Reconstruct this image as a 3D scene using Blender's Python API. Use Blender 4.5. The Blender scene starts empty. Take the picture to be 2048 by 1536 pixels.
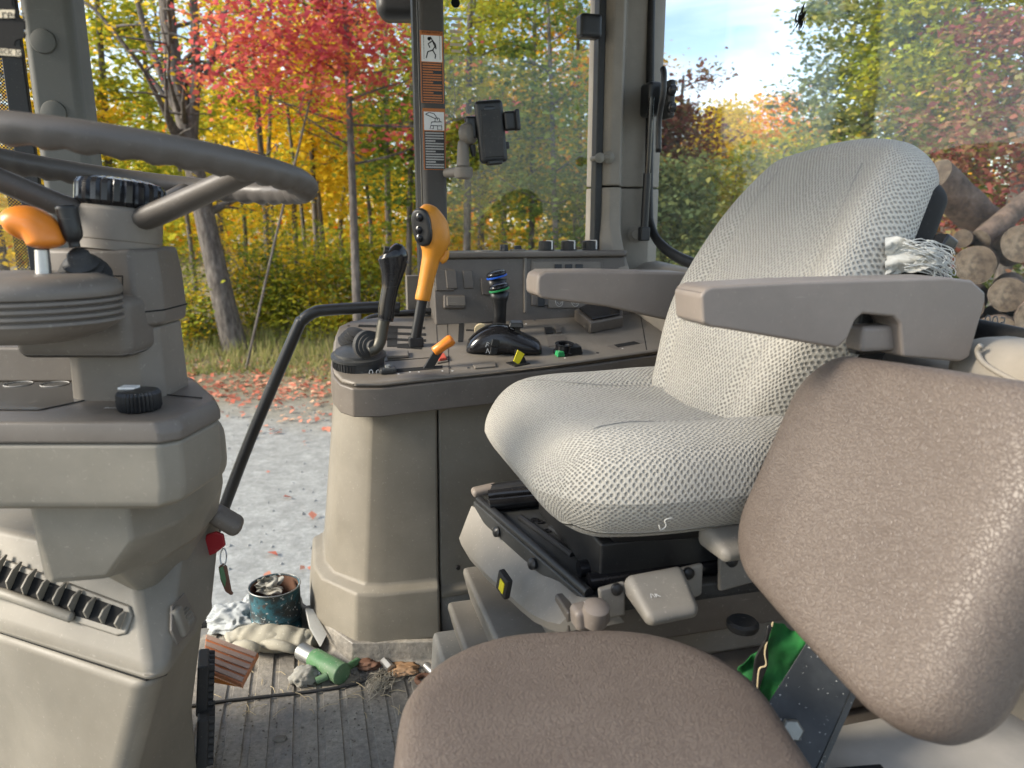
import bpy, math, random
import numpy as np
from mathutils import Vector, Matrix, noise
from mathutils.geometry import intersect_line_plane
R_ = math.radians
V = Vector
sc = bpy.context.scene
col = sc.collection
rnd = random.Random(7)

# ---------------------------------------------------------------- camera
PITCH = R_(12.3)
FPX = 1500.0
CAMZ = 1.0
EYE = V((0, 0, CAMZ))
cam_d = bpy.data.cameras.new('camera')
cam_d.sensor_width = 36.0
cam_d.lens = 36.0 * FPX / 2048.0
cam_d.clip_start = 0.02
cam_d.clip_end = 2000
cam = bpy.data.objects.new('camera', cam_d)
cam.location = EYE
cam.rotation_euler = (math.pi / 2 - PITCH, 0, 0)
col.objects.link(cam)
sc.camera = cam
cam_d.dof.use_dof = True
cam_d.dof.focus_distance = 1.45
cam_d.dof.aperture_fstop = 5.6

# ---------------------------------------------------------------- sky, sun, exposure
SUN_AZ, SUN_EL = R_(256), R_(28)      # azimuth from +Y clockwise: where the sun stands
world = bpy.data.worlds.new('World')
sc.world = world
world.use_nodes = True
wn = world.node_tree.nodes
wl = world.node_tree.links
wn.clear()
w_out = wn.new('ShaderNodeOutputWorld')
w_bg = wn.new('ShaderNodeBackground')
w_sky = wn.new('ShaderNodeTexSky')
w_sky.sky_type = 'NISHITA'
w_sky.sun_disc = False
w_sky.sun_elevation = SUN_EL
w_sky.sun_rotation = SUN_AZ
w_sky.air_density = 1.0
w_sky.dust_density = 0.8
w_sky.ozone_density = 1.0
w_tc = wn.new('ShaderNodeTexCoord')
w_map = wn.new('ShaderNodeMapping')
w_map.inputs['Scale'].default_value = (1.2, 1.2, 6.0)
w_map.inputs['Rotation'].default_value = (0.12, 0.22, 0.4)
w_noise = wn.new('ShaderNodeTexNoise')
w_noise.inputs['Scale'].default_value = 2.2
w_noise.inputs['Detail'].default_value = 6
w_noise.inputs['Distortion'].default_value = 0.6
w_ramp = wn.new('ShaderNodeValToRGB')
w_ramp.color_ramp.elements[0].position = 0.42
w_ramp.color_ramp.elements[0].color = (0.0, 0.0, 0.0, 1)
w_ramp.color_ramp.elements[1].position = 0.74
w_ramp.color_ramp.elements[1].color = (0.85, 0.85, 0.85, 1)
w_mix = wn.new('ShaderNodeMixRGB')
w_mix.inputs['Color2'].default_value = (6.8, 7.2, 7.6, 1)
wl.new(w_tc.outputs['Generated'], w_map.inputs['Vector'])
wl.new(w_map.outputs['Vector'], w_noise.inputs['Vector'])
wl.new(w_noise.outputs['Fac'], w_ramp.inputs['Fac'])
wl.new(w_ramp.outputs['Color'], w_mix.inputs['Fac'])
wl.new(w_sky.outputs['Color'], w_mix.inputs['Color1'])
wl.new(w_mix.outputs['Color'], w_bg.inputs['Color'])
w_bg.inputs['Strength'].default_value = 0.115
wl.new(w_bg.outputs['Background'], w_out.inputs['Surface'])

sun_d = bpy.data.lights.new('sun', 'SUN')
sun_d.energy = 2.9
sun_d.angle = R_(18)
sun_d.color = (1.0, 0.91, 0.77)
sun = bpy.data.objects.new('sun', sun_d)
sdir = V((math.sin(SUN_AZ) * math.cos(SUN_EL), math.cos(SUN_AZ) * math.cos(SUN_EL), math.sin(SUN_EL)))
sun.rotation_euler = (-sdir).to_track_quat('-Z', 'Y').to_euler()
sun.location = (0, 0, 30)
col.objects.link(sun)

sc.view_settings.view_transform = 'Standard'
sc.view_settings.look = 'None'
sc.view_settings.gamma = 1.0
sc.view_settings.exposure = 1.45
sc.view_settings.use_curve_mapping = False
sc.render.engine = 'CYCLES'
sc.cycles.use_denoising = True
sc.cycles.use_adaptive_sampling = True
sc.cycles.adaptive_threshold = 0.025
sc.cycles.max_bounces = 6
sc.cycles.diffuse_bounces = 2
sc.cycles.glossy_bounces = 3
sc.cycles.transmission_bounces = 4
sc.cycles.transparent_max_bounces = 12
sc.cycles.sample_clamp_indirect = 6.0
sc.cycles.caustics_reflective = False
sc.cycles.caustics_refractive = False

# ---------------------------------------------------------------- measuring helpers
YAW = R_(15.0)                              # the cab stands 15 degrees off the view direction
EL = V((math.cos(YAW), math.sin(YAW), 0))   # towards the tractor's rear
EW = V((-math.sin(YAW), math.cos(YAW), 0))  # across the cab, away from the open left door
EZ = V((0, 0, 1))


def ray(px, py):
    u, v = (px - 1024) / FPX, (768 - py) / FPX
    return V((u, math.cos(PITCH) + v * math.sin(PITCH), -math.sin(PITCH) + v * math.cos(PITCH)))


def onplane(px, py, p0, n):
    d = ray(px, py)
    return EYE + d * ((p0 - EYE).dot(n) / d.dot(n))


def at(px, py, Y): return onplane(px, py, V((0, Y, 0)), V((0, 1, 0)))
def atz(px, py, z): return onplane(px, py, V((0, 0, z)), EZ)
def atw(px, py, w): return onplane(px, py, EW * w, EW)
def atl(px, py, l): return onplane(px, py, EL * l, EL)
def cab(l, w, z): return EL * l + EW * w + EZ * z
def depth(p): return (p - EYE).dot(V((0, math.cos(PITCH), -math.sin(PITCH))))
def pxm(p, n): return n * depth(p) / FPX        # n photo pixels at point p, in metres


class Fr:
    """A local frame: origin and three axes."""
    def __init__(s, o, x, y, z=None):
        s.o = V(o); s.x = V(x).normalized()
        if z is None:
            s.z = s.x.cross(V(y)).normalized()
            s.y = s.z.cross(s.x).normalized()
        else:
            s.y = V(y).normalized(); s.z = V(z).normalized()

    def p(s, a, b, c): return s.o + s.x * a + s.y * b + s.z * c

    def ab(s, px, py, lift=0):
        q = onplane(px, py, s.o + s.z * lift, s.z) - s.o
        return q.dot(s.x), q.dot(s.y)

    def at(s, px, py, lift=0):
        return onplane(px, py, s.o + s.z * lift, s.z)


WORLD = Fr((0, 0, 0), (1, 0, 0), (0, 1, 0), (0, 0, 1))
CABF = Fr((0, 0, 0), EL, EW, EZ)

# ---------------------------------------------------------------- materials
MATS = {}


def nmat(name):
    m = bpy.data.materials.new(name)
    m.use_nodes = True
    MATS[name] = m
    nt = m.node_tree
    b = nt.nodes['Principled BSDF']
    return m, nt.nodes, nt.links, b


def coords(N, L, kind='Object', scale=(1, 1, 1), rot=(0, 0, 0)):
    tc = N.new('ShaderNodeTexCoord')
    mp = N.new('ShaderNodeMapping')
    mp.inputs['Scale'].default_value = scale
    mp.inputs['Rotation'].default_value = rot
    L.new(tc.outputs[kind], mp.inputs['Vector'])
    return mp.outputs['Vector']


def noise_n(N, L, vec, scale, detail=4, rough=0.55):
    n = N.new('ShaderNodeTexNoise')
    n.inputs['Scale'].default_value = scale
    n.inputs['Detail'].default_value = detail
    n.inputs['Roughness'].default_value = rough
    L.new(vec, n.inputs['Vector'])
    return n


def ramp_n(N, L, fac, stops):
    r = N.new('ShaderNodeValToRGB')
    e = r.color_ramp.elements
    while len(e) < len(stops):
        e.new(0.5)
    for i, (p, c) in enumerate(stops):
        e[i].position = p
        e[i].color = (c, c, c, 1) if isinstance(c, (int, float)) else (*c, 1)
    L.new(fac, r.inputs['Fac'])
    return r


def mix_n(N, L, fac, c1, c2, blend='MIX'):
    m = N.new('ShaderNodeMixRGB')
    m.blend_type = blend
    for sock, val in (('Fac', fac), ('Color1', c1), ('Color2', c2)):
        if isinstance(val, (int, float)):
            m.inputs[sock].default_value = val
        elif isinstance(val, tuple):
            m.inputs[sock].default_value = (*val, 1)
        else:
            L.new(val, m.inputs[sock])
    return m.outputs['Color']


def bump_n(N, L, b, height, strength, dist=0.001):
    bp = N.new('ShaderNodeBump')
    bp.inputs['Strength'].default_value = strength
    bp.inputs['Distance'].default_value = dist
    L.new(height, bp.inputs['Height'])
    L.new(bp.outputs['Normal'], b.inputs['Normal'])


def plastic(name, c, rough=0.5, grain=700, gs=0.12, dust=0.12, spec=0.4, dustc=(0.42, 0.39, 0.34)):
    """Moulded plastic: fine grain, uneven gloss, a thin film of dust in patches."""
    m, N, L, b = nmat(name)
    v = coords(N, L)
    big = noise_n(N, L, v, 7, 6, 0.65)
    speck = noise_n(N, L, v, 160, 3, 0.7)
    fine = noise_n(N, L, v, grain, 2)
    d = ramp_n(N, L, big.outputs['Fac'], [(0.35, 0.0), (0.75, dust)])
    d2 = ramp_n(N, L, speck.outputs['Fac'], [(0.62, 0.0), (0.74, dust * 2.2)])
    add = mix_n(N, L, 1.0, d.outputs['Color'], d2.outputs['Color'], 'ADD')
    grime = noise_n(N, L, v, 3.1, 7, 0.7)
    gm = ramp_n(N, L, grime.outputs['Fac'], [(0.42, tuple(x * 0.80 for x in c)), (0.62, c)])
    colr = mix_n(N, L, add, gm.outputs['Color'], dustc)
    sv = coords(N, L, scale=(14, 14, 150), rot=(0.5, 0.35, 0.8))
    scuff = noise_n(N, L, sv, 1.0, 3, 0.6)
    sf = ramp_n(N, L, scuff.outputs['Fac'], [(0.70, 0.0), (0.76, 0.16)])
    colr = mix_n(N, L, sf.outputs['Color'], colr, dustc)
    L.new(colr, b.inputs['Base Color'])
    rr = ramp_n(N, L, big.outputs['Fac'], [(0.3, max(rough - 0.08, 0.05)), (0.7, min(rough + 0.14, 1))])
    L.new(rr.outputs['Color'], b.inputs['Roughness'])
    b.inputs['Specular IOR Level'].default_value = spec
    bump_n(N, L, b, fine.outputs['Fac'], gs, 0.0006)
    return m


plastic('trim_dark', (0.122, 0.104, 0.087), 0.46)
plastic('trim_mid', (0.172, 0.150, 0.124), 0.5)
plastic('trim_beige', (0.20, 0.180, 0.143), 0.5, dust=0.14)
plastic('trim_pillar', (0.28, 0.248, 0.203), 0.6, dust=0.08)
plastic('black_matte', (0.010, 0.010, 0.010), 0.7, dust=0.03, spec=0.15)
plastic('pedal_worn', (0.47, 0.30, 0.22), 0.7, dust=0.5, dustc=(0.52, 0.42, 0.35))
plastic('trim_front_pillar_backlit', (0.125, 0.125, 0.112), 0.6, dust=0.05)  # front pillar trim darkened: its backlit shade is put into the colour
plastic('trim_door_pillar_backlit', (0.062, 0.056, 0.050), 0.6, dust=0.04)  # darker still, with the shade of the backlit door pillar painted in
plastic('trim_light', (0.50, 0.47, 0.43), 0.45, dust=0.06)
plastic('wheel_grip', (0.078, 0.068, 0.060), 0.42, grain=500, gs=0.1, dust=0.06)
plastic('black', (0.013, 0.0135, 0.015), 0.34, dust=0.03, gs=0.06)
plastic('black_dusty', (0.018, 0.019, 0.02), 0.42, dust=0.22, dustc=(0.20, 0.20, 0.19))
plastic('black_gloss', (0.010, 0.010, 0.012), 0.16, dust=0.02, gs=0.02)
plastic('rubber', (0.022, 0.023, 0.025), 0.65, dust=0.10)
plastic('amber', (0.66, 0.26, 0.022), 0.38, dust=0.05, gs=0.05)
plastic('orange', (0.78, 0.235, 0.022), 0.32, dust=0.04, gs=0.04)
plastic('orange_worn', (0.62, 0.17, 0.035), 0.6, dust=0.5, dustc=(0.60, 0.46, 0.36))
plastic('yellow', (0.85, 0.72, 0.02), 0.4, dust=0.03)
plastic('red_key', (0.30, 0.012, 0.018), 0.35, dust=0.03)
plastic('red_button', (0.55, 0.07, 0.035), 0.45, dust=0.1)
plastic('green_ring', (0.03, 0.30, 0.10), 0.4, dust=0.02)
plastic('blue_ring', (0.01, 0.10, 0.55), 0.4, dust=0.02)
plastic('white_print', (0.80, 0.79, 0.76), 0.6, dust=0.02)
plastic('grey_print', (0.42, 0.41, 0.39), 0.6, dust=0.02)
plastic('cream_print', (0.72, 0.60, 0.42), 0.6, dust=0.02)
plastic('decal_orange', (0.48, 0.15, 0.03), 0.5, dust=0.05)
plastic('slot_black', (0.006, 0.006, 0.006), 0.9, dust=0.0)  # flat black for print, joints and the painted shade of slots and openings
plastic('grey_metal_panel', (0.20, 0.20, 0.19), 0.55, dust=0.35)
plastic('seal', (0.012, 0.013, 0.014), 0.5, dust=0.05)
plastic('green_paint', (0.03, 0.17, 0.045), 0.5, dust=0.4)
plastic('rag_dirty', (0.36, 0.36, 0.33), 0.95, grain=260, gs=0.6, dust=0.6, dustc=(0.22, 0.19, 0.14))
plastic('paper', (0.68, 0.68, 0.64), 0.85, dust=0.25, dustc=(0.4, 0.38, 0.33))
plastic('glove', (0.34, 0.32, 0.255), 0.95, grain=300, gs=0.6, dust=0.5, dustc=(0.5, 0.47, 0.40))
plastic('fluff', (0.42, 0.45, 0.46), 0.95, grain=220, gs=0.8, dust=0.4, dustc=(0.35, 0.36, 0.36))
plastic('fabric_seam', (0.36, 0.345, 0.31), 0.95, dust=0.1)
plastic('twine', (0.42, 0.38, 0.30), 0.95, dust=0.2)
plastic('dry_leaf', (0.40, 0.22, 0.10), 0.8, dust=0.3)
plastic('straw', (0.55, 0.45, 0.27), 0.8, dust=0.1)
plastic('dirt_clod', (0.16, 0.14, 0.115), 0.95, grain=200, gs=0.6, dust=0.4)
plastic('rust', (0.14, 0.06, 0.032), 0.85, dust=0.3, dustc=(0.25, 0.2, 0.16))

for nm, c, r in (('metal', (0.55, 0.55, 0.54), 0.35), ('metal_dull', (0.32, 0.33, 0.32), 0.5), ('steel_rod', (0.07, 0.068, 0.058), 0.45)):
    m = plastic(nm, c, r, dust=0.15)
    m.node_tree.nodes['Principled BSDF'].inputs['Metallic'].default_value = 0.9

# worn black paint with bare chips
m, N, L, b = nmat('chipped_black')
v = coords(N, L)
n1 = noise_n(N, L, v, 260, 2)
sp = ramp_n(N, L, n1.outputs['Fac'], [(0.70, 0.0), (0.73, 0.8)])
n2 = noise_n(N, L, v, 12, 5)
du = ramp_n(N, L, n2.outputs['Fac'], [(0.45, (0.014, 0.016, 0.018)), (0.8, (0.06, 0.065, 0.07))])
L.new(mix_n(N, L, sp.outputs['Color'], du.outputs['Color'], (0.5, 0.5, 0.48)), b.inputs['Base Color'])
b.inputs['Roughness'].default_value = 0.42

# printed can wall: blue and dark label with rust and paint runs
m, N, L, b = nmat('can_label')
v = coords(N, L)
n1 = noise_n(N, L, v, 22, 5, 0.7)
c1 = ramp_n(N, L, n1.outputs['Fac'], [(0.42, (0.022, 0.028, 0.03)), (0.52, (0.02, 0.06, 0.075)), (0.60, (0.03, 0.13, 0.17)), (0.68, (0.07, 0.05, 0.04))])
n3 = noise_n(N, L, v, 110, 3)
s3 = ramp_n(N, L, n3.outputs['Fac'], [(0.63, 0.0), (0.68, 0.8)])
L.new(mix_n(N, L, s3.outputs['Color'], c1.outputs['Color'], (0.55, 0.56, 0.55)), b.inputs['Base Color'])
b.inputs['Roughness'].default_value = 0.45

# seat vinyl with leather grain
m, N, L, b = nmat('vinyl')
v = coords(N, L)
warp = noise_n(N, L, v, 90, 2)
vv = N.new('ShaderNodeVectorMath'); vv.operation = 'MULTIPLY_ADD'
L.new(warp.outputs['Color'], vv.inputs[0]); vv.inputs[1].default_value = (0.012, 0.012, 0.012); L.new(v, vv.inputs[2])
vor = N.new('ShaderNodeTexVoronoi'); vor.feature = 'DISTANCE_TO_EDGE'
vor.inputs['Scale'].default_value = 235
L.new(vv.outputs['Vector'], vor.inputs['Vector'])
cre = ramp_n(N, L, vor.outputs['Distance'], [(0.0, 0.0), (0.16, 1.0)])
big = noise_n(N, L, v, 9, 5)
tint = ramp_n(N, L, big.outputs['Fac'], [(0.3, (0.104, 0.083, 0.069)), (0.7, (0.132, 0.108, 0.091))])
dust = noise_n(N, L, v, 420, 3, 0.7)
dr = ramp_n(N, L, dust.outputs['Fac'], [(0.70, 0.0), (0.78, 0.6)])
c0 = mix_n(N, L, cre.outputs['Color'], (0.082, 0.064, 0.055), tint.outputs['Color'])
L.new(mix_n(N, L, dr.outputs['Color'], c0, (0.55, 0.52, 0.47)), b.inputs['Base Color'])
b.inputs['Roughness'].default_value = 0.46
b.inputs['Specular IOR Level'].default_value = 0.4
bump_n(N, L, b, cre.outputs['Color'], 0.5, 0.0010)

# woven seat cloth: staggered dark dimples in a light grey knit
m, N, L, b = nmat('fabric')
tc = N.new('ShaderNodeTexCoord')
mp = N.new('ShaderNodeMapping')
mp.inputs['Rotation'].default_value = (0, 0, R_(45))
mp.inputs['Scale'].default_value = (152, 152, 152)
L.new(tc.outputs['UV'], mp.inputs['Vector'])
vor = N.new('ShaderNodeTexVoronoi'); vor.voronoi_dimensions = '2D'
vor.inputs['Scale'].default_value = 1.0; vor.inputs['Randomness'].default_value = 0.28
L.new(mp.outputs['Vector'], vor.inputs['Vector'])
dot = ramp_n(N, L, vor.outputs['Distance'], [(0.16, 0.0), (0.44, 1.0)])
v = coords(N, L)
wear = noise_n(N, L, v, 6, 4)
wr = ramp_n(N, L, wear.outputs['Fac'], [(0.35, (0.19, 0.18, 0.158)), (0.65, (0.31, 0.296, 0.266))])
knit = noise_n(N, L, v, 900, 2)
lt = ramp_n(N, L, knit.outputs['Fac'], [(0.3, (0.385, 0.362, 0.315)), (0.7, (0.52, 0.49, 0.43))])
stain = noise_n(N, L, v, 4.5, 5)
st = ramp_n(N, L, stain.outputs['Fac'], [(0.52, 0.0), (0.75, 0.30)])
lt2 = mix_n(N, L, st.outputs['Color'], lt.outputs['Color'], (0.42, 0.37, 0.29))
L.new(mix_n(N, L, dot.outputs['Color'], wr.outputs['Color'], lt2), b.inputs['Base Color'])
b.inputs['Roughness'].default_value = 0.95
b.inputs['Specular IOR Level'].default_value = 0.15
b.inputs['Sheen Weight'].default_value = 0.15
bump_n(N, L, b, dot.outputs['Color'], 0.8, 0.002)

# green cloth
m, N, L, b = nmat('green_cloth')
v = coords(N, L)
n1 = noise_n(N, L, v, 30, 5)
c1 = ramp_n(N, L, n1.outputs['Fac'], [(0.3, (0.006, 0.07, 0.018)), (0.7, (0.012, 0.17, 0.03))])
L.new(c1.outputs['Color'], b.inputs['Base Color']); b.inputs['Roughness'].default_value = 0.8

# ribbed rubber floor with pale dried mud
m, N, L, b = nmat('floor_rubber')
v = coords(N, L)
n1 = noise_n(N, L, v, 5, 7, 0.7)
n2 = noise_n(N, L, v, 90, 4, 0.75)
mud = ramp_n(N, L, n1.outputs['Fac'], [(0.34, 0.2), (0.56, 0.95)])
gr = ramp_n(N, L, n2.outputs['Fac'], [(0.35, (0.235, 0.212, 0.175)), (0.7, (0.41, 0.375, 0.315))])
L.new(mix_n(N, L, mud.outputs['Color'], (0.075, 0.073, 0.074), gr.outputs['Color']), b.inputs['Base Color'])
rr = ramp_n(N, L, n1.outputs['Fac'], [(0.38, 0.38), (0.6, 0.9)])
L.new(rr.outputs['Color'], b.inputs['Roughness'])
bump_n(N, L, b, n2.outputs['Fac'], 0.5, 0.004)

# window glass: clear pane with a film of dust and a faint reflection
def glass(name, film, tint=(0.99, 0.995, 0.995), dustc=(0.75, 0.78, 0.76)):
    m, N, L, b = nmat(name)
    N.remove(b)
    out = N['Material Output']
    tr = N.new('ShaderNodeBsdfTransparent'); tr.inputs['Color'].default_value = (*tint, 1)
    gl = N.new('ShaderNodeBsdfGlossy'); gl.inputs['Roughness'].default_value = 0.02
    lw_ = N.new('ShaderNodeLayerWeight'); lw_.inputs['Blend'].default_value = 0.5
    pw = N.new('ShaderNodeMath'); pw.operation = 'POWER'; pw.inputs[1].default_value = 5.0
    L.new(lw_.outputs['Facing'], pw.inputs[0])
    fr = N.new('ShaderNodeMath'); fr.operation = 'MULTIPLY_ADD'; fr.inputs[1].default_value = 0.6; fr.inputs[2].default_value = 0.025
    L.new(pw.outputs[0], fr.inputs[0])
    mx = N.new('ShaderNodeMixShader')
    L.new(fr.outputs[0], mx.inputs['Fac']); L.new(tr.outputs[0], mx.inputs[1]); L.new(gl.outputs[0], mx.inputs[2])
    df = N.new('ShaderNodeBsdfDiffuse'); df.inputs['Color'].default_value = (*dustc, 1)
    tl = N.new('ShaderNodeBsdfTranslucent'); tl.inputs['Color'].default_value = (*dustc, 1)
    dd = N.new('ShaderNodeMixShader'); dd.inputs['Fac'].default_value = 0.5
    L.new(df.outputs[0], dd.inputs[1]); L.new(tl.outputs[0], dd.inputs[2])
    v = coords(N, L)
    a = noise_n(N, L, v, 3.5, 6, 0.65)
    c = noise_n(N, L, v, 190, 2, 0.5)
    ra = ramp_n(N, L, a.outputs['Fac'], [(0.3, film * 0.45), (0.7, film * 1.5)])
    rc = ramp_n(N, L, c.outputs['Fac'], [(0.73, 0.0), (0.79, min(0.5, film * 2.4))])
    f = mix_n(N, L, 1.0, ra.outputs['Color'], rc.outputs['Color'], 'ADD')
    m2 = N.new('ShaderNodeMixShader')
    L.new(f, m2.inputs['Fac']); L.new(mx.outputs[0], m2.inputs[1]); L.new(dd.outputs[0], m2.inputs[2])
    L.new(m2.outputs[0], out.inputs['Surface'])
    return m


glass('glass_side', 0.006)
glass('glass_rear', 0.016)
glass('glass_front', 0.015)
m = plastic('gauge_glass', (0.02, 0.022, 0.024), 0.08, dust=0.05, gs=0.0)

# frit: black enamel dots fading out over glass
m, N, L, b = nmat('frit')
out = N['Material Output']
tc = N.new('ShaderNodeTexCoord'); mp = N.new('ShaderNodeMapping')
mp.inputs['Rotation'].default_value = (0, 0, R_(45)); mp.inputs['Scale'].default_value = (190, 190, 190)
L.new(tc.outputs['UV'], mp.inputs['Vector'])
vor = N.new('ShaderNodeTexVoronoi'); vor.voronoi_dimensions = '2D'; vor.inputs['Scale'].default_value = 1; vor.inputs['Randomness'].default_value = 0
L.new(mp.outputs['Vector'], vor.inputs['Vector'])
dt = ramp_n(N, L, vor.outputs['Distance'], [(0.42, 1.0), (0.46, 0.0)])
tr = N.new('ShaderNodeBsdfTransparent'); mx = N.new('ShaderNodeMixShader')
b.inputs['Base Color'].default_value = (0.01, 0.01, 0.01, 1)
L.new(dt.outputs['Color'], mx.inputs['Fac']); L.new(tr.outputs[0], mx.inputs[1]); L.new(b.outputs[0], mx.inputs[2])
L.new(mx.outputs[0], out.inputs['Surface'])


def leafmat(name, stops, trans=0.45):
    m, N, L, b = nmat(name)
    N.remove(b)
    out = N['Material Output']
    g = N.new('ShaderNodeNewGeometry')
    oi = N.new('ShaderNodeObjectInfo')
    ad = N.new('ShaderNodeMath'); ad.operation = 'MULTIPLY_ADD'
    L.new(oi.outputs['Random'], ad.inputs[0]); ad.inputs[1].default_value = 0.22
    v = coords(N, L)
    nz = noise_n(N, L, v, 0.55, 3)
    sh = N.new('ShaderNodeMath'); sh.operation = 'MULTIPLY_ADD'
    L.new(nz.outputs['Fac'], sh.inputs[0]); sh.inputs[1].default_value = 1.0
    s2 = N.new('ShaderNodeMath'); s2.operation = 'MULTIPLY_ADD'
    L.new(g.outputs['Random Per Island'], s2.inputs[0]); s2.inputs[1].default_value = 0.55; s2.inputs[2].default_value = -0.42
    L.new(s2.outputs[0], sh.inputs[2])
    L.new(sh.outputs[0], ad.inputs[2])
    r = ramp_n(N, L, ad.outputs[0], stops)
    df = N.new('ShaderNodeBsdfDiffuse'); tl = N.new('ShaderNodeBsdfTranslucent')
    L.new(r.outputs['Color'], df.inputs['Color']); L.new(r.outputs['Color'], tl.inputs['Color'])
    mx = N.new('ShaderNodeMixShader'); mx.inputs['Fac'].default_value = trans
    L.new(df.outputs[0], mx.inputs[1]); L.new(tl.outputs[0], mx.inputs[2])
    L.new(mx.outputs[0], out.inputs['Surface'])


leafmat('leaf_red', [(0.0, (0.38, 0.06, 0.085)), (0.25, (0.56, 0.10, 0.12)), (0.5, (0.66, 0.16, 0.12)), (0.70, (0.74, 0.29, 0.09)), (0.88, (0.68, 0.44, 0.08)), (1.0, (0.48, 0.45, 0.08))])
leafmat('leaf_crimson', [(0.0, (0.20, 0.06, 0.06)), (0.3, (0.33, 0.11, 0.09)), (0.52, (0.37, 0.21, 0.11)), (0.75, (0.23, 0.25, 0.09)), (1.0, (0.46, 0.14, 0.11))])
leafmat('leaf_orange', [(0.0, (0.744, 0.144, 0.024)), (0.4, (0.860, 0.324, 0.024)), (0.75, (0.860, 0.540, 0.036)), (1.0, (0.860, 0.660, 0.060))])
leafmat('leaf_gold', [(0.0, (0.360, 0.300, 0.030)), (0.3, (0.720, 0.504, 0.036)), (0.6, (0.860, 0.624, 0.048)), (0.85, (0.860, 0.432, 0.036)), (1.0, (0.600, 0.540, 0.060))])
leafmat('leaf_yellowgreen', [(0.0, (0.156, 0.204, 0.036)), (0.35, (0.312, 0.360, 0.048)), (0.6, (0.504, 0.492, 0.054)), (0.85, (0.660, 0.540, 0.042)), (1.0, (0.744, 0.456, 0.036))])
leafmat('leaf_green', [(0.0, (0.072, 0.120, 0.030)), (0.35, (0.156, 0.222, 0.048)), (0.65, (0.264, 0.324, 0.054)), (0.9, (0.324, 0.336, 0.048)), (1.0, (0.540, 0.432, 0.060))])
leafmat('leaf_dull', [(0.0, (0.096, 0.144, 0.072)), (0.4, (0.204, 0.264, 0.108)), (0.7, (0.360, 0.372, 0.120)), (0.9, (0.552, 0.456, 0.120)), (1.0, (0.504, 0.240, 0.120))])
leafmat('grass', [(0.0, (0.12, 0.15, 0.045)), (0.45, (0.21, 0.235, 0.075)), (0.7, (0.34, 0.31, 0.13)), (1.0, (0.45, 0.37, 0.19))], 0.35)
leafmat('litter', [(0.0, (0.24, 0.10, 0.07)), (0.3, (0.50, 0.14, 0.09)), (0.55, (0.58, 0.26, 0.17)), (0.8, (0.55, 0.42, 0.28)), (1.0, (0.66, 0.24, 0.06))], 0.15)

m, N, L, b = nmat('bark')
v = coords(N, L, scale=(1, 1, 0.25))
n1 = noise_n(N, L, v, 14, 7, 0.7)
c1 = ramp_n(N, L, n1.outputs['Fac'], [(0.35, (0.05, 0.042, 0.036)), (0.58, (0.15, 0.132, 0.115)), (0.75, (0.27, 0.25, 0.22))])
L.new(c1.outputs['Color'], b.inputs['Base Color']); b.inputs['Roughness'].default_value = 0.95
bump_n(N, L, b, n1.outputs['Fac'], 0.9, 0.05)
m, N, L, b = nmat('log_bark')
v = coords(N, L)
n1 = noise_n(N, L, v, 9, 7, 0.75)
c1 = ramp_n(N, L, n1.outputs['Fac'], [(0.35, (0.07, 0.05, 0.038)), (0.6, (0.19, 0.13, 0.095)), (0.75, (0.30, 0.24, 0.19))])
L.new(c1.outputs['Color'], b.inputs['Base Color']); b.inputs['Roughness'].default_value = 0.95
bump_n(N, L, b, n1.outputs['Fac'], 1.0, 0.06)
m, N, L, b = nmat('cut_wood')
v = coords(N, L)
n1 = noise_n(N, L, v, 5, 5)
n2 = noise_n(N, L, v, 22, 5, 0.7)
tc = N.new('ShaderNodeTexCoord'); sx = N.new('ShaderNodeSeparateXYZ'); L.new(tc.outputs['UV'], sx.inputs[0])
ma = N.new('ShaderNodeMath'); ma.operation = 'MULTIPLY_ADD'; L.new(sx.outputs['X'], ma.inputs[0]); ma.inputs[1].default_value = 62
mb_ = N.new('ShaderNodeMath'); mb_.operation = 'MULTIPLY'; L.new(n1.outputs['Fac'], mb_.inputs[0]); mb_.inputs[1].default_value = 9
L.new(mb_.outputs[0], ma.inputs[2])
si = N.new('ShaderNodeMath'); si.operation = 'SINE'; L.new(ma.outputs[0], si.inputs[0])
c1 = ramp_n(N, L, n1.outputs['Fac'], [(0.3, (0.06, 0.042, 0.028)), (0.55, (0.125, 0.095, 0.066)), (0.8, (0.18, 0.152, 0.118))])
rg = ramp_n(N, L, si.outputs[0], [(0.0, 0.62), (0.9, 1.0)])
c2 = mix_n(N, L, 1.0, c1.outputs['Color'], rg.outputs['Color'], 'MULTIPLY')
dk = ramp_n(N, L, n2.outputs['Fac'], [(0.38, 0.45), (0.55, 1.0)])
L.new(mix_n(N, L, 1.0, c2, dk.outputs['Color'], 'MULTIPLY'), b.inputs['Base Color']); b.inputs['Roughness'].default_value = 0.9

# ground: packed grey gravel, running into leafy soil at the verge
m, N, L, b = nmat('gravel')
v = coords(N, L)
n1 = noise_n(N, L, v, 0.7, 6, 0.6)
n2 = noise_n(N, L, v, 26, 5, 0.75)
n3 = noise_n(N, L, v, 5, 6, 0.7)
g1 = ramp_n(N, L, n2.outputs['Fac'], [(0.3, (0.22, 0.222, 0.205)), (0.55, (0.31, 0.313, 0.292)), (0.75, (0.41, 0.412, 0.385))])
g2 = ramp_n(N, L, n3.outputs['Fac'], [(0.4, 0.72), (0.65, 1.05)])
gg = mix_n(N, L, 1.0, g1.outputs['Color'], g2.outputs['Color'], 'MULTIPLY')
soil = ramp_n(N, L, n2.outputs['Fac'], [(0.3, (0.10, 0.085, 0.05)), (0.7, (0.26, 0.22, 0.13))])
sx = N.new('ShaderNodeSeparateXYZ'); L.new(v, sx.inputs[0])
ma = N.new('ShaderNodeMath'); ma.operation = 'MULTIPLY_ADD'
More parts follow.
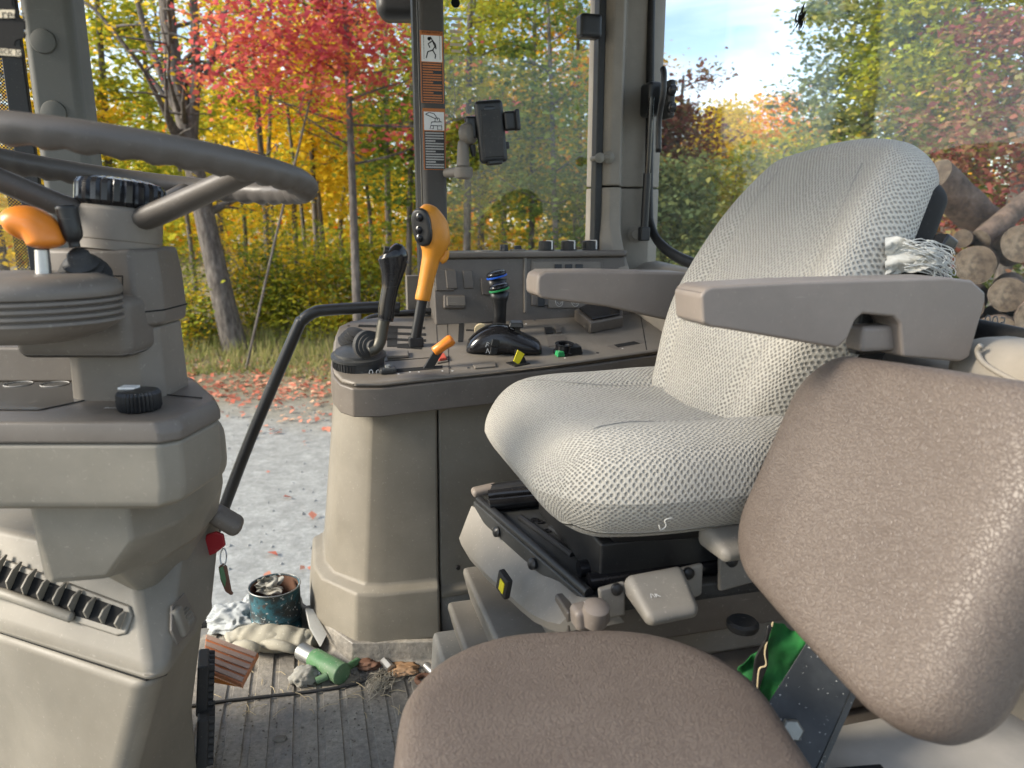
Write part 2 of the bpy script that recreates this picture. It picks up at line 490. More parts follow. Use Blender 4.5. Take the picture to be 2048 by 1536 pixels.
L.new(n1.outputs['Fac'], ma.inputs[0]); ma.inputs[1].default_value = 3.2; L.new(sx.outputs['Y'], ma.inputs[2])
edge = ramp_n(N, L, ma.outputs[0], [(0.0, 0.0), (1.0, 1.0)])
mr = N.new('ShaderNodeMapRange'); mr.inputs['From Min'].default_value = 10.0; mr.inputs['From Max'].default_value = 12.2
L.new(ma.outputs[0], mr.inputs['Value'])
L.new(mix_n(N, L, mr.outputs['Result'], gg, soil.outputs['Color']), b.inputs['Base Color'])
b.inputs['Roughness'].default_value = 0.95
bump_n(N, L, b, n2.outputs['Fac'], 0.35, 0.02)

# ---------------------------------------------------------------- object helpers
BASE = {}


def props(o, label=None, cat=None, group=None, kind=None):
    if label: o['label'] = label
    if cat: o['category'] = cat
    if group: o['group'] = group
    if kind: o['kind'] = kind
    return o


def thing(name, loc, label, cat, group=None):
    e = bpy.data.objects.new(name, None)
    e.empty_display_size = 0.05
    e.location = loc
    col.objects.link(e)
    BASE[e.name] = V(loc)
    return props(e, label, cat, group)


def mk(name, verts, faces, mat, parent=None, smooth=True, sharp=38, bevel=0, seg=2, sub=0, uvs=None, base=None):
    me = bpy.data.meshes.new(name)
    if parent is not None:
        base = BASE[parent.name]
    elif base is None:
        base = V((0, 0, 0))
    base = V(base)
    me.from_pydata([tuple(V(p) - base) for p in verts], [], faces)
    me.validate()
    import bmesh
    bm = bmesh.new(); bm.from_mesh(me)
    bmesh.ops.recalc_face_normals(bm, faces=bm.faces)
    bm.to_mesh(me); bm.free()
    if uvs is not None:
        ul = me.uv_layers.new(name='UVMap')
        for lp in me.loops:
            ul.data[lp.index].uv = uvs[lp.vertex_index]
    if smooth:
        me.shade_smooth()
        if sharp: me.set_sharp_from_angle(angle=R_(sharp))
    me.materials.append(MATS[mat])
    o = bpy.data.objects.new(name, me)
    col.objects.link(o)
    if parent is None:
        o.location = base
    else:
        o.parent = parent
    BASE[o.name] = base
    if bevel:
        md = o.modifiers.new('bevel', 'BEVEL')
        md.width = bevel; md.segments = seg; md.limit_method = 'ANGLE'; md.angle_limit = R_(28)
        md.harden_normals = True
    if sub:
        md = o.modifiers.new('sub', 'SUBSURF'); md.levels = sub; md.render_levels = sub
    return o


class MB:
    def __init__(s): s.v = []; s.f = []; s.uv = None

    def add(s, vs, fs):
        k = len(s.v); s.v += [V(p) for p in vs]; s.f += [tuple(i + k for i in f) for f in fs]; return s

    def box(s, fr, c, h, tx=1.0, ty=1.0):
        vs = []
        for dz in (-1, 1):
            kx, ky = (tx, ty) if dz > 0 else (1, 1)
            for dx, dy in ((-1, -1), (1, -1), (1, 1), (-1, 1)):
                vs.append(fr.p(c[0] + dx * h[0] * kx, c[1] + dy * h[1] * ky, c[2] + dz * h[2]))
        return s.add(vs, [(0, 3, 2, 1), (4, 5, 6, 7), (0, 1, 5, 4), (1, 2, 6, 5), (2, 3, 7, 6), (3, 0, 4, 7)])

    def loft(s, rings, cap=True, closed=True):
        n = len(rings[0]); vs = [p for r in rings for p in r]; fs = []
        for i in range(len(rings) - 1):
            for j in range(n if closed else n - 1):
                k = (j + 1) % n
                fs.append((i * n + j, i * n + k, (i + 1) * n + k, (i + 1) * n + j))
        if cap:
            fs.append(tuple(range(n - 1, -1, -1))); fs.append(tuple((len(rings) - 1) * n + j for j in range(n)))
        return s.add(vs, fs)

    def prism(s, poly, off):
        off = V(off)
        return s.loft([[V(p) for p in poly], [V(p) + off for p in poly]])

    def tube(s, path, r, n=12, side=None, cap=True):
        path = [V(p) for p in path]
        m = len(path)
        rs = r if isinstance(r, list) else [r] * m
        rings = []; prev = None
        for i, p in enumerate(path):
            t = (path[min(i + 1, m - 1)] - path[max(i - 1, 0)]).normalized()
            if prev is None:
                a = V(side) if side is not None else (V((0, 0, 1)) if abs(t.z) < 0.9 else V((1, 0, 0)))
            else:
                a = prev
            a = (a - t * a.dot(t)).normalized()
            prev = a
            b_ = t.cross(a)
            ra, rb = rs[i] if isinstance(rs[i], (list, tuple)) else (rs[i], rs[i])
            rings.append([p + a * (ra * math.cos(2 * math.pi * k / n)) + b_ * (rb * math.sin(2 * math.pi * k / n)) for k in range(n)])
        return s.loft(rings, cap)

    def lathe(s, o, axis, prof, n=28, rib=0, ribd=0):
        axis = V(axis).normalized()
        a = V((1, 0, 0)) if abs(axis.x) < 0.9 else V((0, 1, 0))
        a = (a - axis * a.dot(axis)).normalized(); b_ = axis.cross(a)
        rings = []
        for r, h in prof:
            rings.append([V(o) + axis * h + (a * math.cos(2 * math.pi * k / n) + b_ * math.sin(2 * math.pi * k / n)) *
                          max(r - (ribd if (rib and k % rib == 0) else 0), 1e-5) for k in range(n)])
        return s.loft(rings, True)

    def build(s, name, mat, parent=None, **k): return mk(name, s.v, s.f, mat, parent, **k)


def smoothpath(pts, n=6):
    """Catmull-Rom through the points."""
    P = [V(p) for p in pts]; out = []
    for i in range(len(P) - 1):
        p0, p1, p2, p3 = P[max(i - 1, 0)], P[i], P[i + 1], P[min(i + 2, len(P) - 1)]
        for j in range(n):
            t = j / n
            out.append(0.5 * ((2 * p1) + (p2 - p0) * t + (2 * p0 - 5 * p1 + 4 * p2 - p3) * t * t + (3 * p1 - p0 - 3 * p2 + p3) * t ** 3))
    out.append(P[-1])
    return out


def roundbox(fr, c, h, r, n=8, m=4, deform=None):
    """Rounded box with wrapped UVs in metres; deform works on local coordinates."""
    ax = []
    for k in range(3):
        core = h[k] - r
        s = [-core - r * math.tan(math.pi / 4 * (1 - i / m)) for i in range(m)]
        s += [-core + 2 * core * i / n for i in range(n + 1)]
        s += [core + r * math.tan(math.pi / 4 * (i + 1) / m) for i in range(m)]
        ax.append(s)
    vs = []; fs = []; uv = []; idx = {}

    def put(P, face):
        key = (round(P[0], 6), round(P[1], 6), round(P[2], 6), face)
        if key in idx: return idx[key]
        C = [max(-(h[k] - r), min(h[k] - r, P[k])) for k in range(3)]
        d = V([P[k] - C[k] for k in range(3)])
        q = V(C) + (d.normalized() * r if d.length > 0 else d)
        if face == 2: t = (P[0], P[1])
        elif face == -2: t = (P[0], P[1] + 0.3)
        elif face == -1: t = (-h[0] - (h[2] - P[2]), P[1])
        elif face == 1: t = (h[0] + (h[2] - P[2]), P[1])
        elif face == -3: t = (P[0], -h[1] - (h[2] - P[2]))
        else: t = (P[0], h[1] + (h[2] - P[2]))
        if deform: q = V(deform(q))
        idx[key] = len(vs)
        vs.append(fr.p(c[0] + q.x, c[1] + q.y, c[2] + q.z)); uv.append(t)
        return idx[key]

    N_ = len(ax[0])
    for k, tag in ((0, 1), (1, 3), (2, 2)):
        i1, i2 = [i for i in range(3) if i != k]
        for sgn in (-1, 1):
            for i in range(N_ - 1):
                for j in range(N_ - 1):
                    q = []
                    for di, dj in ((0, 0), (1, 0), (1, 1), (0, 1)):
                        P = [0, 0, 0]; P[k] = sgn * h[k]; P[i1] = ax[i1][i + di]; P[i2] = ax[i2][j + dj]
                        q.append(put(P, sgn * tag))
                    fs.append(tuple(q))
    return vs, fs, uv


def weld(o, d=0.0002):
    md = o.modifiers.new('weld', 'WELD'); md.merge_threshold = d


def rbox(name, fr, c, h, r, mat, parent, n=6, m=3, deform=None):
    vs, fs, uv = roundbox(fr, c, h, r, n, m, deform)
    o = mk(name, vs, fs, mat, parent, sharp=0, uvs=uv)
    # smooth across the face borders: merge normals by welding
    weld(o)
    return o


def rrect(t, a, b, r):
    """Point at fraction t round a rounded rectangle; r is one radius or four (++, -+, --, +-)."""
    rs = r if isinstance(r, (list, tuple)) else [r] * 4
    k = min(1.0, a / 0.05, b / 0.05)
    rs = [min(q * k, a * 0.98, b * 0.98) for q in rs]
    q = int(t * 4) % 4; f = t * 4 - int(t * 4)
    sx, sy = ((1, 1), (-1, 1), (-1, -1), (1, -1))[q]
    rr = rs[q]
    # each quarter: straight from the axis, arc, straight to the next axis
    if q % 2 == 0: l0, l1 = b - rr, a - rr
    else: l0, l1 = a - rr, b - rr
    arc = rr * math.pi / 2
    if f < 0.25: d = f / 0.25 * l0; first = True
    elif f > 0.75: d = (f - 0.75) / 0.25 * l1; first = False
    else: d = None
    if d is None:
        th = (f - 0.25) / 0.5 * math.pi / 2
        c_, s_ = math.cos(th), math.sin(th)
        if q % 2 == 0: return sx * (a - rr + rr * c_), sy * (b - rr + rr * s_)
        return sx * (a - rr + rr * s_), sy * (b - rr + rr * c_)
    if q % 2 == 0:
        return (sx * a, sy * d) if first else (sx * (a - rr - d), sy * b)
    return (sx * d, sy * b) if first else (sx * a, sy * (b - rr - d))


def pillow(name, fr, a, b, prof, e, mat, parent, n=72, rings_in=8, warp=None, corner=None):
    """Superellipse outline swept through a (scale, height) profile; top closed by inner rings."""
    rings = []
    def ring(s, h):
        out = []
        for k in range(n):
            t = 2 * math.pi * k / n
            ct, st = math.cos(t), math.sin(t)
            if corner:
                x, y = rrect(k / n, a * s, b * s, corner)
            else:
                x = math.copysign(abs(ct) ** (2 / e), ct) * a * s
                y = math.copysign(abs(st) ** (2 / e), st) * b * s
            z = h
            if warp: x, y, z = warp(x, y, z, s)
            out.append(fr.p(x, y, z))
        return out
    for s, h in prof: rings.append(ring(s, h))
    s0, h0 = prof[-1]
    for i in range(1, rings_in + 1):
        k = 1 - i / rings_in
        rings.append(ring(max(s0 * k, 0.002), h0 + 0.0 * k))
    mb = MB().loft(rings, True)
    return mb.build(name, mat, parent, sharp=0)


def text(body, fr, size, mat, parent, lift=0.0006, bold=0.0, mirror=False, align='CENTER'):
    cu = bpy.data.curves.new('lettering', 'FONT')
    cu.body = body; cu.size = size; cu.align_x = align; cu.align_y = 'CENTER'
    cu.offset = bold
    tmp = bpy.data.objects.new('lettering_tmp', cu)
    col.objects.link(tmp)
    dg = bpy.context.evaluated_depsgraph_get()
    me = bpy.data.meshes.new_from_object(tmp.evaluated_get(dg))
    bpy.data.objects.remove(tmp)
    k = -1 if mirror else 1
    vs = [fr.p(v.co.x * k, v.co.y, lift) for v in me.vertices]
    fs = [tuple(p.vertices) for p in me.polygons]
    return mk('lettering', vs, fs, mat, parent, smooth=False)

# ================================================================ OUTDOORS
GZ = -1.4                                   # the ground lies 1.4 m below the cab floor
rng = np.random.default_rng(11)


def npmesh(name, verts, loop_n, mat, parent=None, base=(0, 0, 0), smooth=False):
    """verts (F*loop_n,3): loose polygons of loop_n corners each."""
    me = bpy.data.meshes.new(name)
    nv = len(verts); nf = nv // loop_n
    me.vertices.add(nv); me.vertices.foreach_set('co', np.asarray(verts, dtype=np.float32).ravel())
    me.loops.add(nv); me.loops.foreach_set('vertex_index', np.arange(nv, dtype=np.int32))
    me.polygons.add(nf)
    me.polygons.foreach_set('loop_start', np.arange(0, nv, loop_n, dtype=np.int32))
    me.update(calc_edges=True)
    me.materials.append(MATS[mat])
    o = bpy.data.objects.new(name, me)
    col.objects.link(o)
    if parent: o.parent = parent
    else: o.location = base
    return o


def leaves(cent, size, flat=0.5, aspect=0.8, droop=0.0):
    """One small pointed leaf (a bent quad) at each centre, (N,4,3)."""
    n = len(cent)
    nrm = rng.normal(size=(n, 3)); nrm[:, 2] = np.abs(nrm[:, 2]) + flat * 2
    nrm /= np.linalg.norm(nrm, axis=1)[:, None]
    a = rng.normal(size=(n, 3)); a[:, 2] -= droop
    a -= nrm * (a * nrm).sum(1)[:, None]
    a /= np.linalg.norm(a, axis=1)[:, None]
    b = np.cross(nrm, a)
    s = size * rng.uniform(0.45, 1.45, n)[:, None]
    tip = cent + a * s * 0.55
    tail = cent - a * s * 0.45
    l = cent + b * s * 0.42 * aspect + nrm * s * 0.12
    r = cent - b * s * 0.42 * aspect + nrm * s * 0.12
    return np.stack([tail, r, tip, l], axis=1).reshape(-1, 3)


# the ground: one sheet to the horizon
xs = np.concatenate([[-900, -200, -60], np.linspace(-25, 30, 56), [70, 250, 900]])
ys = np.concatenate([[-300, -60, -10], np.linspace(0, 40, 61), [60, 120, 300, 900]])
gv = []
for y in ys:
    for x in xs:
        h = 0.05 * noise.noise(V((x * 0.35, y * 0.35, 0))) + 0.02 * noise.noise(V((x * 1.3, y * 1.3, 3)))
        h += 0.35 * max(0.0, min(1.0, (y - 11) / 8)) if -60 < x < 60 else 0
        gv.append((x, y, GZ + h))
nx = len(xs)
gf = [(j * nx + i, j * nx + i + 1, (j + 1) * nx + i + 1, (j + 1) * nx + i) for j in range(len(ys) - 1) for i in range(nx - 1)]
g = mk('ground', gv, gf, 'gravel', sharp=0)
props(g, 'packed grey gravel lane running into leafy soil at the wood edge', kind='structure')


def ground_z(x, y):
    h = 0.05 * noise.noise(V((x * 0.35, y * 0.35, 0))) + 0.02 * noise.noise(V((x * 1.3, y * 1.3, 3)))
    return GZ + h + 0.35 * max(0.0, min(1.0, (y - 11) / 8))


# fallen leaves and small stones: nobody could count them
n = 5200
fx = rng.uniform(-9, 6, n); fy = 10.7 + rng.normal(0, 1.0, n)
k = rng.random(n) < 0.05
fy[k] = rng.uniform(4.2, 9.5, k.sum())
fc = np.array([(x, y, ground_z(x, y) + 0.02) for x, y in zip(fx, fy)])
o = npmesh('fallen_leaves', leaves(fc, 0.085, flat=1.6), 4, 'litter')
props(o, 'red and tan fallen leaves scattered along the edge of the lane', kind='stuff')
n = 1300
sx_ = rng.uniform(-8, 4, n); sy_ = rng.uniform(3.5, 10.5, n)
st = []
for x, y in zip(sx_, sy_):
    r = rng.uniform(0.006, 0.02); z = ground_z(x, y)
    p = [V((x, y, z + r))] + [V((x + r * 1.4 * math.cos(t), y + r * 1.2 * math.sin(t), z - 0.004)) for t in (0.3, 2.4, 4.4)]
    for i in range(3): st += [p[0], p[1 + i], p[1 + (i + 1) % 3]]
o = npmesh('gravel_stones', [tuple(p) for p in st], 3, 'grey_metal_panel')
props(o, 'small loose grey stones strewn over the lane', kind='stuff')

# grass verge
n = 15000
gx = rng.uniform(-11, 7, n); gy = 11.1 + np.abs(rng.normal(0, 1.7, n)) + 0.5 * np.sin(gx * 1.1)
gh = rng.uniform(0.07, 0.32, n) * np.clip((gy - 10.6) / 2.2, 0.25, 1.2)
ga = rng.uniform(0, 6.28, n)
gz = np.array([ground_z(x, y) for x, y in zip(gx, gy)])
b0 = np.stack([gx, gy, gz], 1); wv = np.stack([np.cos(ga), np.sin(ga), np.zeros(n)], 1) * 0.014
tip = b0 + np.stack([rng.normal(0, 0.07, n), rng.normal(0, 0.07, n), gh], 1)
o = npmesh('verge_grass', np.stack([b0 - wv, b0 + wv, tip], 1).reshape(-1, 3), 3, 'grass')
props(o, 'green grass growing along the foot of the wood', kind='stuff')


# ---------------------------------------------------------------- trees
def branch_path(p, d, length, n=5, wob=0.12, up=0.0):
    out = [V(p)]; d = V(d).normalized()
    for i in range(n):
        d = (d + V((rnd.gauss(0, wob), rnd.gauss(0, wob), rnd.gauss(0, wob * 0.6) + up))).normalized()
        out.append(out[-1] + d * (length / n))
    return out


def taper(n, r0, r1): return [r0 + (r1 - r0) * i / (n - 1) for i in range(n)]


def tree(name, base, path, r0, r1, limbs, clumps, leaf, label, cat='tree', group=None, leafsize=0.10, per=34, spread=0.38,
         crown=None, flat=0.6, extra=None):
    """Trunk along path (offsets from base), limbs leaving it, and leaf clumps along the limbs and in the crown volume.
    limbs: (count, t0, t1, length, up); crown: (cx,cy,cz, rx,ry,rz) offsets for the loose clumps."""
    base = V(base)
    root = thing(name, base, label, cat, group)
    mb = MB()
    tp = smoothpath([base + V(p) for p in path], 5)
    mb.tube(tp, taper(len(tp), r0, r1), 9)
    tipc = []
    cnt, t0, t1, ln, up = limbs
    for i in range(cnt):
        t = t0 + (t1 - t0) * (i + rnd.random()) / max(cnt, 1)
        k = min(int(t * (len(tp) - 1)), len(tp) - 2)
        a = rnd.uniform(0, 6.283)
        L_ = ln * rnd.uniform(0.6, 1.15) * (1.15 - 0.55 * t)
        bp = branch_path(tp[k], (math.cos(a), math.sin(a), up + rnd.uniform(-0.1, 0.35)), L_, 6, 0.13, 0.02)
        rr = (r0 + (r1 - r0) * t) * rnd.uniform(0.32, 0.5)
        mb.tube(bp, taper(len(bp), rr, 0.006), 5)
        for j in range(1, len(bp)):
            tipc.append(bp[j])
            if rnd.random() < 0.75:
                sb = branch_path(bp[j], (rnd.gauss(0, 1), rnd.gauss(0, 1), rnd.gauss(0.15, 0.4)), L_ * 0.34, 4, 0.2)
                mb.tube(sb, taper(len(sb), rr * 0.34, 0.004), 4)
                tipc += sb[2:]
    for e in (extra or []):
        ep = smoothpath([base + V(p) for p in e[0]], 4)
        mb.tube(ep, taper(len(ep), e[1], e[2]), 7)
    mb.build('trunk', 'bark', root, sharp=0)
    pts = []
    for i in range(clumps):
        if crown and (not tipc or rnd.random() < 0.62):
            while True:
                q = V((rnd.uniform(-1, 1), rnd.uniform(-1, 1), rnd.uniform(-1, 1)))
                if q.length < 1: break
            c = base + V((crown[0] + q.x * crown[3], crown[1] + q.y * crown[4], crown[2] + q.z * crown[5]))
        else:
            c = rnd.choice(tipc)
        m_ = max(4, int(per * rnd.uniform(0.4, 1.5)))
        s = spread * rnd.uniform(0.6, 1.4)
        pts.append(np.array(c) + rng.normal(size=(m_, 3)) * np.array([s, s, s * 0.42]))
    pts = np.concatenate(pts) - np.array(base)
    pts = pts[pts[:, 2] > 0.05]
    npmesh('crown', leaves(pts, leafsize, flat=flat), 4, leaf, root)
    return root


def gp(px, Y, py=None):
    """Ground point under photo column px at distance Y."""
    x = (px - 1024) / FPX * Y * 1.0
    return V((x, Y, ground_z(x, Y) - 0.05))


def up_to(base, px, py):
    """Offset from base to the point seen at px,py in the base's distance plane."""
    q = at(px, py, base.y)
    return q - base


# the big leaning maple beside the lane
b0 = gp(466, 13.3)
tree('maple_tree', b0, [(0, 0, 0), up_to(b0, 452, 620), up_to(b0, 418, 470), up_to(b0, 372, 250), up_to(b0, 338, 60), up_to(b0, 325, -160)],
     0.235, 0.10, (14, 0.45, 0.95, 2.6, 0.35), 70, 'leaf_gold', 'large grey maple trunk leaning left, forked above, behind the steering wheel',
     leafsize=0.10, per=20, crown=(-1.2, 0.6, 6.5, 2.2, 1.2, 1.2),
     extra=[([up_to(b0, 382, 300), up_to(b0, 392, 120), up_to(b0, 380, -120)], 0.11, 0.05),
            ([up_to(b0, 376, 270), up_to(b0, 300, 90), up_to(b0, 250, -100)], 0.08, 0.03),
            ([up_to(b0, 360, 230), up_to(b0, 280, 130), up_to(b0, 190, 20), up_to(b0, 150, 0)], 0.05, 0.015),
            ([up_to(b0, 368, 240), up_to(b0, 430, 100), up_to(b0, 470, -60)], 0.05, 0.02)])
# red maple whose branches hang over the opening
b0 = gp(712, 12.2)
tree('maple_tree', b0, [(0, 0, 0), up_to(b0, 708, 450), up_to(b0, 700, 250), up_to(b0, 690, 0), up_to(b0, 680, -150)],
     0.075, 0.03, (17, 0.42, 1.0, 2.9, 0.12), 175, 'leaf_red', 'red maple with a thin straight trunk right of the doorway centre',
     leafsize=0.105, per=30, spread=0.25, crown=(-0.4, -0.8, 5.2, 1.6, 1.2, 1.25))
b0 = gp(455, 11.4)
tree('maple_tree', b0 + V((0, 0.5, 0)), [(0, 0, 0), up_to(b0, 530, 480), up_to(b0, 590, 240), up_to(b0, 640, 0), up_to(b0, 660, -140)],
     0.022, 0.010, (15, 0.5, 1.0, 2.1, 0.1), 110, 'leaf_red', 'slender red maple sapling leaning right across the big trunk',
     leafsize=0.10, per=22, spread=0.22, crown=(1.0, -0.2, 4.6, 1.2, 0.9, 0.9))
# trees seen through the door opening and the side window: px, Y, height, trunk radius, leaf, crown centre z, rx, rz, label
spec = [
    (238, 15.0, 8.0, 0.10, 'leaf_yellowgreen', 4.6, 1.7, 1.9, 'yellow-green tree close behind the front pillar'),
    (120, 14.0, 8.0, 0.10, 'leaf_gold', 3.8, 1.5, 2.2, 'golden tree half hidden by the front pillar'),
    (20, 14.5, 8.0, 0.12, 'leaf_gold', 3.4, 1.6, 2.4, 'golden tree at the windscreen edge of the view'),
    (548, 17.0, 9.0, 0.085, 'leaf_yellowgreen', 6.0, 1.9, 2.2, 'thin pale trunked tree just right of the big leaning maple'),
    (640, 21.0, 10.0, 0.09, 'leaf_gold', 6.3, 2.4, 2.4, 'thin tree with golden crown between the leaning maple and red maple'),
    (596, 26.0, 11.0, 0.10, 'leaf_gold', 6.0, 3.2, 3.2, 'golden tree deep in the wood under the steering wheel rim'),
    (780, 19.0, 9.5, 0.09, 'leaf_yellowgreen', 5.4, 2.1, 2.6, 'yellow-green tree left of the sticker pillar'),
    (812, 14.5, 8.0, 0.07, 'leaf_green', 3.7, 1.3, 1.7, 'green leafy tree just left of the sticker pillar'),
    (930, 14.0, 9.0, 0.085, 'leaf_yellowgreen', 4.4, 1.5, 2.3, 'tree with a straight grey trunk behind the phone holder'),
    (962, 16.5, 9.5, 0.09, 'leaf_green', 5.2, 1.8, 2.4, 'second grey trunk beside the phone holder'),
    (1060, 15.0, 8.5, 0.07, 'leaf_yellowgreen', 4.0, 1.7, 2.3, 'yellow-green tree in the middle of the side window'),
    (1120, 13.2, 7.5, 0.06, 'leaf_green', 3.3, 1.4, 1.9, 'green tree filling the right half of the side window'),
    (1165, 17.0, 9.0, 0.08, 'leaf_orange', 5.2, 1.7, 1.5, 'orange and pink topped tree at the side window latch'),
    (1010, 24.0, 11.0, 0.10, 'leaf_gold', 6.4, 3.0, 2.8, 'golden tree far back in the side window'),
    (330, 24.0, 11.0, 0.12, 'leaf_yellowgreen', 5.5, 3.0, 3.2, 'yellow-green tree deep behind the big leaning maple'),
    (450, 30.0, 12.0, 0.12, 'leaf_gold', 6.5, 3.6, 3.4, 'golden tree farthest back right of the leaning trunk'),
    (720, 32.0, 12.0, 0.12, 'leaf_gold', 6.5, 3.8, 3.6, 'golden tree farthest back behind the red maple'),
    (880, 30.0, 12.0, 0.12, 'leaf_yellowgreen', 6.5, 3.8, 3.8, 'yellow-green tree far back behind the sticker pillar'),
    (1150, 32.0, 10.0, 0.12, 'leaf_green', 5.0, 4.0, 3.2, 'green tree far back at the right of the side window'),
    (170, 28.0, 11.0, 0.12, 'leaf_gold', 5.8, 3.4, 3.4, 'golden tree far back just right of the front pillar'),
]
for px, Y, H, tr, lf, cz, rx, rz, lab in spec:
    b0 = gp(px, Y)
    lean = rnd.uniform(-0.5, 0.5)
    big = Y > 20
    tree('forest_tree', b0, [(0, 0, 0), (lean * 0.3, 0, H * 0.35), (lean * 0.6, 0.1, H * 0.7), (lean, 0, H)], tr, tr * 0.3,
         (12, 0.3, 0.98, rx * 1.1, 0.25), 190 if not big else 220, lf, lab, leafsize=0.112 if not big else 0.20, per=30, spread=0.25 if not big else 0.48,
         crown=(lean * 0.6, 0, cz * (0.74 if big else 1), rx, rx * 0.8, rz * (0.8 if big else 1)), group='trees of the wood edge')
# bare thin trunks standing in the wood
BT = [395, 495, 535, 560, 612, 655, 690, 745]
ORD = ['leftmost', 'second', 'third', 'fourth', 'fifth', 'sixth', 'seventh', 'eighth', 'ninth', 'tenth', 'eleventh', 'twelfth']
for i, (px, Y, top, r) in enumerate([(535, 18, 420, 0.07), (560, 22, 330, 0.075), (612, 19, 300, 0.06), (655, 24, 360, 0.09),
                                     (745, 22, 300, 0.07), (395, 22, 330, 0.08),
                                     (495, 29, 300, 0.10), (690, 34, 300, 0.11)]):
    b0 = gp(px, Y)
    tp = [b0 + V(p) for p in ((0, 0, 0), (rnd.uniform(-.2, .2), 0, 2.2), (rnd.uniform(-.4, .4), 0, 4.8), (rnd.uniform(-.7, .7), 0, 8.5))]
    sp_ = smoothpath(tp, 5)
    mb = MB().tube(sp_, taper(len(sp_), r, r * 0.4), 8)
    for q in range(4):
        k_ = rnd.randrange(6, len(sp_) - 1)
        bp = branch_path(sp_[k_], (rnd.gauss(0, 1), rnd.gauss(0, 1), 0.5), 1.2, 4, 0.15)
        mb.tube(bp, taper(len(bp), r * 0.3, 0.006), 4)
    o = mb.build('bare_trunk', 'bark', None, sharp=0, base=b0)
    props(o, 'thin bare trunk deep in the wood, %s from left in the doorway' % ORD[BT.index(px)], 'tree trunk', 'bare trunks in the wood')

# shrubs and saplings along the verge
SPX = [330, 365, 400, 520, 545, 570, 600, 625, 650, 690, 735, 770, 800, 840, 300, 270, 880, 920, 960, 1000, 1040, 1080, 1120, 1160, 60, 20, 580, 660, 720, 500]
SLF = [['leaf_yellowgreen', 'leaf_gold', 'leaf_green', 'leaf_yellowgreen'][i % 4] for i in range(30)]
def sreg(px): return 'through the doorway' if 170 < px < 835 else 'through the windscreen edge' if px < 170 else 'through the side window'
for i in range(30):
    px = [330, 365, 400, 520, 545, 570, 600, 625, 650, 690, 735, 770, 800, 840, 300, 270, 880, 920, 960, 1000, 1040, 1080, 1120, 1160, 60, 20, 580, 660, 720, 500][i]
    Y = 13.4 + (i * 0.37) % 2.8 + (0.9 if 500 < px < 800 else 0)
    lf = ['leaf_yellowgreen', 'leaf_gold', 'leaf_green', 'leaf_yellowgreen'][i % 4]
    b0 = gp(px, Y)
    h = rnd.uniform(0.9, 1.7) if Y < 14.6 else rnd.uniform(1.8, 3.4)
    same = sorted(q for q, f_ in zip(SPX, SLF) if f_ == lf and sreg(q) == sreg(px))
    root = thing('shrub', b0, ORD[same.index(px)] + ' from left of the ' + {'leaf_gold': 'golden', 'leaf_green': 'green', 'leaf_yellowgreen': 'yellow-green'}[lf] + ' shrubs at the wood edge ' + sreg(px), 'shrub', 'shrubs along the wood edge')
    mb = MB(); tips = []
    for q in range(7):
        bp = branch_path(b0, (rnd.gauss(0, 0.5), rnd.gauss(0, 0.5), 1), h * rnd.uniform(0.6, 1.0), 5, 0.14)
        mb.tube(bp, taper(len(bp), 0.012, 0.003), 4); tips += bp[1:]
    mb.build('stem', 'bark', root, sharp=0)
    pts = np.concatenate([np.array(rnd.choice(tips)) + rng.normal(size=(20, 3)) * [0.26, 0.26, 0.15] for q in range(46 if h < 1.75 else 80)]) - np.array(b0)
    npmesh('foliage', leaves(pts, 0.088, flat=0.7), 4, lf, root)

# the wood goes on behind: one far mass of foliage
n = 52000
a = rng.uniform(-1.0, 0.62, n); d_ = rng.uniform(34, 60, n)
fx = a * d_; top_ = 4.6 + 1.4 * np.sin(fx * 0.35) + 0.9 * np.sin(fx * 0.9 + 2)
fz = GZ + rng.random(n) ** 0.8 * (top_ + 1.2)
cl = np.stack([fx, d_, fz], 1) + rng.normal(size=(n, 3)) * 0.3
for nm, k0_, k1_, lf in (('far_wood', 0, 0.45, 'leaf_gold'), ('far_wood', 0.45, 0.85, 'leaf_yellowgreen'), ('far_wood', 0.85, 1.0, 'leaf_orange')):
    sel = cl[int(k0_ * n):int(k1_ * n)]
    o = npmesh(nm, leaves(sel, 0.42, flat=0.2), 4, lf)
    props(o, {'leaf_gold': 'far golden foliage of the wood', 'leaf_yellowgreen': 'far yellow-green foliage of the wood', 'leaf_orange': 'far orange foliage of the wood'}[lf], kind='stuff')

